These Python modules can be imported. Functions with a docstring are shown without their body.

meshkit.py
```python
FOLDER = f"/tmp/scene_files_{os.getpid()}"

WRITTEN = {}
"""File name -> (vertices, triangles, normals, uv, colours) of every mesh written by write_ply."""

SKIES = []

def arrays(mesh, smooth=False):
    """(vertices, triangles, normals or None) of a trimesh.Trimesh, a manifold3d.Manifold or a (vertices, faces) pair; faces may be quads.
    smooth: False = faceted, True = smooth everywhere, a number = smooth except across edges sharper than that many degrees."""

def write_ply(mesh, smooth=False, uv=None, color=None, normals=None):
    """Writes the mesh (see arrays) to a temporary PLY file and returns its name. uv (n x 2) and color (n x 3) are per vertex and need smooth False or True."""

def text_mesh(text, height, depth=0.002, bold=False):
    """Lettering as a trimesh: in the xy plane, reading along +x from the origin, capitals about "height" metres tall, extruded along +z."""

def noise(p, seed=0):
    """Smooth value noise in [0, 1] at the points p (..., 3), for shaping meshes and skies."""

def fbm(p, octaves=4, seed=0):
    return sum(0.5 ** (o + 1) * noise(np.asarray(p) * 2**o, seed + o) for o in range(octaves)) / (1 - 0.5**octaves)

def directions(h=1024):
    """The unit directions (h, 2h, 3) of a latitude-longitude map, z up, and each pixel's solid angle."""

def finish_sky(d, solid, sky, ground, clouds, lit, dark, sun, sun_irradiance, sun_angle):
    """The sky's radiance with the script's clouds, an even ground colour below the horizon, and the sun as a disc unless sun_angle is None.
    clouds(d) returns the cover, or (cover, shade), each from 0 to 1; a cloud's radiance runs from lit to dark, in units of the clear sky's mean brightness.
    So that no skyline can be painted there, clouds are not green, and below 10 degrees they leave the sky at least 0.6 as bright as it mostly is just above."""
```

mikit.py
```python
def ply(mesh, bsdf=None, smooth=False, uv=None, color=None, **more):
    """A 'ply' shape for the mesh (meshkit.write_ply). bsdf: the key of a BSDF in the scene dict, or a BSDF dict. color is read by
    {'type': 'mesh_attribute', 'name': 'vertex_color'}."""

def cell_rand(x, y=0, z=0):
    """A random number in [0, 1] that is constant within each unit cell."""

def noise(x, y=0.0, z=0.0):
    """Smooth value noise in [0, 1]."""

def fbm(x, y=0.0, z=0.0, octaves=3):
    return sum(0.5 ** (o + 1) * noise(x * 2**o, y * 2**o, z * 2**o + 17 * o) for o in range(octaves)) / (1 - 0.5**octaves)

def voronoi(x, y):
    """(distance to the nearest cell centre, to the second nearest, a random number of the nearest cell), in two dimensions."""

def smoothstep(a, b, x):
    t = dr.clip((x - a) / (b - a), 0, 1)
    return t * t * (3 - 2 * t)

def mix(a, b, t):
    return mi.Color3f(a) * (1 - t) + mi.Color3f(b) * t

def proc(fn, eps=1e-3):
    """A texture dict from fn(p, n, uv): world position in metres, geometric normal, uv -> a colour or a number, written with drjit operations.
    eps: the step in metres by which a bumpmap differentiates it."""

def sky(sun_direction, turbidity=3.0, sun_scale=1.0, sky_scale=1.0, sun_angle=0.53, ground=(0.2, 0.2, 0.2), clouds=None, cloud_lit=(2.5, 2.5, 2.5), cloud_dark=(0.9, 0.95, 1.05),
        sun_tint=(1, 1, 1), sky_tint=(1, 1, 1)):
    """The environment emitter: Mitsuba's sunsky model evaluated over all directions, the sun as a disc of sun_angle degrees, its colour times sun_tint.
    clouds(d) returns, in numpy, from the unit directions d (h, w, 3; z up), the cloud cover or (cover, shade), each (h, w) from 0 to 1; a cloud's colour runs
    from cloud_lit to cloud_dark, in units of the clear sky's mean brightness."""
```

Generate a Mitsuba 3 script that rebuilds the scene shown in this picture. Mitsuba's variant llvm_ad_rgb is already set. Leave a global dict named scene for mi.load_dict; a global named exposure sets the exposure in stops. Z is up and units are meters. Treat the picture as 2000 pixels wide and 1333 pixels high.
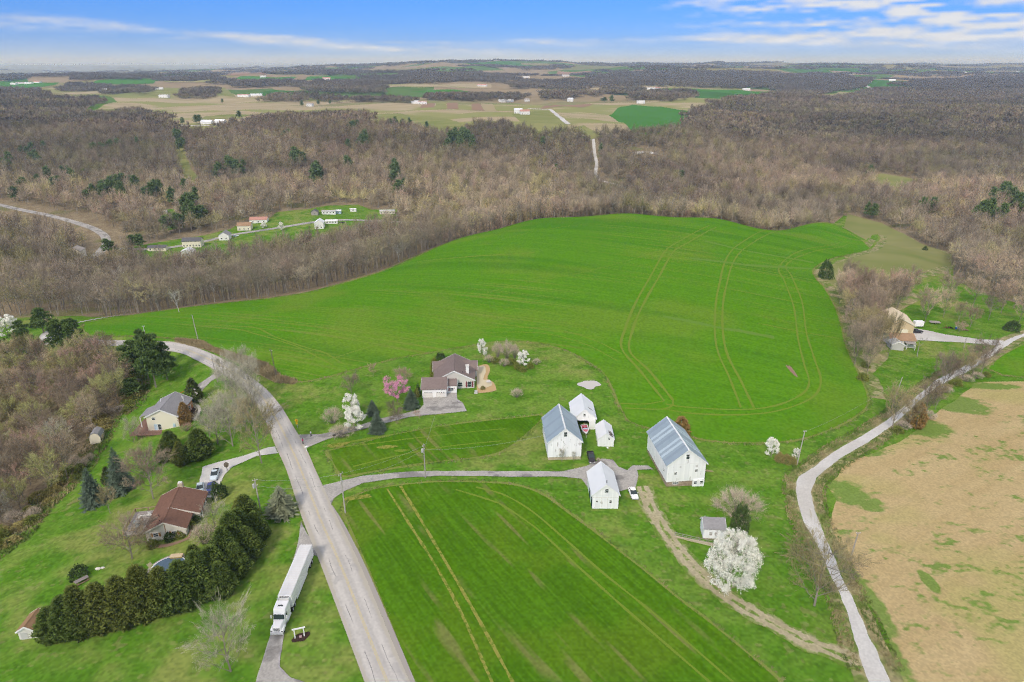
import math, random
import numpy as np
import trimesh
import shapely
import shapely.geometry as sg
import shapely.ops as so
import drjit as dr
import mitsuba as mi
import mikit
from scipy.interpolate import RBFInterpolator
from scipy.ndimage import gaussian_filter
from meshkit import noise, fbm
from mikit import mix, smoothstep, proc

scene, labels = {}, {}
T4 = mi.ScalarTransform4f
# ------------------------------------------------------------------ camera, sky, exposure
scene['camera'] = {'type': 'perspective', 'fov': 73.74, 'fov_axis': 'x', 'near_clip': 1.0, 'far_clip': 90000.0,
                   'to_world': T4().look_at(origin=[0, 0, 100], target=[0, 92.53, 62.07], up=[0, 0, 1]),
                   'medium': {'type': 'ref', 'id': 'air'}}


def clouds(d):
    """high thin cloud: wisps low in the north, a rippled sheet from the east that thickens overhead"""
    el = np.degrees(np.arcsin(np.clip(d[..., 2], -1, 1)))
    az = np.degrees(np.arctan2(d[..., 0], d[..., 1]))
    f = lambda sx, sy, tilt, oct_, seed: fbm(np.stack([az / sx, (el + tilt * az) / sy, 0 * az], -1), oct_, seed)
    wisp = f(6, .34, .05, 5, 2)
    grain = f(1.3, .13, .06, 4, 7)
    ripple = f(2.5, .30, -.055, 4, 5)
    band = np.exp(-((el - (2.55 - .056 * (az + 37))) / .42) ** 2) * np.clip((8 - az) / 12, 0, 1) * np.clip((az + 75) / 20, 0, 1)
    streak = np.exp(-((el - 1.35 - .01 * az) / .28) ** 2) * np.clip((az + 8) / 10, 0, 1) * np.clip((30 - az) / 14, 0, 1)
    sheet = np.clip((az - 9 + 2.2 * (el - 3)) / 16, 0, 1) * np.clip((el - .9) / 1.3, 0, 1)
    base = np.exp(-((el - 1.5) / .75) ** 2) * np.clip((az - 14) / 14, 0, 1)
    veil = np.clip((el - 6) / 16, 0, 1)
    s = 1.7 * band * (wisp - .2) + 1.1 * streak * wisp + sheet * (.38 + 4.2 * (ripple - .44)) + 1.2 * base * (wisp + .12) + .95 * veil * (.55 + .5 * f(30, 9, 0, 3, 3)) + .25 * (wisp - .5)
    cover = np.clip(s * (.35 + 1.3 * grain) - .10, 0, 1)
    low = .74 * np.exp(-np.maximum(el, 0) / 1.25)
    return np.clip(1 - (1 - .95 * cover) * (1 - low), 0, 1), np.clip(.75 - ripple * .9 + .15 * (1 - veil), 0, 1)


scene['sky'] = mikit.sky([-.28, -.72, .62], turbidity=3, sun_scale=.6, sky_scale=1.0, sun_angle=10, sun_tint=(.88, .97, 1.14), clouds=clouds, cloud_lit=(3.3, 3.3, 3.35), cloud_dark=(2.4, 2.45, 2.55),
                         sky_tint=(.24, .56, 1.2))
exposure = 1.93

# ------------------------------------------------------------------ the lie of the land: heights at surveyed points, spread over one graded grid
CONTROL = np.array([(0.0,87.4,0.0),(-26.7,87.4,0.0),(-44.8,87.8,-0.5),(-63.3,88.7,-1.5),(-92.7,90.9,-4.0),(-96.0,104.9,-3.0),(-118.0,126.1,-7.0),(-93.7,116.6,-3.0),(-103.2,142.7,-5.0),(-79.0,128.3,-1.5),(-93.4,150.3,-2.5),(-136.7,163.1,-13.0),(-107.0,145.6,-6.0),(-116.7,177.0,-8.0),(-128.4,183.3,-10.0),(-167.8,193.4,-18.0),(-160.8,216.2,-15.0),(-202.6,242.8,-20.0),(-157.3,237.8,-11.0),(-110.8,185.4,-4.0),(-114.1,202.7,-4.0),(-103.3,206.3,-2.0),(-121.2,226.2,-3.5),(-195.6,265.0,-9.0),(-165.9,255.4,-5.5),(-130.1,244.3,-2.0),(-103.1,224.0,-0.5),(-70.0,178.3,0.0),(-49.1,135.9,0.0),(-22.3,87.7,0.0),(-192.1,286.8,-9.0),(-181,303,-10.0),(-150,315,-9.0),(-112,321,-7.5),(-84,348,-7.0),(-58,396,-7.5),(-35,453,-7.0),(15,510,-6.0),(87,525,-5.0),(156,519,-5.0),(220,524,-6.0),(252,523,-7.5),(249,458,-8.0),(-116.6,263.6,-2.0),(-61.7,255.9,1.0),(0.0,276.3,2.5),(-27,348,0.0),(56,361,2.0),(65.5,274.9,3.0),(119,390,0.5),(160,378,-2.5),(158,343,-4.0),(90.4,249.0,1.5),(137.0,266.2,-3.0),(90.3,190.8,-1.5),(116.4,200.8,-3.0),(-19.9,198.2,2.0),(-48.4,192.0,1.5),(17.6,213.0,2.5),(0.0,170.6,1.0),(20.7,158.1,0.3),(45.6,152.0,-0.5),(47.2,186.1,1.0),(25.1,140.1,0.0),(47.9,119.1,-1.0),(73.5,147.3,-2.0),(70.3,111.8,-1.5),(71.8,165.5,-1.0),(66.6,91.9,-1.0),(90.1,103.2,0.0),(89.1,87.4,0.0),(139.9,160.2,-1.0),(131.6,194.6,-3.5),(170.2,229.4,-5.0),(212.2,262.2,-6.0),(158.1,262.2,-6.0),(190.8,279.1,-8.0),(266,404,-16.0),(248,413,-12.0),(237,315,-11.0),(268,339,-14.0),(0.0,135.9,0.0),(-10.5,110.2,0.0),(14.3,96.8,0.0),(-249,631,-44.0),(-213,637,-43.0),(-178,655,-42.0),(-128,682,-40.0),(-276,572,-46.0),(-353,536,-44.0),(-351,574,-42.0),(-446,650,-36.0),(-510,680,-32.0),(-202,672,-38.0),(-338,660,-38.0),(-628,855,-22.0),(-502,855,-22.0),(-360,745,-28.0),(-499,1064,-3.0),(-655,1135,-6.0),(-898,1249,-8.0),(-309,840,-26.0),(-236,796,-31.0),(-205,934,-20.0),(-378,1047,-5.0),(-288,1257,0.0),(-134,1095,-6.0),(-94,852,-34.0),(0,792,-42.0),(0,929,-26.0),(-41,1129,-7.0),(125,1077,-8.0),(105,865,-36.0),(277,1129,-7.0),(183,965,-24.0),(246,826,-42.0),(303,1038,-26.0),(368,826,-42.0),(494,1137,-22.0),(459,827,-36.0),(509,759,-36.0),(510,680,-32.0),(670,1156,-24.0),(824,1137,-22.0),(1019,1790,-12.0),(1345,1892,-12.0),(626,1758,-10.0),(-1081,1791,0.0),(-927,1867,2.0),(-761,1954,4.0),(-553,1954,4.0),(-249,1755,2.0),(0,1755,2.0),(249,1755,2.0),(98,1365,-4.0),(339,1485,-3.0),(-1971,2950,4.0),(-1392,2827,8.0),(-597,2827,8.0),(0,2623,6.0),(462,2623,6.0),(684,2426,5.0),(1229,2682,-5.0),(2043,3227,-5.0),(-234.5,259.8,-24.0),(-402,445,-30.0),(-222.9,200.7,-24.0),(-640,768,-20.0),(-1394,1434,0.0),(-213,362,-32.0),(-161,388,-30.0),(-104,428,-30.0),(-52,497,-34.0),(0,560,-36.0),(81,584,-34.0),(158,568,-34.0),(219,526,-33.0),(240,461,-28.0),(0,640,-44.0),(113,650,-45.0),(213,614,-45.0),(286,550,-40.0),(286,434,-26.0),(288,346,-20.0),(536,594,-30.0),(1005,1114,-15.0),(201.0,222.7,-6.0),(-217,417,-42.0),(-185,486,-44.0),(-2452,3532,8.0),(-2287,3876,16.0),(-1851,4102,24.0),(-1574,4535,36.0),(-1060,5091,50.0),(-503,5176,66.0),(-128,4598,58.0),(415,5986,52.0),(1605,5781,55.0),(3059,6296,48.0),(4562,6572,45.0),(5359,5939,45.0),(-3015,3341,5.0),(-612,2937,8.0),(0,3400,16.0),(815,3916,22.0),(1653,3970,14.0),(2384,3817,10.0),(-1442,2968,6.0),(-1711,2464,-2.0),(762,10974,58.0),(2242,10769,62.0),(4229,10155,54.0),(6358,10177,48.0),(8039,8909,48.0),(-932,8952,50.0),(-2408,8672,0.0),(-3933,8095,-40.0),(-5132,7393,-60.0),(-6029,6682,-60.0),(-11404,16430,-50.0),(-6557,18894,-40.0),(-1385,19952,0.0),(2750,19810,20.0),(7689,18463,10.0),(11404,16430,0.0),(13938,14343,0.0),(-14424,13854,-60.0),(-22808,32860,-60.0),(-10701,38542,-50.0),(0,40000,-30.0),(13115,37789,0.0),(22808,32860,0.0),(28849,27708,0.0),(-28849,27708,-60.0),(0.0,0.0,0.0),(0.0,-200.0,0.0),(200.0,0.0,-1.0),(-200.0,0.0,-6.0),(300.0,150.0,-2.0),(-300.0,150.0,-18.0),(500.0,0.0,-4.0),(-500.0,0.0,-22.0),(0,-1500,0.0),(2000,-500,0.0),(-2000,-500,-10.0),(0,-12000,0.0),(9000.0,0.0,0.0),(-9000.0,0.0,0.0),(-30000.0,0.0,0.0),(30000.0,0.0,0.0),(0,-30000,0.0),(100.0,60.0,0.0),(-120.0,70.0,-4.0)])
def warp(x, y):
    r = np.hypot(x, y) + 1e-9
    k = 100 * np.log1p(r / 100) / r
    return np.stack([x * k, y * k], -1)


def axis(lo, hi, near_lo, near_hi, step, grow):
    a = list(np.arange(near_lo, near_hi + .1, step))
    for end, sgn in ((hi, 1), (lo, -1)):
        v, s = (a[-1], step) if sgn > 0 else (a[0], step)
        while sgn * (end - v) > 0:
            s *= grow
            v += sgn * s
            a.append(v) if sgn > 0 else a.insert(0, v)
    return np.array(a)


GX = axis(-30000, 30000, -340, 400, 4.0, 1.035)
GY = axis(-9000, 40000, 60, 600, 4.0, 1.03)
_gx, _gy = np.meshgrid(GX, GY)
_r = np.hypot(_gx, _gy)
_rbf = RBFInterpolator(warp(CONTROL[:, 0], CONTROL[:, 1]), CONTROL[:, 2], kernel='linear')
GZ = _rbf(warp(_gx.ravel(), _gy.ravel())).reshape(_gx.shape)
GZ = gaussian_filter(GZ, 3.5)
_amp = np.clip((_r - 380) / 900, 0, 1)
GZ += _amp * 38 * (fbm(np.stack([_gx / 260, _gy / 240, 0 * _gx], -1), 3, 5) - .5)
GZ += np.clip((_r - 2500) / 2500, 0, 1) * 125 * (fbm(np.stack([_gx / 1500, _gy / 1100, 0 * _gx], -1), 3, 8) - .5)
GZ += .35 * (noise(np.stack([_gx / 37, _gy / 37, 0 * _gx], -1), 3) - .5)


def ground_at(x, y):
    """height of the ground sheet (its own triangles) at x, y"""
    x, y = np.asarray(x, float), np.asarray(y, float)
    i = np.clip(np.searchsorted(GX, x) - 1, 0, len(GX) - 2)
    j = np.clip(np.searchsorted(GY, y) - 1, 0, len(GY) - 2)
    u, v = (x - GX[i]) / (GX[i + 1] - GX[i]), (y - GY[j]) / (GY[j + 1] - GY[j])
    a, b, c, d = GZ[j, i], GZ[j, i + 1], GZ[j + 1, i + 1], GZ[j + 1, i]
    return np.where(u >= v, a + u * (b - a) + v * (c - b), a + u * (c - d) + v * (d - a))

# ------------------------------------------------------------------ materials


def mat(name, color, rough=None, metal=0.0, spec=None, **more):
    if rough is None:
        b = {'type': 'diffuse', 'reflectance': color if isinstance(color, dict) else {'type': 'rgb', 'value': list(color)}}
    else:
        b = {'type': 'principled', 'base_color': color if isinstance(color, dict) else {'type': 'rgb', 'value': list(color)}, 'roughness': rough, 'metallic': metal}
        if spec is not None:
            b['specular'] = spec
        b.update(more)
    scene[name] = {'type': 'twosided', 'bsdf': b}


def C3(r, g, b):
    return mi.Color3f(r, g, b)


def f_ground(p, n, uv):
    big = mikit.fbm(p.x / 41, p.y / 33, 0, 3)
    mid = mikit.fbm(p.x / 6.1, p.y / 4.3, 3, 3)
    fine = mikit.noise(p.x / .55, p.y / .55, 7)
    c = mix((.092, .215, .017), (.145, .255, .034), smoothstep(.25, .75, mid))
    c = mix(c, (.235, .265, .072), smoothstep(.48, .72, big * .62 + mid * .42) * .75)
    c = mix(c, (.045, .125, .012), smoothstep(.6, .85, mikit.noise(p.x / 2.3, p.y / 1.7, 11)) * .32)
    c = mix(c, (.30, .27, .12), smoothstep(.68, .82, mikit.fbm(p.x / 1.7, p.y / 1.3, 15, 2)) * .35)
    c = c * (.78 + .42 * fine)
    # open farmland far off: a quilt of stubble, pasture and winter wheat
    far = smoothstep(1500, 2100, p.y)
    d1, d2, r = mikit.voronoi(p.x / 430 + 3.1, p.y / 520)
    q = mix((.30, .235, .15), (.10, .175, .05), smoothstep(.42, .46, r))
    q = mix(q, (.055, .16, .03), smoothstep(.68, .70, r))
    q = mix(q, (.24, .22, .11), smoothstep(.84, .86, r))
    q = q * (.85 + .3 * mikit.fbm(p.x / 60, p.y / 25, 1, 2))
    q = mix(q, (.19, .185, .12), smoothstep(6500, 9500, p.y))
    return mix(c, q, far)


def f_wheat(p, n, uv):
    # drilled along the contour: fine streaks run with the rows
    a = p.x * .93 - p.y * .37
    b = p.x * .37 + p.y * .93 + 10 * mikit.noise(p.x / 120, p.y / 120, 2)
    row = mikit.noise(a / 40, b / 1.1, 0)
    wide = mikit.fbm(a / 130, b / 14, 5, 2)
    blot = mikit.fbm(p.x / 33, p.y / 33, 1, 3)
    c = mix((.076, .215, .009), (.108, .265, .013), row * .55 + wide * .5)
    c = mix(c, (.165, .25, .028), smoothstep(.46, .76, blot) * .5)
    c = mix(c, (.040, .160, .010), smoothstep(.5, .85, wide) * .45)
    c = mix(c, (.20, .24, .045), smoothstep(.62, .9, mikit.noise(a / 55, b / .8, 31)) * smoothstep(.4, .7, mikit.fbm(p.x / 70, p.y / 70, 33, 2)) * .55)
    return c * (.86 + .28 * mikit.noise(p.x / .7, p.y / .7, 9))


def f_rows(p, n, uv):
    # nearer wheat: drill rows run away from the main road
    a = p.x * .545 - p.y * .838
    b = p.x * .838 + p.y * .545
    row = mikit.noise(a / 9, b / .42, 0)
    wide = mikit.fbm(a / 60, b / 2.6, 5, 2)
    blot = mikit.fbm(p.x / 12, p.y / 12, 1, 3)
    bare = smoothstep(.60, .78, mikit.fbm(a / 22, b / 1.5, 8, 2)) * smoothstep(.40, .62, blot)
    c = mix((.046, .125, .005), (.095, .225, .010), row * .5 + wide * .35 + .08)
    c = mix(c, (.125, .20, .016), smoothstep(.48, .75, blot) * .45)
    c = mix(c, (.22, .21, .075), bare * .6)
    return c * (.84 + .32 * mikit.noise(p.x / .5, p.y / .5, 9))


def f_road(p, n, uv):
    s, t = uv.x, uv.y      # along, across (metres from the crown of the road)
    w = dr.abs(dr.abs(t) - 1.75)
    lane = smoothstep(.25, .95, w)
    c = mix((.55, .525, .49), (.475, .455, .43), mikit.fbm(s / 9, t / .8, 0, 3))
    c = c * (.90 + .13 * (1 - lane)) * (.93 + .14 * mikit.noise(p.x / .35, p.y / .35, 4))
    wob = .35 * (mikit.noise(s / 4.0, 0, 3) - .5)
    crack = (1 - smoothstep(.03, .10, dr.abs(t - 1.75 - wob))) + (1 - smoothstep(.02, .07, dr.abs(t + 1.7 + wob)))
    crack = crack * smoothstep(.42, .6, mikit.noise(s / 3.2, 2, 8))
    c = mix(c, (.17, .165, .165), crack * .75)
    patch = smoothstep(.66, .86, mikit.noise(s / 6.5, t / 2.2, 15)) * smoothstep(.5, .6, mikit.noise(p.x / 1.3, p.y / 1.3, 1))
    c = mix(c, (.33, .32, .31), patch * .4)
    edge = smoothstep(2.9, 3.4, dr.abs(t) + .5 * mikit.noise(p.x / 1.1, p.y / 1.1, 5))
    return mix(c, (.44, .405, .33), edge * .7)


def f_gravel(p, n, uv):
    a = mikit.fbm(p.x / 2.6, p.y / 2.6, 0, 3)
    b = mikit.fbm(p.x / 14, p.y / 14, 4, 2)
    c = mix((.54, .53, .51), (.64, .63, .61), a)
    c = mix(c, (.44, .41, .36), smoothstep(.5, .75, b) * .45)
    return c * (.92 + .16 * mikit.noise(p.x / .3, p.y / .3, 6))


def f_drive(p, n, uv):
    a = mikit.fbm(p.x / 2.2, p.y / 2.2, 0, 3)
    c = mix((.35, .335, .315), (.45, .43, .405), a)
    c = mix(c, (.13, .125, .125), smoothstep(.56, .72, mikit.fbm(p.x / 4, p.y / 3, 5, 3)) * .55)
    return c * (.86 + .28 * mikit.noise(p.x / .3, p.y / .3, 6))


def f_dirt(p, n, uv):
    a = mikit.fbm(p.x / 3, p.y / 3, 0, 4)
    c = mix((.31, .27, .16), (.44, .40, .28), a)
    c = mix(c, (.15, .225, .045), smoothstep(.40, .72, mikit.fbm(p.x / 1.1, p.y / 1.1, 9, 3)) * .7)
    return c * (.82 + .36 * mikit.noise(p.x / .4, p.y / .4, 6))


def f_lane(p, n, uv):
    t = dr.abs(uv.y) + .7 * (mikit.fbm(p.x / 3.2, p.y / 3.2, 5, 2) - .5)
    rut = smoothstep(.75, .3, dr.abs(t - .95))
    fade = smoothstep(3.0, 1.0, t)
    nz = mikit.fbm(p.x / 1.0, p.y / 1.0, 9, 3)
    grass = mix((.105, .215, .020), (.19, .26, .050), nz)
    tan = mix((.36, .32, .19), (.47, .42, .29), mikit.fbm(p.x / 2.4, p.y / 2.4, 2, 3))
    return mix(grass, tan, dr.clip(rut * .95 + fade * (.15 + .9 * smoothstep(.4, .62, nz)), 0, 1)) * (.85 + .3 * mikit.noise(p.x / .4, p.y / .4, 6))


def f_stubble(p, n, uv):
    s = mikit.fbm((p.x + p.y * .6) / 26, (p.y - p.x * .6) / 3.0, 0, 3)
    a = mikit.fbm(p.x / 3, p.y / 2, 2, 3)
    c = mix((.40, .30, .145), (.50, .40, .22), s * .75 + a * .3)
    c = mix(c, (.36, .35, .12), smoothstep(.48, .72, mikit.fbm(p.x / 24, p.y / 15, 5, 3)) * .55)
    g = smoothstep(.545, .72, mikit.fbm(p.x / 7.0, p.y / 4.2, 8, 3) * .42 + mikit.fbm(p.x / 46, p.y / 30, 3, 2) * .22 + mikit.fbm(p.x / 1.3, p.y / .9, 5, 2) * .36)
    for (cx, cy), rx, ry, k in zip([(85.1,145.5),(88.7,141),(123.8,181),(145.2,198),(71.6,108.2),(69,95),(87.2,112.9),(166.2,213.2),(100.6,165.4)], (6, 4, 9, 11, 3.2, 3, 1.4, 10, 5), (7, 3.5, 7, 8, 12, 10, 3.6, 3, 2.5), (1, 1, 1.1, 1.1, 1, 1, 1.3, 1.2, .9)):
        e = dr.exp(-dr.square((p.x - cx) / rx) - dr.square((p.y - cy) / ry)) * k
        g = dr.maximum(g, smoothstep(.34, .62, e * (.45 + 1.1 * mikit.fbm(p.x / 1.5, p.y / 1.2, 21, 3))))
    c = mix(c * mi.Color3f(1.02, 1.01, 1.0), (.115, .235, .032), g * .8)
    return c * (.87 + .26 * mikit.noise(p.x / .38, p.y / .38, 6))


def f_margin(p, n, uv):
    a = mikit.fbm(p.x / 5, p.y / 4, 2, 3)
    c = mix((.30, .265, .14), (.16, .215, .055), smoothstep(.34, .62, a))
    c = mix(c, (.42, .36, .22), smoothstep(.56, .75, mikit.fbm(p.x / 2.2, p.y / 2.2, 6, 2)) * .6)
    return c * (.74 + .5 * mikit.noise(p.x / .5, p.y / .5, 6))


def f_litter(p, n, uv):
    a = mikit.fbm(p.x / 7, p.y / 7, 2, 3)
    c = mix((.20, .155, .10), (.31, .25, .16), a)
    c = mix(c, (.13, .15, .045), smoothstep(.58, .76, mikit.fbm(p.x / 22, p.y / 22, 6, 3)) * .6)
    return c * (.7 + .6 * mikit.noise(p.x / .6, p.y / .6, 6))


def f_twig(p, n, uv):
    a = mikit.noise(p.x / 9.7, p.y / 9.7, 2)
    b = mikit.noise(p.x / 8.3, p.y / 8.9, 5)
    c = mix((.47, .41, .315), (.38, .325, .27), smoothstep(.3, .7, a))
    c = mix(c, (.44, .33, .28), smoothstep(.58, .85, b) * .7)
    c = mix(c, (.47, .45, .22), smoothstep(.52, .86, mikit.noise(p.x / 13, p.y / 12, 9)) * .7) * (.5 + 1.0 * mikit.noise(p.x / 6.1, p.y / 6.4, 14))
    patch = mikit.fbm(p.x / 170, p.y / 120, 41, 2)
    c = mix(c * .74, c * mi.Color3f(1.16, 1.13, 1.08), smoothstep(.3, .68, patch))
    c = mix(c, c * mi.Color3f(1.0, .96, .98), smoothstep(.5, .7, mikit.noise(p.x / 230, p.y / 160, 47)))
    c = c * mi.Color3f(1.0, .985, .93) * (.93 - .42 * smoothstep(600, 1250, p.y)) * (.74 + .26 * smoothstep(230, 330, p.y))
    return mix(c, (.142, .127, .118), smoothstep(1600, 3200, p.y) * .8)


def f_bark(p, n, uv):
    return mix((.17, .15, .125), (.31, .28, .24), mikit.noise(p.x / 5, p.y / 5, p.z / 3))


def f_conifer(p, n, uv):
    a = mikit.noise(p.x / 4.6, p.y / 4.6, 2)
    b = mikit.noise(p.x / .7, p.y / .7, p.z / .7)
    c = mix((.078, .128, .030), (.175, .235, .060), b)
    c = mix(c, (.26, .245, .06), smoothstep(.55, .9, a) * .4)
    return mix(c, (.045, .085, .035), smoothstep(200, 320, p.y) * .75)


def f_spruce(p, n, uv):
    b = mikit.noise(p.x / .6, p.y / .6, p.z / .6)
    return mix((.075, .115, .075), (.185, .245, .18), b)


def f_leaf(p, n, uv):
    a = mikit.noise(p.x / 5, p.y / 5, 2)
    b = mikit.noise(p.x / .5, p.y / .5, p.z / .5)
    c = mix((.14, .175, .035), (.28, .31, .08), b)
    return mix(c, (.36, .29, .13), smoothstep(.5, .75, a) * .7)


def f_boards(p, n, uv):
    k = mikit.cell_rand(dr.floor(p.x * 3.3), dr.floor(p.y * 3.3), 1)
    st = mikit.fbm(p.x * 1.3, p.y * 1.3, p.z * .25, 3)
    c = mix((.74, .76, .785), (.88, .89, .90), k * .8 + st * .3)
    worn = smoothstep(.70, .80, mikit.fbm(p.x * 1.9, p.y * 1.9, p.z * .55, 3) + .05 * k)
    return mix(c, (.40, .38, .37), worn * .7)


def f_metal(p, n, uv):
    k = mikit.fbm(p.x / 3, p.y / 3, p.z / 3, 3)
    return mix((.235, .30, .35), (.30, .375, .425), k)


def f_metal_pale(p, n, uv):
    k = mikit.fbm(p.x / 2, p.y / 2, p.z / 2, 3)
    return mix((.62, .645, .68), (.72, .74, .765), k)


def f_shingle(p, n, uv):
    k = mikit.noise(p.x * 2.4, p.y * 2.4, p.z * 5)
    m = mikit.fbm(p.x / 2, p.y / 2, p.z / 2, 2)
    return mix(mi.Color3f(.75), mi.Color3f(1.12), k * .6 + m * .4)


def tint(fn, c):
    return lambda p, n, uv: fn(p, n, uv) * mi.Color3f(*c)


def f_stone(p, n, uv):
    d1, d2, r = mikit.voronoi((p.x + p.y) * 2.2, p.z * 3.2)
    return mix((.20, .165, .13), mix((.27, .20, .15), (.42, .35, .27), r), smoothstep(.03, .12, d2 - d1))


for nm, fn in dict(ground=f_ground, wheat=f_wheat, rows=f_rows, road=f_road, gravel=f_gravel, drive=f_drive, dirt=f_dirt, lane=f_lane, stubble=f_stubble, margin=f_margin,
                   litter=f_litter, twig=f_twig, bark=f_bark, conifer=f_conifer, spruce=f_spruce, leaf=f_leaf, boards=f_boards, stone=f_stone).items():
    mat('m_' + nm, proc(fn))
mat('m_metal', proc(f_metal), .45, 0.0, .5)
mat('m_metal_light', (.42, .50, .55), .45, 0.0, .5)
mat('m_metal_dark', (.24, .30, .355), .5, 0.0, .5)
mat('m_metal_pale', proc(f_metal_pale), .5, 0.0, .4)
mat('m_shingle_brown', proc(tint(f_shingle, (.215, .122, .092))))
mat('m_shingle_grey', proc(tint(f_shingle, (.30, .295, .31))))
mat('m_shingle_taupe', proc(tint(f_shingle, (.235, .185, .175))))
for nm, c in dict(white=(.78, .785, .79), cream=(.74, .70, .58), offwhite=(.66, .64, .60), siding=(.60, .58, .55), tan=(.62, .50, .33), pale=(.50, .50, .49), dark=(.03, .03, .032), black=(.012, .012, .013),
                  tyre=(.02, .02, .021), red=(.30, .05, .045), pink=(.55, .16, .21), maroon=(.20, .05, .06), orange=(.50, .19, .05), wood=(.34, .24, .17), deck=(.26, .16, .13), weathered=(.36, .33, .31),
                  pole=(.42, .40, .365), pole_dark=(.17, .145, .12), steel=(.45, .46, .47), yellow=(.85, .52, .02), line=(.58, .48, .23), mulch=(.055, .035, .028), sand=(.56, .41, .22),
                  paver=(.60, .53, .38), blossom=(.86, .86, .80), blossom_pink=(.72, .34, .50), rust=(.22, .115, .035), rustleaf=(.32, .21, .08), concrete=(.55, .53, .50), skin=(.55, .36, .27),
                  denim=(.04, .05, .08), hair=(.05, .035, .025), roofdark=(.13, .13, .14), salmon=(.50, .27, .22), blue=(.05, .12, .42), lightblue=(.42, .55, .66), pool=(.10, .15, .21), ochre=(.42, .32, .12),
                  fallow=(.40, .33, .22), meadow=(.21, .235, .075), sprout=(.065, .20, .035), straw=(.36, .30, .175), clay=(.30, .20, .14), pinkbush=(.45, .315, .25), paletwig=(.45, .425, .33), tantwig=(.56, .48, .385), verge=(.36, .335, .30),
                  budding=(.42, .42, .18), farwood=(.17, .145, .13), fargreen=(.035, .055, .035), bluegreen=(.04, .08, .055), wire=(.34, .36, .30)).items():
    mat('m_' + nm, c)
mat('m_glass', (.035, .05, .055), .08, 0.0, .5)
for nm, c in dict(paint_white=(.80, .80, .81), paint_silver=(.58, .68, .74), paint_blue=(.035, .05, .20), paint_black=(.022, .016, .022), paint_teal=(.52, .62, .66), chrome=(.55, .56, .57)).items():
    mat('m_' + nm, c, .25, 0.0, .5, clearcoat=.6)


def key_of(name):
    if name not in scene and name not in _used:
        _used.add(name)
        return name
    i = _next.get(name, 1)
    while f'{name}_{i:03d}' in scene or f'{name}_{i:03d}' in _used:
        i += 1
    _next[name] = i + 1
    _used.add(f'{name}_{i:03d}')
    return f'{name}_{i:03d}'


_used, _next = set(), {}


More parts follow.
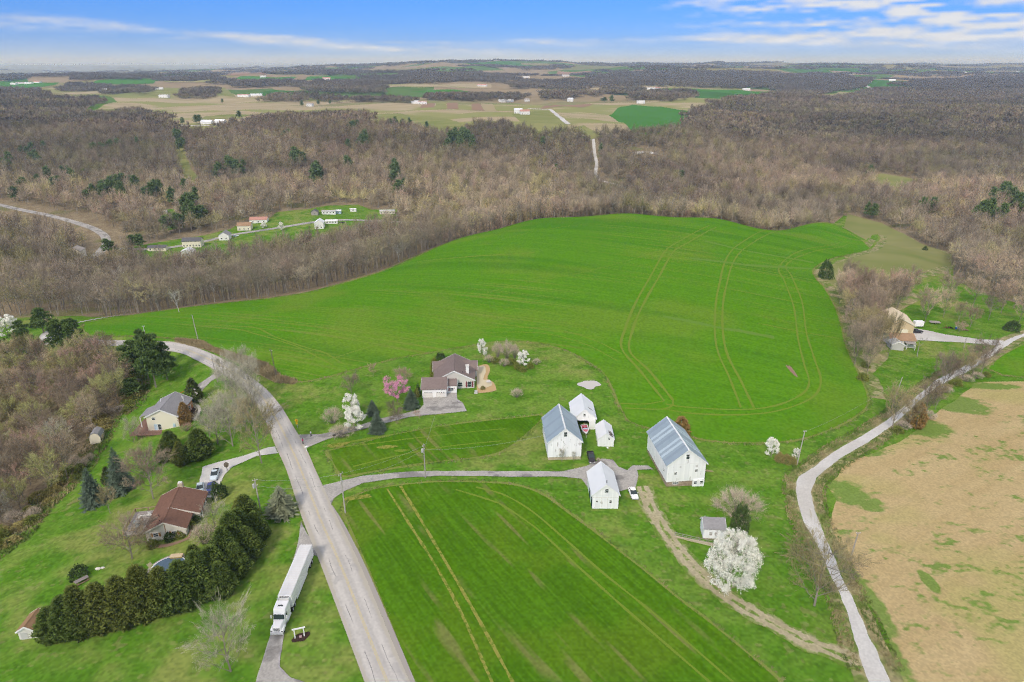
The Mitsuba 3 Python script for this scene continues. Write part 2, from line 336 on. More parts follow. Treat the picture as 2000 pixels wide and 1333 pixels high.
def thing(name, label, cat, group=None):
    k = key_of(name)
    labels[k] = {'label': label, 'category': cat}
    if group:
        labels[k]['group'] = group
    return k


def struct(name, mesh, m, **kw):
    k = key_of(name)
    scene[k] = mikit.ply(mesh, m, **kw)
    labels[k] = {'kind': 'structure'}
    return k


def stuff(name, label):
    k = key_of(name)
    labels[k] = {'label': label, 'category': label.split()[-1], 'kind': 'stuff'}
    return k


def part(parent, name, mesh, m, smooth=False, label=None):
    k = key_of(f'{parent}__{name}')
    scene[k] = mikit.ply(mesh, m, smooth=smooth)
    if label:
        labels[k] = {'label': label}
    return k


# ------------------------------------------------------------------ ground sheet and what lies on it
_n, _m = len(GX), len(GY)
_idx = np.arange(_n * _m).reshape(_m, _n)
_a, _b, _c, _d = _idx[:-1, :-1].ravel(), _idx[:-1, 1:].ravel(), _idx[1:, 1:].ravel(), _idx[1:, :-1].ravel()
_gv = np.stack([_gx.ravel(), _gy.ravel(), GZ.ravel()], -1)
scene['ground'] = mikit.ply((_gv, np.vstack([np.stack([_a, _b, _c], 1), np.stack([_a, _c, _d], 1)])), 'm_ground', smooth=True)
labels['ground'] = {'kind': 'structure'}
_used.add('ground')


def drape(poly, lift, uvfn=None):
    """the polygon cut out of the ground sheet's own triangles, lifted a little: it can never dip below the ground"""
    poly = shapely.make_valid(poly)
    x0, y0, x1, y1 = poly.bounds
    i0, i1 = max(0, np.searchsorted(GX, x0) - 1), min(_n - 1, np.searchsorted(GX, x1))
    j0, j1 = max(0, np.searchsorted(GY, y0) - 1), min(_m - 1, np.searchsorted(GY, y1))
    I, J = [q.ravel() for q in np.meshgrid(np.arange(i0, i1), np.arange(j0, j1))]
    cells = shapely.box(GX[I], GY[J], GX[I + 1], GY[J + 1])
    shapely.prepare(poly)
    bd = poly.boundary
    shapely.prepare(bd)
    cross = shapely.intersects(bd, cells)
    full = ~cross & shapely.contains_xy(poly, (GX[I] + GX[I + 1]) / 2, (GY[J] + GY[J + 1]) / 2)
    a = np.stack([GX[I], GY[J]], -1)
    b = np.stack([GX[I + 1], GY[J]], -1)
    c = np.stack([GX[I + 1], GY[J + 1]], -1)
    d = np.stack([GX[I], GY[J + 1]], -1)
    tris = [np.stack([a[full], b[full], c[full]], 1), np.stack([a[full], c[full], d[full]], 1)]
    ct = np.concatenate([np.stack([a[cross], b[cross], c[cross]], 1), np.stack([a[cross], c[cross], d[cross]], 1)])
    out = []
    if len(ct):
        for g in shapely.intersection(shapely.polygons(ct), poly):
            for q in getattr(g, 'geoms', [g]):
                if q.geom_type != 'Polygon' or q.area < 1e-4:
                    continue
                e = np.array(q.exterior.coords)[:-1]
                if len(e) > 3 and (len(q.interiors) or q.convex_hull.area > q.area * 1.0005):
                    v, f = trimesh.creation.triangulate_polygon(q, engine='earcut')
                    out.extend(v[f])
                else:
                    out.extend(np.stack([e[0], e[k], e[k + 1]]) for k in range(1, len(e) - 1))
    if out:
        tris.append(np.array(out))
    t = np.concatenate(tris)
    cr = (t[:, 1, 0] - t[:, 0, 0]) * (t[:, 2, 1] - t[:, 0, 1]) - (t[:, 1, 1] - t[:, 0, 1]) * (t[:, 2, 0] - t[:, 0, 0])
    t[cr < 0] = t[cr < 0][:, ::-1]
    p = t.reshape(-1, 2)
    p, inv = np.unique(np.round(p, 3), axis=0, return_inverse=True)
    v = np.column_stack([p, ground_at(p[:, 0], p[:, 1]) + lift])
    return (v, inv.reshape(-1, 3)), (None if uvfn is None else uvfn(p))


def lay(name, poly, m, lift, uvfn=None):
    if poly.is_empty:
        return
    mesh, uv = drape(poly, lift, uvfn)
    return struct(name, mesh, m, smooth=True, **({'uv': uv} if uv is not None else {}))


def P(pts):
    return shapely.make_valid(sg.Polygon(pts))


def curve(pts, n=12):
    """smooth curve through the points"""
    p = np.array(pts, float)
    q = np.vstack([2 * p[0] - p[1], p, 2 * p[-1] - p[-2]])
    t = np.linspace(0, 1, n, endpoint=False)[:, None]
    o = [.5 * (2 * q[i] + (q[i + 1] - q[i - 1]) * t + (2 * q[i - 1] - 5 * q[i] + 4 * q[i + 1] - q[i + 2]) * t ** 2 + (3 * q[i] - q[i - 1] - 3 * q[i + 1] + q[i + 2]) * t ** 3) for i in range(1, len(q) - 2)]
    return np.vstack(o + [p[-1:]])


def smooth_poly(pts, n=6):
    return P(curve(list(pts) + [pts[0]], n))


def band(pts, width, n=12):
    return sg.LineString(curve(pts, n)).buffer(width / 2, cap_style='flat')


def wobble(g, amp, scale, seed):
    """an edge that is not drawn with a ruler"""
    g = shapely.segmentize(g, scale * .6)
    return shapely.make_valid(shapely.transform(g, lambda q: q + amp * np.stack([fbm(np.column_stack([q / scale, np.full(len(q), s)]), 2, seed) - .5 for s in (0, 9)], -1) * 2))


# main road
road_l = curve([(-24.3,84.8),(-28.2,92.4),(-41.1,117.4),(-49.5,133.2),(-59.5,153.7),(-66.1,165.6),(-72.8,178.3),(-80,190.6),(-88.3,202.5),(-96.4,212),(-104.4,219.5),(-116.6,231.1),(-129,241.3),(-152.3,252.1),(-170,258.5),(-191,265.4)])
road_r = curve([(-16.2,84.7),(-20.3,92.4),(-32.6,117.2),(-41,132.9),(-51.6,153.2),(-57.5,164.8),(-64.9,177.5),(-72.2,189.7),(-80.4,201.4),(-90,212.6),(-100.3,224.2),(-117.2,239.5),(-134.1,251.6),(-155.3,258.5),(-174.2,264.4),(-196,273.3)])
road_c = (road_l + road_r) / 2
main_road = P(np.vstack([road_l, road_r[::-1]])).buffer(.01)


def along(centre):
    """(distance along, offset across) of points relative to a centre line"""
    cl = sg.LineString(centre)

    def uv(p):
        s = shapely.line_locate_point(cl, shapely.points(p))
        q = shapely.get_coordinates(shapely.line_interpolate_point(cl, s))
        q2 = shapely.get_coordinates(shapely.line_interpolate_point(cl, np.minimum(s + .5, cl.length)))
        q1 = shapely.get_coordinates(shapely.line_interpolate_point(cl, np.maximum(s - .5, 0)))
        t = q2 - q1
        t /= np.linalg.norm(t, axis=1, keepdims=True) + 1e-9
        w = p - q
        return np.column_stack([s, t[:, 0] * w[:, 1] - t[:, 1] * w[:, 0]])
    return uv


# the other roads, lanes and drives
gravel_l = curve([(61.7,85),(62.9,90.2),(64.7,98.8),(66.6,106.3),(67.4,112.8),(68.4,121.3),(69,126.9),(69.1,133),(71,141.2),(72.6,146.9),(75.6,152.9),(81.7,157.9),(91.6,166.5),(104.4,176.2),(117.2,186.8),(136,204.6),(151.8,219.2),(167,230.4),(183.6,243.5),(201.2,258.8),(211.9,266.8),(237.2,283.6)])
gravel_r = curve([(65.5,84.9),(66.5,90.1),(67.7,99.2),(69,107.4),(69.7,114),(71.4,123.3),(72.2,129.6),(73.5,136.7),(75.5,144.3),(76.8,147.4),(81.3,153.6),(90.5,162),(100.2,169.3),(109.7,177),(118.4,184.8),(140.7,206.5),(153.3,217),(168.4,228),(184.6,241.4),(200.1,254.5),(212.8,265),(238.7,282.5)])
gravel_road = P(np.vstack([gravel_l, gravel_r[::-1]])).buffer(.01)
tan_drive = P([(170.2,274.5),(173.9,273.9),(179,270.7),(182.6,267.2),(193.4,262.1),(203,260.8),(196.4,254.3),(184.8,257.3),(177.1,258.1),(164.1,259.3),(165.7,263),(167.8,269.2)])
farm_drive = P([(-61.6,172),(-54.8,171.9),(-47.7,174.3),(-38,180.4),(-32.8,182.4),(-28.4,184.8),(-27.4,188),(-28.1,192.6),(-17.7,196.2),(-17.2,191.4),(-15.1,188.7),(-13.7,183.6),(-26.2,181.3),(-30.7,180.5),(-37,177),(-46.4,172.2),(-53,168.5),(-56.6,165),(-58.2,163.5)])
barn_lane = P([(-49.1,146),(-44.3,148),(-38.5,150.3),(-30.7,151.5),(-22.8,152.2),(-2.7,152.3),(13.4,152.6),(16.2,153.6),(19.7,155.1),(24.2,158.7),(27.2,158.3),(28.2,155.1),(30.4,153.6),(32.1,155.8),(36.2,155.9),(37.3,154.3),(33,153.7),(32.9,151.1),(31.3,146.1),(27.3,144.3),(20.6,144.9),(19,145.8),(17.9,149.3),(13.2,150.1),(1.3,149.8),(-18.5,150.1),(-30.3,149),(-37.8,147.2),(-41.8,144),(-43.9,140.9),(-44,137.7),(-46.7,140.8)])
truck_drive = P([(-49.5,132.1),(-48,124.9),(-45.7,98),(-45.4,93.7),(-44.8,86.7),(-30.5,80.9),(-35.7,87.5),(-39,88.7),(-41.6,91.1),(-42.2,93.6),(-43.2,99.7),(-43.6,105.8),(-44.1,113.4),(-44.2,120.9),(-42.2,119.8),(-44.8,124.6)])
ranch_drive = P([(-66.1,166.1),(-68.2,165.8),(-74.4,162),(-81.1,159.7),(-83.9,158.5),(-82.1,152.5),(-79.5,144.3),(-74.4,143.2),(-75.5,148.3),(-75.9,153.2),(-75.1,157.1),(-70.2,161.6),(-65.3,162.6),(-63.9,162.7)])
cream_drive = P([(-104.4,219.5),(-106.5,213.4),(-108.6,209.4),(-106.2,202.5),(-102.8,201.6),(-104.1,206.3),(-103.5,212.2),(-101.2,216.1)])
lane_c = (curve([(32.2,146.6),(32.5,137.8),(34.2,128.7),(36.6,120.4),(39.4,112.2),(43.8,105.4),(49.9,99.7),(55.7,94.8),(59.9,91.5),(62.5,89.3)]) + curve([(63.8,96),(60.3,96.5),(57.1,98),(52,102.1),(46,108.7),(41.8,114.6),(38.7,121.8),(36.6,128.8),(34.8,136.7),(34.1,146.7)])[::-1]) / 2
dirt_lane = sg.LineString(lane_c).buffer(2.6, cap_style='flat')
west_lane = band([(-192.7,269.3),(-205.6,280.7),(-214.5,291.9),(-217.1,301),(-212.9,307.6),(-207.3,311.8),(-199.7,314.1),(-191.9,320.6)], 5)
west_drive = band([(-192.3,268.6),(-209.9,277.9),(-222.4,283.9),(-229.3,282.8)], 4)
valley_road = band([(-327.3,549.7),(-297.3,552.8),(-282.7,562.6),(-266.1,579.8),(-251.9,600.7),(-234.1,615.5),(-209.8,628.6),(-184.8,642.7),(-158.2,654.1),(-117.7,648.5),(-97.4,643.2)], 5.5)
hollow_road = band([(-516.7,676.8),(-474.5,657.7),(-443.1,646.1),(-409.8,630),(-381.2,612.2),(-358.9,590.7),(-343.8,566.9),(-335.7,544.4),(-330,521.1)], 7)
wood_track = band([(120,1047),(115,978),(112,924),(103.6,862.5),(105.9,832.7),(120.7,814.8),(128.7,802.5)], 4.5)
quarry_cut = band([(171,989),(190,996),(205,990)], 9)
ridge_road = band([(-597,1279),(-522,1253),(-504,1329),(-545,1591)], 6)
ridge_lane = band([(94,1197),(90,1330),(88,1583),(69,1613),(35,1619)], 9)
far_lane = band([(1462,2946),(1465,3020),(1507,3143),(1574,3252)], 16)

big_field = smooth_poly([(-200.2,298.9),(-181,271.7),(-152.9,262.8),(-136.2,256.1),(-122.4,249.8),(-114.7,241.7),(-107,236.2),(-93.7,227.2),(-86.6,221.8),(-78.8,211.4),(-71.5,206.8),(-63.2,209),(-51.7,216.6),(-42,222.6),(-26.2,229.3),(-12.4,235.2),(-1,237.9),(10.5,235.1),(18.7,229.7),(25.7,220.8),(31.2,209.7),(33,197.2),(33.8,185.9),(36.4,177.6),(49,172.8),(55.6,169.9),(67.2,169.1),(83,172.1),(99.1,181.4),(111.5,192.2),(116.1,199),(119.3,207.6),(123.1,221),(130.3,246.2),(139.9,272.6),(147.2,295.2),(154,322.4),(156.3,338.5),(163.9,358.3),(190.5,392.8),(214.7,419.6),(254,468.3),(318.2,581.8)]
                        + [(246.3,455.4),(249.9,480.3),(243.8,505.9),(216.3,513.8),(184.8,512.3),(153.8,511.4),(120,515.2),(85.4,517.1),(46.4,513.8),(15.2,505.6),(-14.5,480.5),(-34.4,451.3),(-48.5,421.5),(-57.8,394.6),(-69,370.6),(-84.4,348.1),(-98.3,328.7),(-111.6,321.4),(-149.8,314.9),(-180.4,301.6)])
front_field = smooth_poly([(-40.2,135.6),(-39.3,140.6),(-33.5,144.7),(-19.6,147.2),(-6.5,147),(1.3,145.8),(7.6,142.1),(13.4,135),(18.8,128.3),(27.4,116.6),(33.9,107),(40.6,97.9),(47.3,85),(37.6,79.1),(8.3,78.9),(-14.7,83.7),(-22.4,99.3),(-30.5,116.1)])
strip_field = smooth_poly([(-50.8,162.5),(-43,165.8),(-35,169.8),(-20.9,174.7),(-6.1,178.2),(3.1,180),(8.9,180.8),(4.4,171.7),(-2.1,162.8),(-9.7,158.9),(-27.2,155.3),(-40,151.5),(-44.2,151),(-47.7,156.6)])
corner_field = P([(176.2,229.8),(189.3,242.2),(208.9,257.1),(248.6,286.2),(206.6,222.4),(184.1,222.2),(177.7,224.1)])
stubble_field = wobble(P([(210.6,220.5),(173.5,217.5),(161.5,214.3),(141.7,197.9),(123.8,181),(112.9,172.2),(101.3,166.8),(90.9,159.9),(82.8,150.1),(78,137.9),(74.8,124.4),(72.3,109.7),(70.6,100),(69.1,91.4),(64.8,80.9),(101.2,80.6)]), 3.0, 11, 3)
yards = so.unary_union([gravel_road, tan_drive, farm_drive, barn_lane, truck_drive, ranch_drive, main_road, dirt_lane.buffer(-.8)])
fields = so.unary_union([big_field, front_field, strip_field, corner_field])

# where the woods stand
forest_all = P([(-231.7,235)] + [(-294.5,347.4),(-260.3,346.4),(-232.8,347)] + [(-181.5,303.8),(-150.4,316.4),(-98.8,330.4),(-58.3,398.1),(-14.6,483.9),(46.7,517.7),(116.5,517.1),(217.8,517.7)]
               + [(323.6,662.4),(341.5,621.4),(338.1,575.6),(323.4,488.9),(249.4,370.2),(246.1,347.7),(258.2,321.7),(340,328.2)]
               + [(649.1,623.4),(2380,2286)] + [(2218,3156),(1941,3068),(1498,2956),(1217,2498),(829,2020),(936,2365),(668,2009),(498,1798),(386,1537),(288,1174),(218,1119),(156,1083),(113,1046),(77,1069),(37,1034),(23,1077),(-12,1138),(-58,1153),(-73,1061),(-100,1060),(-231,1217),(-336,1472),(-456,1450),(-454,1320),(-488,1235),(-461,1120),(-529,1135),(-587,1238),(-844,1621),(-863,1540),(-971,1580),(-1091,1936),(-1142,1943),(-1220,1893),(-1610,2424),(-1676,2157)] + [(-2128,2114)])
valley_green = so.unary_union([P([(-301.7,524.3),(-316.3,558.6),(-297.4,580.5),(-274,598.9),(-259.7,621.4),(-258,643),(-235.7,649.4),(-234.9,678.7),(-206.5,687.1),(-190.2,704.8),(-161,716.1),(-144.7,697.5),(-136.9,651.2),(-125.4,587.2),(-154,558.2),(-183.8,542.8),(-206.5,535.4),(-231.4,515),(-268.5,493.3)]),
                               P([(-145.7,697.4),(-119.2,705.1),(-105.6,633.1),(-128.6,608.2)]), P([(-348,679.1),(-336.4,683.8),(-306.9,619.9),(-314,608.8)])])
hill_clearings = so.unary_union([P([(452,875),(473,890),(499,854),(456.3,772),(422.7,745.5),(407.2,775.7)]), P([(-412,871),(-392,849),(-367.9,814.7),(-345.5,755.6),(-361.4,762.7)]), band([(-553,1173),(-452,958),(-399,850)], 14),
                                 P([(330,668.9),(236.1,483.9),(181.7,392.6),(156.7,337),(158.6,314.2),(183.1,333.1),(217.8,357.3),(289.7,435.2),(321.9,488.3),(340,579.2),(343.9,629.1)])])
near_view = lambda g, k: so.unary_union([g, shapely.transform(g, lambda q: q * (1 - k / np.linalg.norm(q, axis=1, keepdims=True)))]).convex_hull if g.geom_type == 'Polygon' and g.area < 9000 else g
roads_cut = so.unary_union([valley_road.buffer(14), hollow_road.buffer(11), shapely.transform(hollow_road.buffer(11), lambda q: q * .972), shapely.transform(hollow_road.buffer(11), lambda q: q * .944), wood_track.buffer(4), shapely.transform(wood_track.buffer(3), lambda q: q * .988), quarry_cut.buffer(14), shapely.transform(quarry_cut.buffer(10), lambda q: q * .975), ridge_road.buffer(8), ridge_lane.buffer(14)])
clear = so.unary_union([fields.buffer(5), valley_green, hill_clearings, roads_cut])
forest = shapely.make_valid(forest_all.difference(clear))
ravine = smooth_poly([(-265.4,278.2),(-242.8,279.6),(-204.7,259.8),(-185,253.7),(-166.4,251.6),(-148.9,240.2),(-135.5,222.8),(-127.7,205.4),(-131.3,196.2),(-126.7,179.1),(-124,161.6),(-124.3,149.8),(-121.6,134.4),(-130.6,132.7),(-182.8,170.9)])
grove = P([(166.3,340.4),(193.6,375.2),(197.4,350.8),(205.2,339.4),(201.3,318.1),(186.1,304.1),(168.4,286.6),(142.6,236.9),(126.8,218.7),(121.2,217.8),(135.5,255.6)])

lay('woodland_floor', forest_all.difference(so.unary_union([fields.buffer(5), valley_green, hill_clearings])), 'm_litter', .03)
lay('woodland_floor', ravine, 'm_litter', .03)
lay('woodland_floor', grove, 'm_margin', .03)
lay('rough_meadow', wobble(P([(327.6,660.2),(326.7,599.9),(310.8,566.1),(190.9,385.6),(163.1,354.3),(156.7,337),(156.7,309.9),(143.6,268.5),(149.3,264.4),(192.5,335.8),(254,383.5),(296.6,440.4),(325.5,493.6),(340,579.2),(343.9,629.1)]), 2.5, 12, 8).difference(fields.buffer(.2)), 'm_margin', .04)
mat('m_edge', (.20, .255, .055))
lay('dry_bank', wobble(band([(157.9,339.1),(152.7,312.2),(143.7,279.9),(133,248.8),(125.1,221.3),(118.3,200.7)], 8), 1.6, 6, 14).difference(fields.buffer(.1)), 'm_margin', .045)
lay('field_margin', wobble(fields.buffer(.7), .8, 5, 2).difference(yards), 'm_edge', .05)
lay('road_bank', wobble(P([(-136.2,256.1),(-122.4,249.8),(-114.7,241.7),(-107,236.2),(-93.7,227.2),(-86.6,221.8),(-78.8,211.4),(-71.9,207.2),(-72.4,204.7),(-79,206.5),(-88.2,214.7),(-100.1,226.7),(-117.4,240.9),(-134.1,251.6)]), .6, 5, 4), 'm_straw', .07)
lay('crop_field', big_field.difference(yards), 'm_wheat', .10)
lay('crop_field', front_field.difference(yards), 'm_rows', .10)
lay('crop_field', strip_field, 'm_rows', .10)
lay('crop_field', corner_field.difference(gravel_road.buffer(2)), 'm_wheat', .10)
lay('stubble_field', stubble_field.difference(gravel_road.buffer(1.5)), 'm_stubble', .06)
lay('field_verge', gravel_road.buffer(2.4).difference(gravel_road), 'm_margin', .075)
lay('main_road', main_road, 'm_road', .13, along(road_c))
lay('gravel_verge', band([(-43.9,137.7),(-39.6,130.8),(-32.8,118.5),(-25.7,104.5),(-16.5,85.7)], 1.0).difference(main_road), 'm_verge', .14)
for nm, g in (('gravel_road', gravel_road), ('gravel_drive', tan_drive.difference(gravel_road)), ('gravel_drive', ranch_drive.difference(main_road))):
    lay(nm, wobble(g, .25, 2.5, 6), 'm_gravel', .11)
for nm, g in (('paved_drive', farm_drive), ('barn_lane', barn_lane), ('paved_drive', truck_drive), ('paved_drive', cream_drive)):
    lay(nm, wobble(g.difference(main_road), .15, 2.5, 7), 'm_drive', .115)
lay('valley_road', valley_road, 'm_drive', .14)
lay('valley_road', hollow_road, 'm_drive', .14)
lay('dirt_lane', wobble(dirt_lane, .9, 3, 5).difference(so.unary_union([gravel_road, barn_lane])), 'm_lane', .09, along(lane_c))
for nm, g in (('gravel_lane', west_lane), ('gravel_lane', west_drive),  ('forest_track', wood_track), ('quarry_cut', quarry_cut), ('ridge_road', ridge_road), ('ridge_road', ridge_lane), ('ridge_road', far_lane)):
    lay(nm, g, 'm_gravel', .14)
cl2 = sg.LineString(road_c[:len(road_c) - 40])
for off in (-.14, .14):
    lay('yellow_line', cl2.parallel_offset(off).buffer(.055, cap_style='flat'), 'm_line', .136)

# wheel tracks and thin strips in the wheat
mat('m_track', (.165, .24, .030))
mat('m_track_bare', proc(lambda p, n, uv: mix((.27, .27, .062), (.12, .19, .018), smoothstep(.38, .74, mikit.fbm(p.x / .6, p.y / .6, 3, 3)))))
mat('m_weedy', (.13, .245, .035))
tracks = []
for pts, w in (([(-31.4,144.6),(-23.8,130.6),(-16.4,117),(-10.1,103.9),(-3.6,87.8),(-2.2,84.2)], .55), ([(-28.2,145.7),(-20.1,129.7),(-13,115.4),(-6.5,102),(0,87.8),(1.7,84.2)], .55)):
    tracks.append((pts, w, 'm_track_bare'))
for pts, w in (([(-14.1,144.1),(-6.3,140.4),(-1.9,137.5),(5.9,129.1),(14.2,116.8),(23.1,103.8),(35.4,86.5)], .5), ([(-9,145.2),(-1.9,142),(4.9,135.6),(12.7,124.7),(19.5,114.6),(28.8,102.2),(39.5,86.5)], .5),
               ([(131.6,450.7),(100.2,397),(85.7,371.3),(66.2,316.2),(52.9,277.8),(44.8,251.1),(40.2,230.8),(43.8,212.1),(47.9,191.6)], .9), ([(135.8,447.4),(103.7,392.8),(89.3,368.4),(69.5,313.8),(55.4,274.7),(47.2,248.5),(42.8,228.2),(47,212.2),(50.8,192.4)], .9),
               ([(33.8,189.4),(41.5,189.4),(47.9,191.6)], .55), ([(50.8,192.4),(49.7,188.8),(45.7,186.4),(34.7,186.6)], .55), ([(48,189.7),(54,188.1),(69.8,187.7),(82.3,191.2),(94.1,199.7),(101.2,209.7),(105.6,225.5),(112.9,250),(125.4,286.9),(135.6,325.5),(142.6,351.8),(170.6,395.8),(228.5,466.4)], .65),
               ([(47.3,186.5),(54.7,184.4),(68.9,184.5),(82.9,188.4),(97.4,198.4),(106,211.6),(111.6,230.9),(119,256.7),(132.5,295.4),(143.3,336.3),(148.7,357.8),(174.1,392.9),(232.7,463.6)], .65),
               ([(276.2,653),(158.7,438.6),(122.1,373.1),(97.6,307.8),(84,265.3),(76.1,233.7),(73.7,209),(71.4,189.1)], .75), ([(281.3,641.3),(161.6,432.2),(125,368.4),(101.3,308.5),(87.3,265.9),(79,231.8),(77.1,207.5),(75.6,189.5)], .75),
               ([(-129.6,268.8),(-117.6,266.1),(-105.4,262),(-93.6,249.5),(-79.1,237.1),(-69.1,230.1),(-60,219.8)], .6), ([(-124,265.8),(-113.9,262.1),(-102.5,253.9),(-81.5,237.4),(-70.3,226),(-62.9,218.3)], .6),
               ([(-65.8,222.9),(-54.9,232.3),(-39.2,241.9),(-20,248.4),(0,251.6),(18,248.3),(30.8,237.8),(39.4,225.4)], .45), ([(-42,234.9),(-23.6,243.2),(-8,246.4),(11.9,244.7),(26.6,234.4),(37,219.7)], .4),
               ([(-9.2,402.9),(19.4,424.9),(50.4,443.4),(86.2,455.7)], .35), ([(-31,278.5),(0,304.5),(38.3,328.4),(82.7,371)], .3)):
    tracks.append((pts, w, 'm_track'))
for pts, w in (([(-53.7,374.7),(-37.1,368.9),(-19.8,366.2),(0,364.3),(12.7,365.3)], 1.4), ([(100.8,261.9),(116,256.9),(131.4,253.5)], .7)):
    tracks.append((pts, w, 'm_track'))
for pts, w in (([(62.3,263.6),(72.6,258.7),(81.7,253.9),(91.2,251.3),(102.6,247.6)], 3.0), ([(95.9,356.6),(111.9,352.6),(130.2,349.6),(162.7,355.9)], 3.4), ([(114.8,399.3),(125.3,388.8),(137.3,379.5),(169.2,370.4)], 3.0)):
    tracks.append((pts, w, 'm_weedy'))
for pts, w in (([(-49.5,164),(-40.1,165.6),(-29,168.1),(-14.7,171.2),(-1.5,173.6)], .35), ([(-42,154.6),(-30.6,159.7),(-17.1,164.2),(-2.9,167)], .45)):
    tracks.append((pts, w, 'm_track'))
for i, (pts, w, m) in enumerate(tracks):
    c = curve(pts)
    s = np.arange(len(c))
    hw = w / 2 * (.55 + .9 * fbm(np.stack([s / 3., 0 * s, 0 * s + i], -1), 2, 3))
    t = np.gradient(c, axis=0)
    nrm = np.stack([-t[:, 1], t[:, 0]], -1) / np.linalg.norm(t, axis=1, keepdims=True)
    g = P(np.vstack([c + nrm * hw[:, None], (c - nrm * hw[:, None])[::-1]])).buffer(.02)
    lay('wheel_track' if m != 'm_weedy' else 'weedy_strip', wobble(g, .3, 3, i) if m == 'm_weedy' else g, m, .115)


def blob(x, y, rx, ry, rot, seed):
    a = np.linspace(0, 2 * np.pi, 28, endpoint=False)
    k = 1 + .7 * (noise(np.stack([np.cos(a) * 1.5, np.sin(a) * 1.5, a * 0 + seed], -1), seed) - .5)
    q = np.stack([np.cos(a) * rx * k, np.sin(a) * ry * k], -1)
    c, s = math.cos(rot), math.sin(rot)
    return P(q @ np.array([[c, s], [-s, c]]) + [x, y])


for i, ((x, y), rx, ry, rot, m) in enumerate(zip([(-48.4,165.5),(-35.2,163.9),(-40.6,168.4),(-30.2,162),(-37.9,141.2),(98.5,218.2),(49.6,154.7),(25.2,201.4),(-115,151.3),(-92.9,112.6)],
                                            (3.2, 3.2, 6, 2.2, 3.2, .8, 3.5, 3.4, 2.6, 1.6), (1.1, .8, .7, .6, .9, 4.4, .5, 2.6, 1.2, .8), (.2, .1, .25, .1, .2, 0, -.1, 0, .9, .8),
                                            ('track_bare', 'track_bare', 'track', 'track', 'track_bare', 'clay', 'straw', 'concrete', 'meadow', 'clay'))):
    lay('bare_patch' if m != 'concrete' else 'gravel_pad', blob(x, y, rx, ry, rot, i), 'm_' + m, .125)

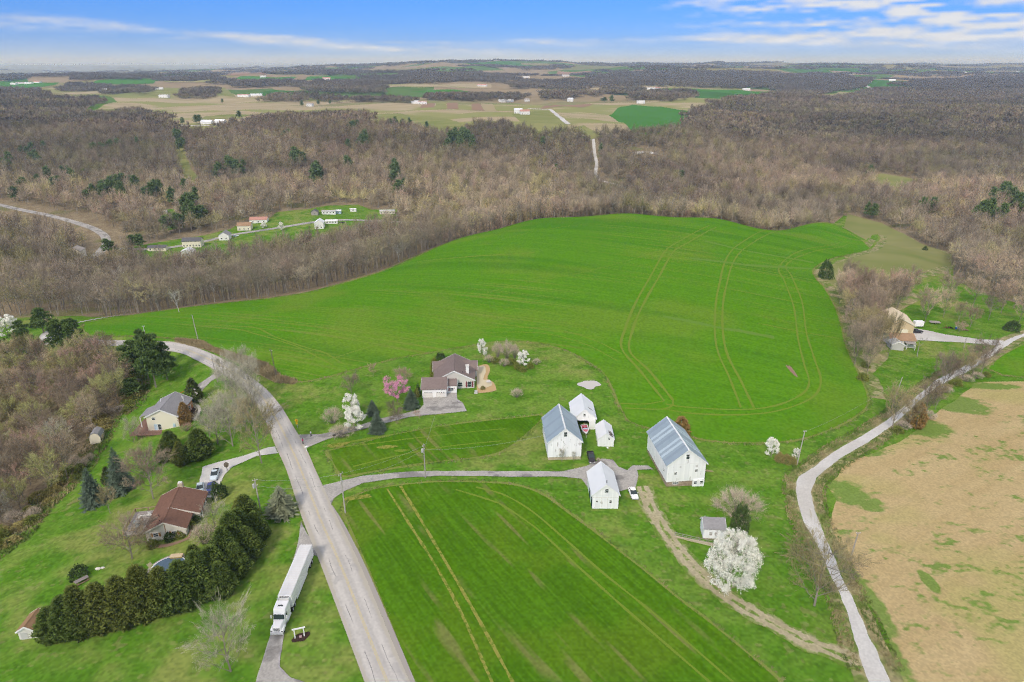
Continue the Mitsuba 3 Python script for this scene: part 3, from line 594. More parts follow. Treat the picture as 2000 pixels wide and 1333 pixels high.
# fields on the ridge across the valley and farther off
ridge_fields = [
    ('stubble', 'fallow', P([(-565,1188),(-467,1135),(-468,1227),(-401,1271),(-288,1301),(-135,1102),(-60,1108),(37,1027),(92,1056),(188,1085),(286,1148),(410,1587),(516,1817),(661,1986),(339,1909),(0,1777),(-313,1841),(-580,1855),(-811,1699),(-797,1507)])),
    ('stubble', 'fallow', P([(-1734,2619),(-1709,2698),(-1561,2776),(-1195,2533),(-837,2157),(-588,2079),(-396,1995),(-580,1855),(-811,1699),(-852,1500),(-937,1524),(-1057,1936),(-1348,2355)])),
    ('pasture', 'meadow', P([(-926,1506),(-851,1517),(-720,1417),(-934,1773),(-999,1734)])),
    ('pasture', 'meadow', P([(-227,1190),(-133,1085),(-73,1061),(-62,1154),(-121,1299),(-228,1452),(-274,1421)])),
    ('winter_wheat', 'sprout', P([(212,1566),(257,1722),(305,1829),(365,1773),(397,1616),(286,1148),(242,1120),(191,1103),(193,1181)])),
    ('pasture', 'meadow', P([(0,1355),(56,1560),(80,1566),(92,1171),(79,1042),(37,1027),(31,1077)])),
    ('pasture', 'meadow', P([(100,1161),(119,1183),(140,1081),(112,1034)])),
    ('pasture', 'meadow', P([(-581,1308),(-544,1383),(-548,1602),(-574,1516),(-628,1465)])),
    ('ploughed_strip', 'clay', P([(-222,1732),(-187,1732),(-194,1824),(-224,1811)])), ('ploughed_strip', 'clay', P([(-146,1604),(-117,1585),(-141,1873),(-165,1830)])), ('ploughed_strip', 'clay', P([(-86,1534),(-58,1532),(-80,1824),(-103,1834)])),
    ('ploughed_strip', 'meadow', P([(-183,1715),(-157,1700),(-166,1830),(-191,1824)])), ('stubble', 'straw', P([(-56,1499),(-26,1433),(-48,1790),(-78,1823)])),
    ('ploughed_strip', 'clay', P([(63,1613),(191,1788),(206,1835),(106,1871)])),
    ('pasture', 'meadow', P([(-1146,2052),(-1013,2141),(-800,2095),(-1061,2691),(-1248,2646),(-1388,2508)])), ('winter_wheat', 'sprout', P([(-1920,2729),(-1806,2644),(-1737,2778),(-1799,2905),(-2427,3459)])),
    ('stubble', 'fallow', P([(-734,2608),(-534,2529),(-300,2366),(-72,2553),(-76,2706),(-390,2641),(-747,2798)])), ('winter_wheat', 'sprout', P([(-319,2258),(-221,2234),(-155,2199),(-136,2405),(-228,2312)])),
    ('stubble', 'fallow', P([(255,2414),(366,2599),(481,2349),(574,2467),(900,2776),(917,2866),(791,3042),(558,2737),(297,2818)])), ('winter_wheat', 'sprout', P([(499,2440),(616,2362),(830,2350),(989,2697),(857,2764),(645,2617)])),
    ('winter_wheat', 'sprout', P([(1498,2956),(1623,2957),(1768,3098),(1678,3275)])), ('stubble', 'fallow', P([(833,1993),(1081,2390),(1235,2536),(1207,2674),(1048,2473)])), ('pasture', 'meadow', P([(1506,3278),(1618,3294),(1990,4002),(1929,4175)])),
    ('winter_wheat', 'sprout', P([(-318,3022),(-210,2994),(-65,3079),(-96,3416),(-267,3176)])), ('winter_wheat', 'sprout', P([(808,4135),(1007,4119),(1025,4198),(856,4233)])), ('stubble', 'clay', P([(270,4539),(472,4222),(494,4569),(299,4768)])),
    ('winter_wheat', 'sprout', P([(-826,2874),(-764,3113),(-706,3254),(-856,3400),(-902,3221)])), ('stubble', 'clay', P([(-1325,3383),(-1116,3327),(-1978,5965),(-2391,6227)])), ('stubble', 'fallow', P([(914,3961),(1392,3982),(1477,4230),(978,4119)])), ('stubble', 'fallow', P([(2699,4479),(2463,3513),(2570,3670),(2807,4611)])),
    ('winter_wheat', 'sprout', P([(-1619,2812),(-1370,2788),(-1482,3064),(-1679,2995)])), ('stubble', 'fallow', P([(-1380,2892),(-1141,2800),(-1178,2874),(-1504,3203)])), ('winter_wheat', 'sprout', P([(-1218,3219),(-904,2930),(-942,3205),(-1211,3265)])),
]
mat('m_f_fallow', proc(lambda p, n, uv: mix(mix((.33, .275, .16), (.45, .375, .25), mikit.fbm((p.x * .9 + p.y * .4) / 90, (p.y - p.x * .4) / 14, 1, 3)), (.25, .265, .09), smoothstep(.42, .62, mikit.fbm(p.x / 170, p.y / 60, 7, 3)) * .85)))
mat('m_f_meadow', proc(lambda p, n, uv: mix((.17, .21, .06), (.30, .285, .125), mikit.fbm(p.x / 45, p.y / 24, 1, 3))))
for i, (nm, m, g) in enumerate(ridge_fields):
    lay(nm, g.difference(so.unary_union([ridge_lane, ridge_road])) if i < 8 else g, 'm_f_' + m if m in ('fallow', 'meadow') else 'm_' + m, .16 + .03 * i)
lay('hay_meadow', valley_green.difference(valley_road), 'm_ground', .05)
lay('hay_meadow', hill_clearings.difference(fields.buffer(6)), 'm_f_meadow', .05)


# ------------------------------------------------------------------ trees


def tri_mesh(t):
    t = np.asarray(t, float).reshape(-1, 3, 3)
    return t.reshape(-1, 3), np.arange(len(t) * 3).reshape(-1, 3)


def unit(v):
    return v / (np.linalg.norm(v, axis=-1, keepdims=True) + 1e-9)


def blades(a, b, w, rg, tip=0.0):
    """thin tapering triangles from a to b"""
    s = unit(np.cross(b - a, rg.normal(size=a.shape)))
    w = np.broadcast_to(np.asarray(w, float), (len(a),))[:, None]
    if tip <= 0:
        return np.stack([a - s * w / 2, a + s * w / 2, b], 1)
    t = w * tip
    return np.concatenate([np.stack([a - s * w / 2, a + s * w / 2, b + s * t / 2], 1), np.stack([a - s * w / 2, b + s * t / 2, b - s * t / 2], 1)])


def limbs(paths, r0, r1):
    """three-sided tapered limbs along paths (n, k, 3)"""
    n, k = paths.shape[:2]
    out = []
    t = unit(np.gradient(paths, axis=1))
    u = unit(np.cross(t, np.array([.31, .77, .23])))
    v = np.cross(t, u)
    rad = (np.asarray(r0).reshape(-1, 1) * np.linspace(1, 0, k) + np.asarray(r1).reshape(-1, 1) * np.linspace(0, 1, k))[..., None]
    ring = [paths + rad * (math.cos(q) * u + math.sin(q) * v) for q in (0, 2.094, 4.189)]
    for i in range(3):
        p, q = ring[i], ring[(i + 1) % 3]
        out.append(np.stack([p[:, :-1], q[:, :-1], q[:, 1:]], 2).reshape(-1, 3, 3))
        out.append(np.stack([p[:, :-1], q[:, 1:], p[:, 1:]], 2).reshape(-1, 3, 3))
    return np.concatenate(out)


def skeleton(rg, H, R, base, n1, n2, n3, n4, up=.5, lean=.03, stems=1, egg=0.0, rise=.22):
    """limb paths, and the starts and ends of branches, twigs and twiglets filling a crown"""
    trunk_top = np.array([rg.normal() * lean * H, rg.normal() * lean * H, H * .78])
    tt = np.linspace(0, 1, 5)[:, None]
    trunk = tt * trunk_top + np.sin(tt * 3.1) * rg.normal(size=3) * [H * .02, H * .02, 0]
    trunk[0, 2] = -.6
    h = base + (.97 - base) * (np.arange(n1) + rg.random(n1)) / n1
    s = np.stack([np.interp(h * .98, tt[:, 0], trunk[:, k]) for k in range(3)], -1)
    az = np.arange(n1) * 2.4 + rg.random(n1) * .9
    zc, hz = H * (base + .98) / 2, H * (.98 - base) / 2
    rel = (h - base) / (1 - base)
    zt = np.clip(s[:, 2] + (H - s[:, 2]) * (rise + up * rg.random(n1) * .8), 0, H * .98)
    q = np.clip((zt - zc) / hz, -.98, .98)
    rr = R * np.sqrt(1 - q * q) * (1 - egg * q) * (.72 + .28 * rg.random(n1))
    e = np.stack([np.cos(az) * rr, np.sin(az) * rr, zt], -1)
    m = s + (e - s) * .5 + np.array([0, 0, 1]) * -.06 * np.linalg.norm(e - s, axis=1)[:, None] + rg.normal(size=e.shape) * .03 * R
    L1 = np.stack([s, s * .25 + m * .5 + e * .25 + (m - (s + e) / 2) * .2, e], 1)
    L = np.linalg.norm(e - s, axis=1)

    def kids(a, b, n, frac, spread, lo=.25):
        k = len(a)
        t = lo + (1 - lo) * rg.random((k, n))[..., None]
        p = (a[:, None] + (b - a)[:, None] * t).reshape(-1, 3)
        d = unit(unit(b - a)[:, None] + spread * unit(rg.normal(size=(k, n, 3))) + np.array([0, 0, .18])).reshape(-1, 3)
        out = unit((p - [0, 0, H * base * .8]) * [1, 1, .6])
        d = unit(d + .35 * out)
        ln = (np.linalg.norm(b - a, axis=1)[:, None] * frac * (.6 + .7 * rg.random((k, n)))).reshape(-1, 1)
        return p, p + d * ln

    a2, b2 = kids(s, e, n2, .46, .9)
    a3, b3 = kids(a2, b2, n3, .55, 1.0, .15)
    a4, b4 = kids(a3, b3, n4, .6, 1.1, .1) if n4 else (a3[:0], b3[:0])

    def inside(v):
        k = (v - [0, 0, zc]) / [R * 1.02, R * 1.02, hz * 1.04]
        n_ = np.linalg.norm(k, axis=1, keepdims=True) * (1 + egg * np.clip(k[:, 2:], -1, 1))
        f_ = np.where(n_ > .9, (.9 + .16 * rg.random((len(v), 1))) / np.maximum(n_, 1e-6), 1)
        return k * np.minimum(f_, 1) * [R * 1.02, R * 1.02, hz * 1.04] + [0, 0, zc]
    b2, b3 = inside(b2), inside(b3)
    return trunk, L1, (a2, b2), (a3, b3), (a4, inside(b4) if len(b4) else b4)


def bare_tree(seed, H, R, base=.22, n=(11, 6, 5, 4), wt=.05, up=.5, egg=0.0):
    rg = np.random.default_rng(seed)
    trunk, L1, k2, k3, k4 = skeleton(rg, H, R, base, *n, up=up, egg=egg)
    r = H * .016
    wood = np.concatenate([limbs(trunk[None], [r], [r * .25]), limbs(L1, np.full(len(L1), r * .42), np.full(len(L1), r * .08)), blades(*k2, r * .26, rg, .3)])
    crown = np.concatenate([blades(*k3, wt * 1.5, rg, .4)] + ([blades(*k4, wt, rg)] if len(k4[0]) else []))
    return tri_mesh(wood), tri_mesh(crown)


def far_tree(seed, H, R, n, wt):
    """the same tree with few, broader strokes, for the far woods"""
    rg = np.random.default_rng(seed)
    wood = limbs(np.array([[[0, 0, -2], [rg.normal() * .3, rg.normal() * .3, H * .75]]]), [H * .016], [H * .006])
    u = unit(rg.normal(size=(n, 3)) * [1, 1, .9])
    u[:, 2] = np.abs(u[:, 2]) * 1.1 - .25
    c = np.array([0, 0, H * .52])
    e = c + u * [R, R, H * .48] * (.78 + .25 * rg.random((n, 1)))
    a = c + (e - c) * (.1 + .3 * rg.random((n, 1))) - [0, 0, H * .14]
    mid = a + (e - a) * .5
    t = [blades(a, e, wt * 1.3, rg)]
    for k in range(2):
        t.append(blades(mid + (e - mid) * rg.random((n, 1)) * .5, e + rg.normal(size=(n, 3)) * R * .22, wt, rg))
    return tri_mesh(wood), tri_mesh(np.concatenate(t))


def spruce(seed, H, R, whorls=26, per=10, droop=.25, fat=.34):
    rg = np.random.default_rng(seed)
    wood = limbs(np.array([[[0, 0, -.4], [0, 0, H * .96]]]), [H * .02], [.02])
    out = []
    for i in range(whorls):
        f = i / (whorls - 1)
        z = H * (.05 + .93 * f)
        r = R * (1 - f) ** .82 + .12
        k = max(4, int(per * (1 - f * .5)))
        az = np.arange(k) * 2 * np.pi / k + rg.random() * 6 + rg.normal(size=k) * .22
        ln = r * (.78 + .34 * rg.random(k))
        d = np.stack([np.cos(az), np.sin(az), np.full(k, -droop * (1 - f) + .15 * f)], -1)
        s = np.stack([-np.sin(az), np.cos(az), 0 * az], -1)
        a = np.stack([0 * az, 0 * az, np.full(k, z)], -1) + rg.normal(size=(k, 3)) * [0, 0, H * .008]
        for q, sp in ((.45, .6), (.72, .5), (1.0, .34)):      # sprays along each bough
            b = a + d * (ln * q)[:, None]
            for sg_ in (-1, 1, 0):
                tip = b + (d * .34 + s * sg_ * .30 + [0, 0, .06 + .10 * (sg_ == 0)]) * (ln * sp)[:, None] + rg.normal(size=(k, 3)) * .05 * R
                w = (ln * fat * sp)[:, None]
                out.append(np.stack([b - s * w * .5 - d * w * .8 + [0, 0, -.03], b + s * w * .5 - d * w * .8 + [0, 0, -.03], tip], 1))
    t = np.linspace(0, 1, 7)
    return tri_mesh(wood), tri_mesh(np.concatenate(out))


def tufted(seed, H, R, n=900, size=.8, base=.02, peak=.62, up=.55):
    """dense evergreen of upswept tufts (hemlock, arborvitae, cedar)"""
    rg = np.random.default_rng(seed)
    wood = limbs(np.array([[[0, 0, -.4], [0, 0, H * .9]]]), [H * .02], [.03])
    f = rg.random(n) ** 1.15
    z = H * (base + (1 - base) * f)
    az = rg.random(n) * 2 * np.pi
    lump = 1 + .38 * (noise(np.stack([np.cos(az) * 2.6, np.sin(az) * 2.6, f * 7], -1), seed) - .5) * 2
    r = R * np.minimum(1, (.45 + f * 2.2)) * (1 - f) ** peak * lump * (.62 + .38 * np.sqrt(rg.random(n)))
    p = np.stack([np.cos(az) * r, np.sin(az) * r, z], -1)
    d = unit(np.stack([np.cos(az), np.sin(az), np.full(n, up)], -1) + rg.normal(size=(n, 3)) * .3)
    out = []
    for k in range(4):
        dd = unit(d + rg.normal(size=(n, 3)) * .5)
        ln = size * (.6 + .7 * rg.random(n))[:, None]
        s = unit(np.cross(dd, rg.normal(size=(n, 3)))) * ln * .26
        out.append(np.stack([p - s, p + s, p + dd * ln], 1))
    top = np.array([[0, 0, H * .93]])
    out.append(blades(np.repeat(top, 8, 0), top + unit(rg.normal(size=(8, 3)) * [.5, .5, .4] + [0, 0, 1]) * H * .07, size * .4, rg))
    return tri_mesh(wood), tri_mesh(np.concatenate(out))


def pine(seed, H, R, clumps=17, per=70, size=.8):
    rg = np.random.default_rng(seed)
    f = .28 + .72 * (np.arange(clumps) + rg.random(clumps)) / clumps
    az = np.arange(clumps) * 2.4 + rg.random(clumps)
    r = R * (1.12 - f) ** .55 * (.35 + .65 * rg.random(clumps)) * .85
    c = np.stack([np.cos(az) * r, np.sin(az) * r, f * H * .94], -1)
    c[-1, :2] *= .15
    s = np.stack([0 * f, 0 * f, f * H * .94 - r * .25], -1)
    wood = np.concatenate([limbs(np.array([[[0, 0, -.5], [0, 0, H * .92]]]), [H * .02], [.04]), limbs(np.stack([s, c], 1), np.full(clumps, H * .006), np.full(clumps, .03))])
    u = unit(rg.normal(size=(clumps, per, 3)))
    u[..., 2] = np.abs(u[..., 2]) * .8 - .22
    cs = (R * (.42 + .25 * rg.random(clumps)) * np.clip(1.45 - f, .5, 1))[:, None, None]
    p = (c[:, None] + u * cs * [1, 1, .55] * (.6 + .4 * rg.random((clumps, per, 1)))).reshape(-1, 3)
    out = []
    for k in range(3):
        d = unit(u.reshape(-1, 3) + [0, 0, .5] + rg.normal(size=p.shape) * .6)
        ln = size * (.6 + .7 * rg.random(len(p)))[:, None]
        w = unit(np.cross(d, rg.normal(size=p.shape))) * ln * .24
        out.append(np.stack([p - w, p + w, p + d * ln], 1))
    return tri_mesh(wood), tri_mesh(np.concatenate(out))


def flower_tree(seed, H, R, n=(13, 8, 6, 0), petals=3, size=.24, egg=.25, base=.14, keep=1.0, inner=.0):
    rg = np.random.default_rng(seed)
    trunk, L1, k2, k3, k4 = skeleton(rg, H, R * .86, base, *n, up=.22, egg=egg, rise=.06)
    r = H * .014
    wood = np.concatenate([limbs(trunk[None], [r], [r * .25]), limbs(L1, np.full(len(L1), r * .4), np.full(len(L1), r * .08)), blades(*k2, r * .25, rg, .3), blades(*k3, r * .12, rg)])
    a, b = k3
    out = []
    for k in range(petals):
        t = .35 + .7 * rg.random((len(a), 1))
        p = a + (b - a) * t + rg.normal(size=a.shape) * size * .5
        if keep < 1:
            p = p[rg.random(len(p)) < keep]
        u, v = unit(rg.normal(size=p.shape)), unit(rg.normal(size=p.shape))
        s = size * (.6 + .8 * rg.random((len(p), 1)))
        out += [np.stack([p - u * s * .6, p + u * s * .6, p + v * s], 1), np.stack([p - v * s * .6, p + v * s * .5, p - u * s * .8 + [0, 0, .05]], 1)]
    return tri_mesh(wood), tri_mesh(np.concatenate(out))


def stem_shrub(seed, H, R, stems=46, twigs=10, wt=.05):
    rg = np.random.default_rng(seed)
    az = rg.random(stems) * 2 * np.pi
    q = np.sqrt(rg.random(stems))
    e = np.stack([np.cos(az) * R * q, np.sin(az) * R * q, H * (1 - .5 * q * q) * (.8 + .25 * rg.random(stems))], -1)
    a = e * [.16, .16, 0] + [0, 0, -.1]
    m = (a + e) / 2 + [0, 0, .12 * H]
    wood = limbs(np.stack([a, m, e], 1), np.full(stems, wt * .7), np.full(stems, wt * .2))
    t = .3 + .7 * rg.random((stems, twigs, 1))
    p = (m[:, None] * (1 - t) + e[:, None] * t).reshape(-1, 3)
    d = unit(unit(e - a)[:, None] + rg.normal(size=(stems, twigs, 3)) * .6).reshape(-1, 3)
    return tri_mesh(wood), tri_mesh(blades(p, p + d * R * (.2 + .3 * rg.random((len(p), 1))), wt, rg))


def leafy_shrub(seed, H, R, n=420, size=.3):
    rg = np.random.default_rng(seed)
    u = unit(rg.normal(size=(n, 3)))
    u[:, 2] = np.abs(u[:, 2])
    lump = .75 + .5 * noise(u * 2.2 + 5, seed)
    p = u * [R, R, H] * (lump * (.72 + .28 * rg.random(n)))[:, None]
    out = []
    for k in range(3):
        d = unit(u + rg.normal(size=(n, 3)) * .8)
        s = unit(np.cross(d, rg.normal(size=(n, 3))))
        ln = size * (.6 + .8 * rg.random((n, 1)))
        out.append(np.stack([p - s * ln * .4, p + s * ln * .4, p + d * ln], 1))
    wood = limbs(np.stack([np.zeros((5, 3)) - [0, 0, .1], unit(rg.normal(size=(5, 3)) * [1, 1, .2] + [0, 0, 1]) * H * .6], 1), np.full(5, .05), np.full(5, .02))
    return tri_mesh(wood), tri_mesh(np.concatenate(out))


KIND = {}


def kind(name, variants, H, R, make, trunk_mat, crown_mat, names=('trunk', 'crown')):
    """one of each kind with its parts; every tree of the scene is a copy of one of these"""
    KIND[name] = (variants, H, R)
    for v in range(variants):
        wood, crown = make(v)
        if name != 'copse':
            q = np.abs(crown[0])
            sc = np.array([R / np.percentile(np.hypot(q[:, 0], q[:, 1]), 97.5)] * 2 + [H / np.percentile(q[:, 2], 99.7)])
            wood, crown = (wood[0] * sc, wood[1]), (crown[0] * sc, crown[1])
        scene[f'{name}_kind_{v}'] = {'type': 'shapegroup', names[0]: mikit.ply(wood, trunk_mat), names[1]: mikit.ply(crown, crown_mat)}


def plant(key, kd, x, y, h, w, rot, z=None, v=None):
    n, H, R = KIND[kd]
    z = float(ground_at(x, y)) if z is None else z
    scene[key] = {'type': 'instance', 'shapegroup': {'type': 'ref', 'id': f'{kd}_kind_{(v if v is not None else int(rot * 97)) % n}'},
                  'to_world': T4().translate([x, y, z - .05]).rotate([0, 0, 1], rot * 57.3).scale([w / 2 / R, w / 2 / R, h / H])}
    _used.add(key)


rnd = random.Random(11)


def trees(kd, name, label, cat, spots, group=None):
    """spots: (x, y, height, width) of each tree; label: one for all alike, or one each"""
    for i, s in enumerate(spots):
        k = key_of(name)
        plant(k, kd, s[0], s[1], s[2], s[3], rnd.random() * 6.28, v=i)
        labels[k] = {'label': label if isinstance(label, str) else label[i], 'category': cat}
        if group:
            labels[k]['group'] = group


kind('bare_near', 5, 13, 5.0, lambda v: bare_tree(100 + v, 13, 5.0, .12 + .03 * v, (20, 8, 7, 5), .038), 'm_bark', 'm_twig')
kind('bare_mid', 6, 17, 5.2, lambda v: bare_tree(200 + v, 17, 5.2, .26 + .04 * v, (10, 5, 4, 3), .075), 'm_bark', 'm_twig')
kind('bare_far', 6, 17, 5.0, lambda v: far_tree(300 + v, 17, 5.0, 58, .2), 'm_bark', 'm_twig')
kind('bare_pale', 4, 12, 5.0, lambda v: bare_tree(400 + v, 12, 5.0, .05, (17, 8, 6, 4), .032, up=.75), 'm_bark', 'm_paletwig')
kind('bare_brown', 3, 8, 4.0, lambda v: bare_tree(450 + v, 8, 4.0, .08, (20, 8, 7, 5), .026, up=.6), 'm_bark', 'm_twig')
kind('bare_budding', 3, 11, 4.5, lambda v: bare_tree(430 + v, 11, 4.5, .08, (20, 8, 7, 5), .036, up=.65), 'm_bark', 'm_budding')
kind('bare_rose', 2, 6, 3.0, lambda v: bare_tree(470 + v, 6, 3.0, .08, (12, 7, 6, 4), .035, up=.65), 'm_bark', 'm_pinkbush')
kind('bare_white', 2, 19, 5.5, lambda v: bare_tree(480 + v, 19, 5.5, .30, (10, 5, 4, 2), .06), 'm_pale', 'm_paletwig')
kind('snag', 1, 9, 2.0, lambda v: bare_tree(490 + v, 9, 2.0, .45, (3, 2, 2, 0), .12, up=.6), 'm_weathered', 'm_weathered')
kind('spruce_green', 3, 9, 2.7, lambda v: spruce(500 + v, 9, 2.7, 30, 14, .22, .56), 'm_bark', 'm_spruce')
kind('spruce_pale', 1, 9, 3.0, lambda v: spruce(520 + v, 9, 3.0, 24, 13, .10, .5), 'm_bark', 'm_palespruce')
kind('tufted', 5, 11, 3.2, lambda v: tufted(540 + v, 11, 3.2, 1900, .66, up=1.0, peak=.64), 'm_bark', 'm_conifer')
kind('cone', 3, 8, 2.2, lambda v: tufted(560 + v, 8, 2.2, 620, .55, peak=.8), 'm_bark', 'm_darkcone')
kind('rusty', 2, 6, 2.2, lambda v: tufted(575 + v, 6, 2.2, 520, .5, peak=.6), 'm_bark', 'm_rustleaf')
kind('pine', 4, 16, 5.0, lambda v: pine(580 + v, 16, 5.0, 18, 90, .9), 'm_bark', 'm_pine')
kind('pine_far', 4, 17, 4.5, lambda v: pine(600 + v, 17, 4.5, 12, 16, 2.3), 'm_bark', 'm_pine')
kind('pear', 3, 9, 2.6, lambda v: flower_tree(620 + v, 9, 2.6, (18, 9, 9, 0), 5, .165, .5, .1), 'm_bark', 'm_blossom')
kind('big_pear', 1, 13, 5.6, lambda v: flower_tree(630, 13, 5.6, (34, 12, 12, 0), 4, .155, .3, .02), 'm_bark', 'm_blossom')
kind('redbud', 1, 8, 4.0, lambda v: flower_tree(640, 8, 4.0, (15, 9, 7, 0), 3, .22, -.1, .2, .8), 'm_bark', 'm_blossom_pink')
kind('twiggy', 4, 4, 3.0, lambda v: stem_shrub(660 + v, 4, 3.0, 80, 20, .034), 'm_bark', 'm_tantwig', ('stems', 'twigs'))
kind('rosy', 1, 4, 3.0, lambda v: stem_shrub(670 + v, 4, 3.0, 60, 14, .04), 'm_bark', 'm_pinkbush', ('stems', 'twigs'))
kind('leafy', 4, 2, 1.6, lambda v: leafy_shrub(680 + v, 2, 1.6, 480, .26), 'm_bark', 'm_leaf', ('stems', 'leaves'))
kind('dark_leafy', 3, 2, 1.6, lambda v: leafy_shrub(690 + v, 2, 1.6, 480, .24), 'm_bark', 'm_darkleaf', ('stems', 'leaves'))
mat('m_palespruce', (.30, .33, .21))
mat('m_darkcone', proc(lambda p, n, uv: mix((.065, .095, .032), (.15, .185, .06), mikit.noise(p.x / .7, p.y / .7, p.z / .7))))
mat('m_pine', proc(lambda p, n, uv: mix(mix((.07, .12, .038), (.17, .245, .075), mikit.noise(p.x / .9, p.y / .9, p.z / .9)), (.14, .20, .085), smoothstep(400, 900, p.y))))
mat('m_darkleaf', proc(lambda p, n, uv: mix((.04, .075, .025), (.12, .175, .06), mikit.noise(p.x / .5, p.y / .5, p.z / .5))))

# --- single trees round the farms
trees('bare_near', 'bare_tree', 'large bare tree beside the pale gravel road below the brown field', 'tree', [(60.5,106.4,17,15.4)])
trees('bare_pale', 'bare_tree', 'greenish bare tree on the grass in front of the evergreen row', 'tree', [(-50.1,90.3,14.6,10.8)])
trees('bare_near', 'bare_tree', ['wide bare tree beside the side lawn of the brown roofed house', 'broad bare brown tree behind the brown roofed house', 'bare brown tree at the mouth of the gravel drive', 'small bare tree between two blue green spruces'], 'tree',
      [(-84.5,122.1,10.2,12),(-91.2,145.5,16.1,13),(-67.5,158,19.7,12.2),(-100.4,141.6,8.3,4.4)])
trees('bare_pale', 'bare_tree', 'pale bare tree in the thicket along the left side of the main road', 'tree',
      [(-84.4,169.8,14.8,10.3),(-79.2,167.9,16.9,12.2),(-78.2,175.3,13.4,9.6),(-88.4,174.1,9.3,7.5),(-75.7,176.9,16.4,8.8),(-84.3,187.8,15.9,10.5),(-81.9,192.5,15.1,9.1),(-90,196.4,13.9,9.9),(-96.6,208,11.7,8.3),(-93.4,213.7,11.3,10.3),(-86.5,203.3,12.9,7.5),(-86.5,180.9,10.3,9.3)], 'pale bare trees along the main road')
trees('bare_pale', 'bare_tree', ['small pale bare tree by the front corner of the brown roofed house', 'pale bare bush by the grey lawn of the cream house'], 'tree', [(-68.3,129.5,8.2,6.9),(-113.5,178.1,8.9,5.5)])
trees('tufted', 'evergreen_tree', [f'{o} evergreen of the long row counted from its left end' for o in 'first second third fourth fifth sixth seventh eighth ninth tenth eleventh twelfth thirteenth fourteenth'.split()] + ['lower evergreen tucked in front of the long row near its middle'] + [f'{o} evergreen of the second rank on the road side of the long row' for o in ('nearest', 'second', 'third', 'farthest')], 'tree',
      [(-88.2,100.2,7.5,6.3),(-85.3,100.4,9.6,6.7),(-82.8,100.8,11.5,6.9),(-79.4,102,10.7,7.8),(-75.7,102.8,11.4,7.2),(-72.4,104.4,12.4,7.9),(-68.9,105.4,10.8,7.3),(-65.7,106.9,10.9,7.7),(-62.9,108.6,11.7,7.1),(-61.3,111.9,10.1,7.8),(-60.3,115.5,11.9,7.2),(-60.2,119.9,12.3,7.6),(-60.4,124.2,10,7),(-61.1,129.4,9.8,7.8),(-65.3,112.8,9.9,5.5),(-59.1,109.6,8.1,6.4),(-58.1,114.8,8.3,6.6),(-57.3,120,8.3,6.6),(-57.8,126.2,7.6,6.4)], 'evergreens of the long row')
trees('spruce_green', 'spruce_tree', ['blue green spruce standing left on the lawn by the wood', 'taller blue green spruce next to the big bare tree'], 'tree', [(-107.9,147.3,11.1,6.4),(-103,151.9,13.4,7)])
trees('spruce_pale', 'spruce_tree', 'pale grey green spruce between utility pole and main road', 'tree', [(-55.1,135.6,8.1,7.6)])
trees('cone', 'evergreen_tree', ['dark conical evergreen behind the cream house', 'dark evergreen beside the spruces on the lower lawn'], 'tree', [(-103.3,198.2,8.6,6),(-109.7,157.2,5.3,3.6)])
trees('rusty', 'evergreen_tree', ['olive brown cedar before the brick front of the cream house', 'rust brown cedar at the back corner of the largest barn', 'brown bush shaped cedar on the lane side below the gravel road'], 'tree', [(-100.1,184.4,7.5,4.4),(48.5,172,6,5.9),(121.8,180.8,8.6,5.6)])
trees('tufted', 'evergreen_tree', ['large olive evergreen at the right of the cluster below the cream house', 'dark green spreading evergreen in the middle of the cluster', 'rounded yellow green evergreen low in the cluster', 'rounded olive evergreen beside the bare tree'], 'tree', [(-86.7,163.6,9,8),(-98,169.6,6.4,5.9),(-97.1,163.9,5.9,4.3),(-90.7,160.8,7.3,4.8)])
trees('rosy', 'shrub', 'purplish bare shrub right below the cream house', 'shrub', [(-97.8,179.9,2.7,5.2)])
trees('pear', 'pear_tree', ['white flowering pear behind its twin by the paved drive', 'fuller white flowering pear at the paved drive', 'slim white flowering pear behind the grey farmhouse', 'rounded white flowering pear on the mulched island bed', 'white flowering tree left of the roadside utility pole', 'small white flowering tree right at the roadside utility pole', 'white flowering shrub by the valley trailer road', 'white flowering tree in the valley garden'], 'tree',
      [(-47.9,180.7,8,5.7),(-45.4,173.2,7.6,6.2),(-10.6,222.8,7,3.6),(3.9,215.4,5.8,4.8),(71.3,161.9,6.2,4),(77.9,161.5,3.4,2.1),(-210.9,616.4,8,5.6),(-229.9,625.5,4.8,5.7)])
trees('big_pear', 'pear_tree', 'big white blossoming tree in front of the small grey roofed shed', 'tree', [(44.9,110.6,13.7,10.3)])
trees('redbud', 'redbud_tree', 'pink blossoming tree left of the double garage', 'tree', [(-35.8,190,8.8,8.6)])
trees('spruce_green', 'spruce_tree', ['dark spruce behind the other one by the drive', 'dark spruce standing right at the drive edge', 'spruce next to the pink blossoming tree'], 'tree', [(-42.1,182.7,4.9,3.9),(-38.8,172.5,6.6,5.2),(-30.9,186.5,6.6,5)])
trees('bare_brown', 'bare_tree', ['bare brown ball shaped tree on the farmhouse lawn', 'grey bare tree above the pink blossoming tree', 'small bare tree standing right of the drive bend', 'bare pinkish tree below the pink blossoming one'], 'tree', [(-51.3,195.7,8.1,6.2),(-35.5,202.4,5.7,6.4),(-33.8,176.7,4.8,4.5),(-35.1,180.6,5.5,4.9)])
trees('bare_rose', 'bare_tree', ['reddish brown bush on the upper farmhouse lawn', 'small brown conical tree right beside the parking area'], 'tree', [(-46.8,208.2,4.9,3.5),(-28,177.7,4.1,2.3)])
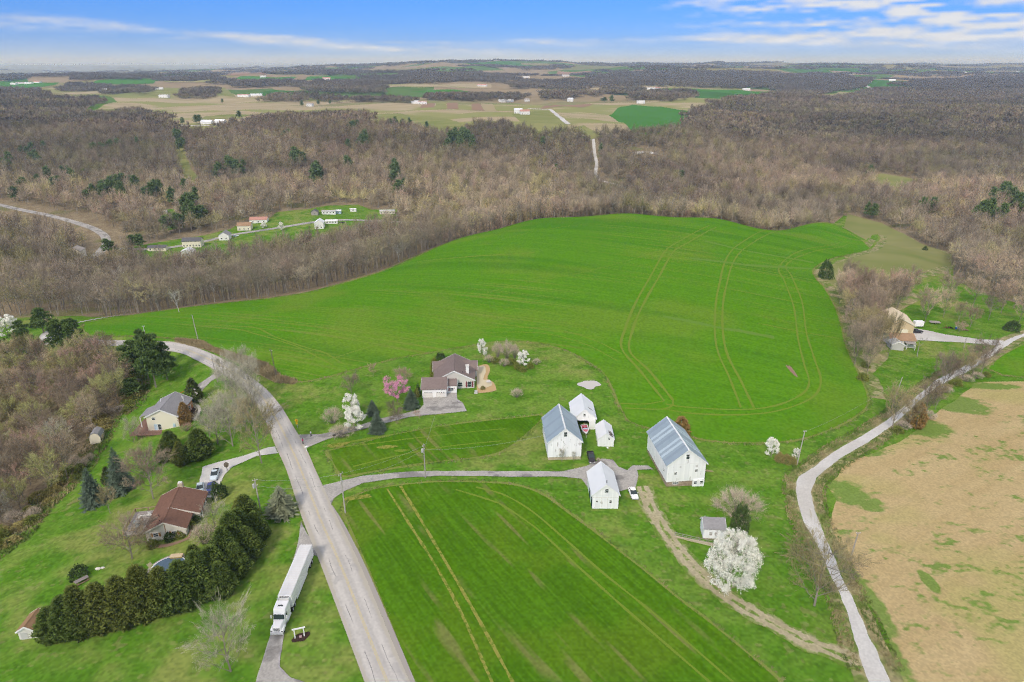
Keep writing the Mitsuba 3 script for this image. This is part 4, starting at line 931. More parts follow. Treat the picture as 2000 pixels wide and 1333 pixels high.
trees('twiggy', 'shrub', ['bare brown shrub left of the two white pears', 'bare brown shrub reaching over the paved drive', 'grey bare shrub on the lawn right of the farmhouse', 'large bare twiggy shrub behind the small grey roofed shed', 'bare brown shrub near the evergreen row end', 'bare shrub at the edge of the barn gable'], 'shrub',
      [(-53.1,178,5.4,7),(-48.5,169.8,4.4,8.2),(1.6,192.6,3.3,4.8),(54,135.3,7.8,13.2),(-69.7,125.9,4.9,7.2),(23.1,157.2,1.6,1.4)])
trees('dark_leafy', 'shrub', ['dark holly like bush between twiggy shrub and blossoming tree', 'dark green bush behind the wooden bench on the lawn', 'dark bush beside the parked blue car', 'dark rounded bush at the brown roofed house gable', 'dark bush at the right corner of the brown roofed house', 'dark evergreen bush behind the farmhouse corner', 'dark bush on the rough meadow slope', 'dark round cedar on the far meadow', 'dark bush at the gravel drive by the tan house', 'dark bushy cedar at the edge of the big field', 'upright dark shrub beside the garage', 'dark bush under the bushy cedar at the field corner'], 'shrub',
      [(52.9,130.3,7.3,4.3),(-93.9,117.7,3.3,4.2),(-73.2,143.6,4.7,4.1),(-78.5,127.9,2.1,2.8),(-75.1,134.3,1.9,2.2),(-25.2,221.2,3.1,3.6),(159.3,310.2,2.5,2.5),(311.5,502.7,3.6,3.9),(216.3,275.4,5.3,6.7),(162.6,340.1,9.8,7.4),(-29.6,194.1,4.5,2),(152.8,294.4,2.7,2.1)])
trees('leafy', 'shrub', ['olive shrub at the left gable end', 'brown green shrub right of the dark rounded gable bush', 'green shrub at the front door of the brown roofed house', 'yellow green shrub under the farmhouse side wall', 'green shrub left of the farmhouse', 'small yellow green bush on the farmhouse patio', 'low green shrub beside the upright garage shrub'], 'shrub',
      [(-81.5,125.7,2.2,2.6),(-76.5,128.6,1.9,2.4),(-75.3,131.8,2.2,2.4),(-26.5,207.7,1.8,2.4),(-26.3,212,5.1,3.5),(-9.4,197.9,1.5,1.7),(-30,193.1,3.2,1.9)])
trees('twiggy', 'shrub', 'bare bush in the planted island bed', 'shrub', [(-5.1,223.1,6.6,4.7),(-1.8,221.6,8,5.4),(0.9,221.9,6.3,4),(-8.1,218.5,3.2,3.9),(-2.7,215.3,3.1,4.3),(8.5,216.5,2.8,3.6)], 'bare bushes of the island bed')
trees('leafy', 'shrub', 'greenish bush in the planted island bed', 'shrub', [(0,216.8,2.4,3.9),(2.1,213.2,2.5,3.2),(6.2,213.8,2.2,2.8),(-5.7,218.4,2.1,3.6),(3.8,211.4,1.8,2.8)], 'green bushes of the island bed')
trees('bare_pale', 'sapling', ['left sapling against the white barn gable', 'right thin sapling against the white barn gable'], 'tree', [(13.3,156.9,4.3,2.2),(16.5,157,3.6,1.4)])
trees('leafy', 'shrub', 'green brown bush between the two flowering roadside trees', 'shrub', [(73.1,160.3,2.7,2.8),(74.9,159.8,2.8,3.1),(76.3,159,2.4,2.2)], 'bushes at the roadside pole')

# --- pines and thicket at the upper left
trees('pine', 'pine_tree', 'big dark pine of the clump at the upper bend of the main road', 'tree', [(-133.1,219.6,17.2,11.3),(-124.5,214.7,20.2,11.8),(-122.4,219.1,14.6,8.7),(-131.3,223,19.1,7.4),(-131.1,210.4,7.4,7.8)], 'pines at the road bend')
trees('pine', 'pine_tree', ['left dark pine of the pair above the red bush', 'right dark pine of the pair above the red bush', 'dark pine beside the gravel lane', 'dark pine standing highest against the woods', 'green pine at the left picture edge', 'slim dark pine left of the lane'], 'tree',
      [(-182.2,254.1,16,10),(-175.2,252.6,15.9,9.5),(-207,267.4,14.9,9.2),(-217.5,294.8,12.6,10.5),(-213.4,261.6,11.2,10.8),(-200.9,260.3,13.7,6.4)])
trees('pear', 'willow_tree', 'pale green white blossoming tree at the left picture edge', 'tree', [(-242.1,304.9,10.4,12.3)])
trees('rosy', 'shrub', 'reddish flowering bush below the pair of pines', 'shrub', [(-197.3,264.5,5.4,10.8)])
trees('bare_mid', 'bare_tree', ['brown leafed tree right of the highest pine', 'small bare tree beside the road bend pines'], 'tree', [(-210.5,292.7,7.5,7.1),(-148.8,231,13.9,8.4)])


def scatter(poly, step, seed, jit=.8):
    """points spread over the polygon, one per step by step cell"""
    x0, y0, x1, y1 = poly.bounds
    rg = np.random.default_rng(seed)
    gx, gy = np.meshgrid(np.arange(x0, x1, step), np.arange(y0, y1, step))
    p = np.stack([gx.ravel(), gy.ravel()], -1) + rg.random((gx.size, 2)) * step * jit
    shapely.prepare(poly)
    return p[shapely.contains_xy(poly, p[:, 0], p[:, 1])], rg


pts, rg = scatter(ravine.buffer(-2), 6.2, 5)
pts = pts[(pts[:, 1] > 70) & (pts[:, 0] > -240) & (np.hypot(pts[:, 0] + 128.5, pts[:, 1] - 183) > 9)]
hollow = [(x, y, rg.uniform(7, 15), rg.uniform(6, 11)) for x, y in pts[:105]]
pick = rg.random(len(hollow))
for kd, lo, hi, lab, grp in (('bare_near', 0, .5, 'brown bare tree in the wooded hollow left of the lawn', 'brown bare trees in the hollow'), ('bare_budding', .5, .72, 'budding yellow green tinged tree in the wooded hollow', 'budding trees in the hollow'),
                             ('bare_rose', .72, .80, 'reddish tinged bare tree in the wooded hollow', 'reddish bare trees in the hollow'), ('bare_pale', .80, 1.01, 'pale grey bare tree in the wooded hollow', 'pale bare trees in the hollow')):
    trees(kd, 'bare_tree', lab, 'tree', [h for h, q in zip(hollow, pick) if lo <= q < hi], grp)
rest_of_hollow = [(x, y, rg.uniform(7, 15), rg.uniform(6, 11)) for x, y in pts[105:]]
edge_pts, rg = scatter(ravine.buffer(1.5).difference(ravine.buffer(-6)).intersection(sg.box(-230, 80, -60, 300)), 3.6, 6)
edge_pts = edge_pts[np.hypot(edge_pts[:, 0] + 128.5, edge_pts[:, 1] - 182) > 7]
sel = rg.random(len(edge_pts))
trees('leafy', 'shrub', 'yellow green bush on the rough edge of the hollow', 'shrub', [(x, y, rg.uniform(1.6, 3.4), rg.uniform(3, 5.5)) for x, y in edge_pts[sel < .52]][:95], 'green bushes edging the hollow')
trees('twiggy', 'shrub', 'bare bush on the rough edge of the hollow', 'shrub', [(x, y, rg.uniform(2, 4), rg.uniform(3, 6)) for x, y in edge_pts[sel > .62]][:70], 'bare bushes edging the hollow')

# --- grove and roadside trees on the right
gp, rg = scatter(grove, 6.5, 9)
trees('bare_near', 'bare_tree', 'bare slender tree in the grove beside the tan roofed house', 'tree', [(x, y, rg.uniform(13, 19), rg.uniform(6, 9)) for x, y in gp[:46]], 'bare trees of the grove by the tan roofed house')
trees('bare_near', 'bare_tree', 'bare tree on the roadside bank of the gravel road', 'tree', [(113.4,178.4,15.3,8.3),(118.8,179.8,11.7,6.5),(127,185.5,14,7.3),(145.8,208.1,15.1,8.7),(151.9,214.8,9.8,7.1),(158.8,217.8,11.8,7.2),(164.1,220.7,13.1,7.7),(168.3,222.3,14.9,8.8),(135.3,193.8,10,5.6)], 'bare trees on the gravel road bank')
trees('twiggy', 'shrub', 'bare bush under the roadside bank trees', 'shrub', [(117.1,179.5,2.9,5.2),(128.7,186.3,3.6,5.4),(146.9,207.1,2.6,4.9),(160.1,217.2,2.7,5.4),(165.4,219.8,2.8,4.7)], 'bare bushes on the gravel road bank')
trees('leafy', 'shrub', 'dark leaved bush under the roadside bank trees', 'shrub', [(114.8,178,1.9,4),(154.6,213.9,2.4,4.3),(170.5,222.4,1.8,3.7),(124.2,182.8,2.1,3.7)], 'leafy bushes on the gravel road bank')
trees('snag', 'snag_tree', 'pale topped tree trunk with stub branches on the tan house lawn', 'tree', [(155.5,240.2,8.7,4.7)])
trees('bare_near', 'bare_tree', 'bare tree standing loosely on the grass beyond the tan roofed house', 'tree', [(182.1,281.6,17,9.9),(196.5,292,14.7,8.4),(198.9,285.1,10.1,6.9),(200.2,278.1,10.4,6.7),(216.1,290.1,16.1,9.3),(231.2,303.6,16.2,9.7),(244.4,313.5,16.6,11),(213.4,316.9,15.6,10),(224.9,314.8,14.6,11),(192.6,316.2,16.8,11),(190.2,270.4,5.1,5.2),(228.5,287.8,15,8.3)], 'loose bare trees beyond the tan roofed house')
trees('leafy', 'shrub', 'olive bush on the steep field edge left of the grove', 'shrub', [(164.3,310.2,2.9,3.9),(153.7,288.7,2.5,3.2),(171.6,331.4,3.5,4.7),(122.3,215.5,2.6,4.3),(128.8,226.6,2.3,3.4),(147,270.6,2.8,3.5)], 'olive bushes on the field edge')

# --- the woods: nearest trees singly, the rest as one wood
wpts, rg = scatter(forest.intersection(P([(-6.3,7.8),(-476.6,592),(498.1,574),(6.6,7.6)])), 6.6, 21, 1.0)
dist = np.hypot(wpts[:, 0], wpts[:, 1])
order = np.argsort(dist + rg.random(len(dist)) * 12)
inview = np.abs(np.arctan2(wpts[:, 0], wpts[:, 1])) < .665
single = [i for i in order if inview[i]][:95]
hs = rg.uniform(12, 22, len(wpts))
ws = rg.uniform(7, 14.5, len(wpts))
trees('bare_mid', 'bare_tree', 'bare tree at the near edge of the woods behind the big green field', 'tree', [(wpts[i, 0], wpts[i, 1], hs[i], ws[i]) for i in single], 'bare trees on the near edge of the woods')
taken = set(single)
labels['woodland'] = {'label': 'leafless woodland covering the valley and the far hillside', 'category': 'wood', 'kind': 'stuff'}
count = 0


def wood(kd, x, y, h, w, v):
    global count
    count += 1
    plant(f'woodland__{count:05d}', kd, x, y, h, w, rnd.random() * 6.28, v=v)


for i, t_ in enumerate(rest_of_hollow):
    wood(('bare_near', 'bare_budding', 'bare_near', 'bare_rose', 'bare_near')[i % 5], *t_, i)
for i in range(len(wpts)):
    if i not in taken:
        wood('bare_mid' if dist[i] < 520 else 'bare_far', *wpts[i], hs[i], ws[i], i)
fpts, rg = scatter(forest.intersection(P([(-466.5,600),(-921,1184),(936,1172),(474.1,594)])), 8.2, 22, 1.0)
for i, (x, y) in enumerate(fpts):
    if abs(math.atan2(x, y)) < .68:
        wood('bare_far', x, y, rg.uniform(12, 22), rg.uniform(8.5, 17), i)


# patches of far wood: several trees in one piece
def copse(seed):
    rg = np.random.default_rng(seed)
    w, c = [], []
    for k in range(14):
        a, b = far_tree(seed * 50 + k, rg.uniform(13, 19), rg.uniform(6, 8), 12, 1.5)
        o = np.append(rg.uniform(-22, 22, 2), 0)
        w.append((a[0] + o).reshape(-1, 3, 3))
        c.append((b[0] + o).reshape(-1, 3, 3))
    return tri_mesh(np.concatenate(w)), tri_mesh(np.concatenate(c))


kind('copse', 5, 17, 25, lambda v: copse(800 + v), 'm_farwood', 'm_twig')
fpts2, rg = scatter(forest.intersection(P([(-910,1192),(-2063,2702),(2087,2684),(921,1184)])), 30, 23, 1.0)
for i, (x, y) in enumerate(fpts2):
    if abs(math.atan2(x, y)) < .68:
        wood('copse', x, y, rg.uniform(15, 20), 54, i)
# woods, hedgerows and copses on the farther hills
far_woods = [P([(-794,2758),(-731,2894),(-574,3146),(-393,2184),(-471,2152),(-611,2164)]), P([(-931,2053),(-831,2041),(-965,2401),(-1050,2372)]), P([(-648,1902),(-610,1954),(-516,2022),(-254,1789),(-268,1891),(-517,2089),(-690,2075)]),
             P([(-1188,1671),(-1783,2529),(-1695,2614),(-1258,1953),(-1208,1773)]), P([(-1656,2640),(-1420,2519),(-1541,2776),(-1731,2800)]), P([(-1329,2352),(-1119,2201),(-1251,2538),(-1507,2710)]), P([(-227,1885),(-137,1931),(14,2018),(30,2119),(-122,2153),(-232,2051)]),
             P([(85,2008),(147,1978),(181,2371),(110,2437)]), P([(144,2040),(382,2254),(446,2531),(250,2362)]), P([(246,2688),(457,2705),(676,2742),(995,2827),(936,2365),(1453,2993),(1730,3526),(1641,4194),(574,4108),(311,3172)]),
             P([(0,2524),(262,2654),(286,2916),(0,3186)]), P([(-480,2625),(-266,2703),(0,3071),(0,3478),(-334,3411),(-684,3259)]), P([(327,2006),(434,1853),(565,2218),(599,2359),(388,2289)]), P([(1509,2980),(2056,2834),(2521,3492),(2711,4446),(1809,3221)]),
             P([(-1168,2771),(-738,2557),(-813,2824),(-1165,2865)]), P([(-1475,3006),(-1148,2871),(-1308,3338),(-1794,3663)]), P([(-1836,3080),(-1498,2926),(-1850,3674),(-2138,3595)]), P([(-2440,3478),(-2284,3465),(-2811,4275),(-2933,4190)])]
for i, g in enumerate(far_woods):
    b = g.bounds
    st = 30 if b[1] < 3200 else 44
    q, rg = scatter(wobble(g, 20, 120, i), st, 40 + i, 1.0)
    for j, (x, y) in enumerate(q):
        if abs(math.atan2(x, y)) < .68:
            wood('copse', x, y, rg.uniform(14, 20), 52 if st == 30 else 74, j)
# beyond four kilometres the woods gather on the slopes in bands
rg = np.random.default_rng(77)
q = np.stack([rg.uniform(-9000, 9000, 26000), rg.uniform(3600, 11500, 26000)], -1)
q = q[(np.abs(np.arctan2(q[:, 0], q[:, 1])) < .68)]
k = fbm(np.stack([q[:, 0] / 900, q[:, 1] / 520, 0 * q[:, 0]], -1), 3, 12)
q = q[k > .53]
ff = so.unary_union([g for nm, m, g in ridge_fields])
shapely.prepare(ff)
q = q[~shapely.contains_xy(ff, q[:, 0], q[:, 1])]
for j, (x, y) in enumerate(q[:7000]):
    wood('copse', x, y, rg.uniform(15, 22), 90, j)
# the evergreens that stand out of the woods
ever = [(-548,970,15,9,40,14),(-415.4,714.5,17,16,42,26),(-330.4,820.7,17,9,26,18),(-268,867,17,5,18,14),(-221.8,793.6,20,4,6,18),(-197.4,837,16,3,10,8),(-135,799.4,18,5,9,20),(-121.1,736.1,18,5,10,18),(-207,963,17,6,18,9),(-252,1129,15,4,14,6),(-324,1023,16,3,9,8),(-186,1156,15,5,14,6),(-165,1156,14,1,2,2),(-135,1122,14,1,2,2),(-74,989,19,13,26,17),(-602,842,16,9,36,26),(-668,972,15,6,30,12),(-500.5,726.5,15,6,40,22),(-369.1,704.7,16,4,14,14),(-345.6,696.7,16,3,10,14),(-315,668,17,7,20,12),(-292.9,622.3,17,6,20,12),(-500,1059,18,4,4,12),(-449,973,15,3,12,8),(-499,794,14,5,40,20),(-300.3,602,16,3,20,8),(473.1,663.3,17,9,34,16),(419.2,598.2,17,7,30,12),(462.4,622.4,17,5,16,16),(389.8,646.1,15,3,14,8),(439,860,14,3,12,6),(42,966,15,1,3,3),(122,964,13,1,3,3),(201.2,836.9,12,3,12,6),(55.9,841.8,12,3,8,5),(337.3,647.2,13,2,10,4)]
rg = np.random.default_rng(31)
for i, (x, y, hm, n, sx, sy) in enumerate(ever):
    d = math.hypot(x, y)
    for j in range(int(n * 1.3)):
        ax, ay = rg.normal() * sx * .5 * d / 1333 * .8, rg.normal() * sy * .5 * d / 1333 * 2.6
        k = key_of('pine_tree')
        plant(k, 'pine_far', x + ax, y + ay, hm * rg.uniform(.95, 1.45), hm * rg.uniform(.55, .8), rg.random() * 6.28, v=i + j)
        labels[k] = {'label': 'dark green pine standing out of the leafless woods', 'category': 'tree', 'group': 'pines in the leafless woods'}
for i, (x, y, h, w) in enumerate([(-323.1,533.3,13.8,12.3),(-312.5,551.1,12.5,9.3),(-307.3,551.6,13.3,9.3),(-588,1275,14,9),(-566,1280,17,11),(-558,1277,17,11),(-520,1366,16,12),(257,1864,20,16),(242,1897,13,22),(-507,1741,16,10),(-515,1917,14,11),(-481,1907,12,8),(-366,2056,16,20),(-269,1857,17,12),(-784,1955,14,8)]):
    k = key_of('pine_tree')
    plant(k, 'pine_far', x, y, h, max(w, h * .45), i, v=i)
    labels[k] = {'label': 'dark evergreen standing by the valley road' if i < 3 else 'dark evergreen beside a far farm on the ridge', 'category': 'tree', 'group': 'evergreens by the valley road' if i < 3 else 'evergreens by the ridge farms'}
for i, (x, y, h, w) in enumerate([(-254.3,423.1,20.7,14.7),(-236.5,374,13.7,8.9),(-239.4,357.3,12,6.8),(-154,297.4,12.4,7.1),(-35.9,659.8,16.4,12),(-157.8,343.4,16.9,10.9),(-68.1,399.8,13.2,10.5),(-106,439.5,15.4,10.3)]):
    k = key_of('bare_tree')
    plant(k, 'bare_white', x, y, min(h, 22), min(w, 13), i, v=i)
    labels[k] = {'label': 'white barked sycamore shining out at the wood edge', 'category': 'tree', 'group': 'white barked trees at the wood edge'}
# ------------------------------------------------------------------ building kit
class Frame:
    """a local frame on the ground: x along the front, y away from it, z up"""

    def __init__(self, x, y, deg, z=None):
        self.o = np.array([x, y, float(ground_at(x, y)) if z is None else z])
        c, s = math.cos(math.radians(deg)), math.sin(math.radians(deg))
        self.r = np.array([[c, -s, 0], [s, c, 0], [0, 0, 1]])

    def __call__(self, v):
        return np.asarray(v, float) @ self.r.T + self.o


def boxes(*bs):
    """boxes given by (x0, y0, z0, x1, y1, z1), joined"""
    m = []
    for x0, y0, z0, x1, y1, z1 in bs:
        b = trimesh.creation.box((abs(x1 - x0), abs(y1 - y0), abs(z1 - z0)))
        b.apply_translation(((x0 + x1) / 2, (y0 + y1) / 2, (z0 + z1) / 2))
        m.append(b)
    return trimesh.util.concatenate(m)


def prism(poly, a, b, axis):
    """polygon in the plane across the axis, extruded from a to b along x, y or z; the polygon's coordinates are the two other axes in order"""
    p = np.array(poly, float)
    m = trimesh.creation.extrude_polygon(sg.Polygon(p), b - a, engine='earcut')
    v = m.vertices
    w = {'z': np.stack([v[:, 0], v[:, 1], v[:, 2] + a], 1), 'y': np.stack([v[:, 0], v[:, 2] + a, v[:, 1]], 1), 'x': np.stack([v[:, 2] + a, v[:, 0], v[:, 1]], 1)}[axis]
    f = m.faces[:, ::-1] if axis == 'y' else m.faces
    return trimesh.Trimesh(w, f, process=False)


def tube(p, q, r, n=8, r2=None):
    p, q = np.array(p, float), np.array(q, float)
    d = unit(q - p)
    u = unit(np.cross(d, [.3, .9, .2] if abs(d[2]) > .5 else [0, 0, 1]))
    v = np.cross(d, u)
    a = np.arange(n) * 2 * np.pi / n
    ring = np.cos(a)[:, None] * u + np.sin(a)[:, None] * v
    V = np.vstack([p + ring * r, q + ring * (r2 or r), [p], [q]])
    i = np.arange(n)
    j = (i + 1) % n
    F = np.vstack([np.stack([i, j, j + n], 1), np.stack([i, j + n, i + n], 1), np.stack([j, i, 0 * i + 2 * n], 1), np.stack([i + n, j + n, 0 * i + 2 * n + 1], 1)])
    return trimesh.Trimesh(V, F, process=False)


def add(fr, parent, name, mesh, m, smooth=False, label=None):
    return part(parent, name, (fr(mesh.vertices), mesh.faces), m, smooth, label)


def window(fr, k, face, at, u, z, w, h, m='m_white', holder='wall', name='window', glass='m_glass', shutters=None):
    """framed window on a wall plane; face x or y: the axis across the wall, at: its coordinate (sign of the outside in the last item)"""
    pos, sg_ = at
    t = .09

    def bx(u0, z0, u1, z1, d):
        a, b = sorted((pos, pos + sg_ * d))
        return (u0, a, z0, u1, b, z1) if face == 'y' else (a, u0, z0, b, u1, z1)
    a = [bx(u - w / 2 - t, z - h / 2 - t, u - w / 2, z + h / 2 + t, .07), bx(u + w / 2, z - h / 2 - t, u + w / 2 + t, z + h / 2 + t, .07), bx(u - w / 2, z + h / 2, u + w / 2, z + h / 2 + t, .07),
         bx(u - w / 2, z - h / 2 - t, u + w / 2, z - h / 2, .09), bx(u - w / 2, z - .03, u + w / 2, z + .03, .055)]
    wk = add(fr, k, name, boxes(*a), m)
    add(fr, wk, 'pane', boxes(bx(u - w / 2, z - h / 2, u + w / 2, z + h / 2, .03)), glass)
    if shutters:
        for q in (-1, 1):
            uu = u + q * (w / 2 + t + .24)
            add(fr, wk, 'shutter', boxes(bx(uu - .22, z - h / 2 - .05, uu + .22, z + h / 2 + .05, .06)), shutters)


def door(fr, k, face, at, u, z0, w, h, m, name='door'):
    pos, sg_ = at
    a, b = sorted((pos, pos + sg_ * .08))
    return add(fr, k, name, boxes((u - w / 2, a, z0, u + w / 2, b, z0 + h) if face == 'y' else (a, u - w / 2, z0, b, u + w / 2, z0 + h)), m)


def gable(fr, k, W, L, eave, ridge, wall_m, roof_m, axis='y', x0=0.0, y0=0.0, over=.35, base=-1.2, panels=0, panel_mats=None, trim='m_white', wall='wall', roof='roof', hole=None, mid=None):
    """gabled body: walls, two roof slopes with thickness, barge boards. axis: the way the ridge runs"""
    B, Lx = (W, L) if axis == 'y' else (L, W)
    o0, p0 = (x0, y0) if axis == 'y' else (y0, x0)
    mid = B / 2 if mid is None else mid
    prof = [(o0, base), (o0 + B, base), (o0 + B, eave), (o0 + mid, ridge), (o0, eave)]
    if hole is None:
        add(fr, k, wall, prism(prof, p0, p0 + Lx, axis), wall_m)
    else:
        add(fr, k, wall, hole(prof), wall_m)
    th = .16
    rk = []
    for sg_ in (-1, 1):
        run = mid if sg_ < 0 else B - mid
        sl = (ridge - eave) / run
        ex = o0 + mid + sg_ * (run + over)
        ez = eave - over * sl
        n = max(panels, 1)
        q0, q1 = p0 - over, p0 + Lx + over
        slab = [(o0 + mid, ridge + .02), (ex, ez + .02), (ex, ez + .02 + th), (o0 + mid, ridge + .02 + th)]
        if panels:
            st = (q1 - q0) / n
            rkey = add(fr, k, roof, prism(slab, q0, q1, axis), panel_mats[0])
            sl_n = np.array([sg_ * sl, 1]) / math.hypot(sl, 1)
            rg = np.random.default_rng(int(W * 100 + sg_))
            for i in range(n):
                up = .03 + .02 * rg.random()
                pl = [(o0 + mid - sg_ * 0, ridge + th + .02), (ex + sg_ * .05, ez + th + .02 - .05 * sl), (ex + sg_ * .05 + sl_n[0] * up, ez + th + .02 - .05 * sl + sl_n[1] * up), (o0 + mid + sl_n[0] * up * .2, ridge + th + .02 + up)]
                add(fr, rkey, 'panel', prism(pl, q0 + i * st + .025, q0 + (i + 1) * st - .025, axis), panel_mats[i % len(panel_mats)] if callable(panel_mats) is False else panel_mats(i))
            rk.append(rkey)
        else:
            rk.append(add(fr, k, roof, prism(slab, q0, q1, axis), roof_m))
        for q in (q0 - .05, q1):
            bp = [(o0 + mid, ridge - .16), (ex, ez - .16), (ex, ez + .06 + th), (o0 + mid, ridge + .06 + th)]
            add(fr, rk[-1], 'barge_board', prism(bp, q, q + .05, axis), trim)
    cap = [(o0 + mid - .22, ridge + th - .10), (o0 + mid, ridge + th + .10), (o0 + mid + .22, ridge + th - .10), (o0 + mid, ridge + th - .02)]
    add(fr, rk[0], 'ridge_cap', prism(cap, p0 - over - .02, p0 + Lx + over + .02, axis), trim if panels else roof_m)
    return rk


# ------------------------------------------------------------------ the white barns
fr = Frame(39.1, 146.6, 6.5, .45)
k = thing('barn', 'largest white barn with long blue grey metal roof and brick red stone base', 'barn')
add(fr, k, 'foundation', boxes((.12, .12, -2.2, 9.88, 16.5, .75)), 'm_stone')
gable(fr, k, 10, 16.6, 5.9, 10.0, 'm_boards', None, base=.75, panels=18, panel_mats=['m_metal', 'm_metal', 'm_metal_dark', 'm_metal', 'm_metal_light', 'm_metal', 'm_metal_light'], over=.4)
add(fr, k, 'board_band', boxes((0, -.04, 5.75, 10, -.002, 5.9)), 'm_white')
add(fr, k, 'lean_to', boxes((6.9, -.25, -2.2, 9.95, .1, 1.1)), 'm_boards')
window(fr, k, 'y', (0, -1), 5.0, 7.9, .75, 1.3)
for u, z in ((2.2, 3.2), (7.6, 3.7)):
    window(fr, k, 'y', (0, -1), u, z, .7, .6)
for u in (7.6, 9.2):
    window(fr, k, 'y', (-.25, -1), u, .25, .75, .75)
window(fr, k, 'y', (.12, -1), 2.5, .25, 1.4, .5)
window(fr, k, 'x', (0, -1), 2.2, 3.0, .6, .8)
for y in (6.5, 8.2):
    door(fr, k, 'x', (0, -1), y, .8, 1.6, 3.6, 'm_white')
add(fr, k, 'doorstep', boxes((7.4, -1.2, -1.6, 10.0, -.26, -1.05)), 'm_concrete')

fr = Frame(9.6, 157.7, 3.5, .6)
k = thing('barn', 'white barn with peeling paint and blue grey roof left of the open shed', 'barn')
add(fr, k, 'foundation', boxes((.1, .1, -1.6, 8.9, 13.3, 1.0)), 'm_sandstone')
gable(fr, k, 9.0, 13.4, 5.7, 9.7, 'm_boards', None, base=1.0, panels=14, panel_mats=['m_metal', 'm_metal', 'm_metal_dark', 'm_metal', 'm_metal'], over=.35)
window(fr, k, 'y', (0, -1), 4.6, 7.9, .8, 1.35)
window(fr, k, 'x', (0, -1), 4.0, 3.6, .6, .8)
rg = np.random.default_rng(4)
for i in range(12):
    u, z = (rg.uniform(1, 8), rg.uniform(2, 6.3))
    add(fr, k, 'weathered_board', boxes((u, -.012, z, u + rg.uniform(.06, .14), -.001, z + rg.uniform(.25, .9))), 'm_weathered')
mat('m_sandstone', proc(lambda p, n, uv: mix((.42, .36, .26), (.54, .48, .36), mikit.voronoi((p.x + p.y) * 2, p.z * 3)[2])))

fr = Frame(17.6, 174.0, 0.5, .7)
k = thing('barn', 'white shed with a wide open front full of stored things', 'shed')


def open_front(prof):
    b = boxes((0, .14, -1, .14, 9.6, 3.9), (6.46, .14, -1, 6.6, 9.6, 3.9), (0, 9.46, -1, 6.6, 9.6, 3.9))
    front = sg.Polygon(prof).difference(sg.Polygon([(.35, -2), (4.75, -2), (4.75, 2.5), (4.2, 3.1), (.9, 3.1), (.35, 2.5)]))
    f = [prism(list(g.exterior.coords)[:-1], 0, .14, 'y') for g in getattr(front, 'geoms', [front])]
    back = prism([(0, 3.9), (6.6, 3.9), (3.3, 6.7)], 9.46, 9.6, 'y')
    return trimesh.util.concatenate([b, back] + f)


gable(fr, k, 6.6, 9.6, 3.9, 6.7, 'm_boards', 'm_metal_pale', base=-1.0, over=.35, hole=open_front)
add(fr, k, 'earth_floor', boxes((.15, .15, -.3, 6.45, 9.45, .05)), 'm_mulch')
window(fr, k, 'y', (0, -1), 3.3, 4.9, .6, .8)
door(fr, k, 'y', (0, -1), 5.7, .2, 1.3, 3.0, 'm_white')
add(fr, k, 'roof_gap', prism([(4.6, 5.62 + .22), (5.9, 4.52 + .22), (5.9, 4.52 + .26), (4.6, 5.62 + .26)], 3.0, 3.25, 'y'), 'm_dark')
rg = np.random.default_rng(5)
for i in range(22):
    x, y, s = rg.uniform(.6, 4.6), rg.uniform(.7, 3.4), rg.uniform(.2, .5)
    kk = thing('crate' if i % 2 else 'firewood_block', 'stored wooden crate in the dark mouth of the open shed' if i % 2 else 'cut firewood block in the dark mouth of the open shed', 'crate' if i % 2 else 'firewood', 'crates stored in the open shed' if i % 2 else 'firewood in the open shed')
    m = boxes((x, y, .05, x + s, y + s * .8, .05 + s * rg.uniform(.6, 1.6))) if i % 2 else tube((x, y, .2), (x + .4, y + .15, .25), .16, 7)
    scene[kk] = mikit.ply((fr(m.vertices), m.faces), ['m_weathered', 'm_straw', 'm_deck', 'm_wood'][i % 4])

fr = Frame(23.9, 165.0, -1, .45)
k = thing('shed', 'small white shed with a patch of broken roof boards', 'shed')
gable(fr, k, 4.4, 7.4, 2.6, 4.3, 'm_boards', 'm_metal_pale', base=-.8, over=.22)
rg = np.random.default_rng(6)
for i in range(11):
    y = .1 + i * .24
    x = rg.uniform(2.9, 3.3)
    z = 4.3 - (x - 2.2) * .773
    x1 = rg.uniform(3.9, 4.6)
    z1 = 4.3 - (x1 - 2.2) * .773
    add(fr, k, 'bare_lath', prism([(x, z + .185), (x1, z1 + .185), (x1, z1 + .24), (x, z + .24)], y, y + .11, 'y'), ['m_dark', 'm_dark', 'm_weathered'][i % 3])
window(fr, k, 'y', (0, -1), 3.0, 2.7, .5, .6)
for q, u in enumerate((2.4, 3.4)):
    add(fr, k, 'loose_board', boxes((u, -1.0, -.4, u + .5, -.4, .25 - .2 * q)), 'm_white')

fr = Frame(19.3, 137.1, 1.0, .05)
k = thing('barn', 'white building with whitish metal roof at the gravel yard in front of the other barns', 'barn')
gable(fr, k, 6.3, 9.6, 4.1, 6.9, 'm_boards', 'm_metal_pale', base=-1.0, over=.32)
window(fr, k, 'y', (0, -1), 3.3, 5.1, .75, 1.0)
window(fr, k, 'y', (0, -1), 1.1, 2.1, .5, .5)
window(fr, k, 'y', (0, -1), 4.4, 2.0, .5, .75)
add(fr, k, 'board_band', boxes((0, -.04, 3.15, 6.3, -.002, 3.25)), 'm_offwhite')
for u in (2.2, 3.6):
    add(fr, k, 'door_batten', boxes((u, -.03, -.6, u + .08, -.001, 3.1)), 'm_offwhite')
add(fr, k, 'stove_pipe', tube((3.25, .35, 6.6), (3.25, .35, 7.75), .09), 'm_dark')
for y in (.9, 4.6):
    door(fr, k, 'x', (0, -1), y, 0, 1.4, 2.6, 'm_bluegreen')

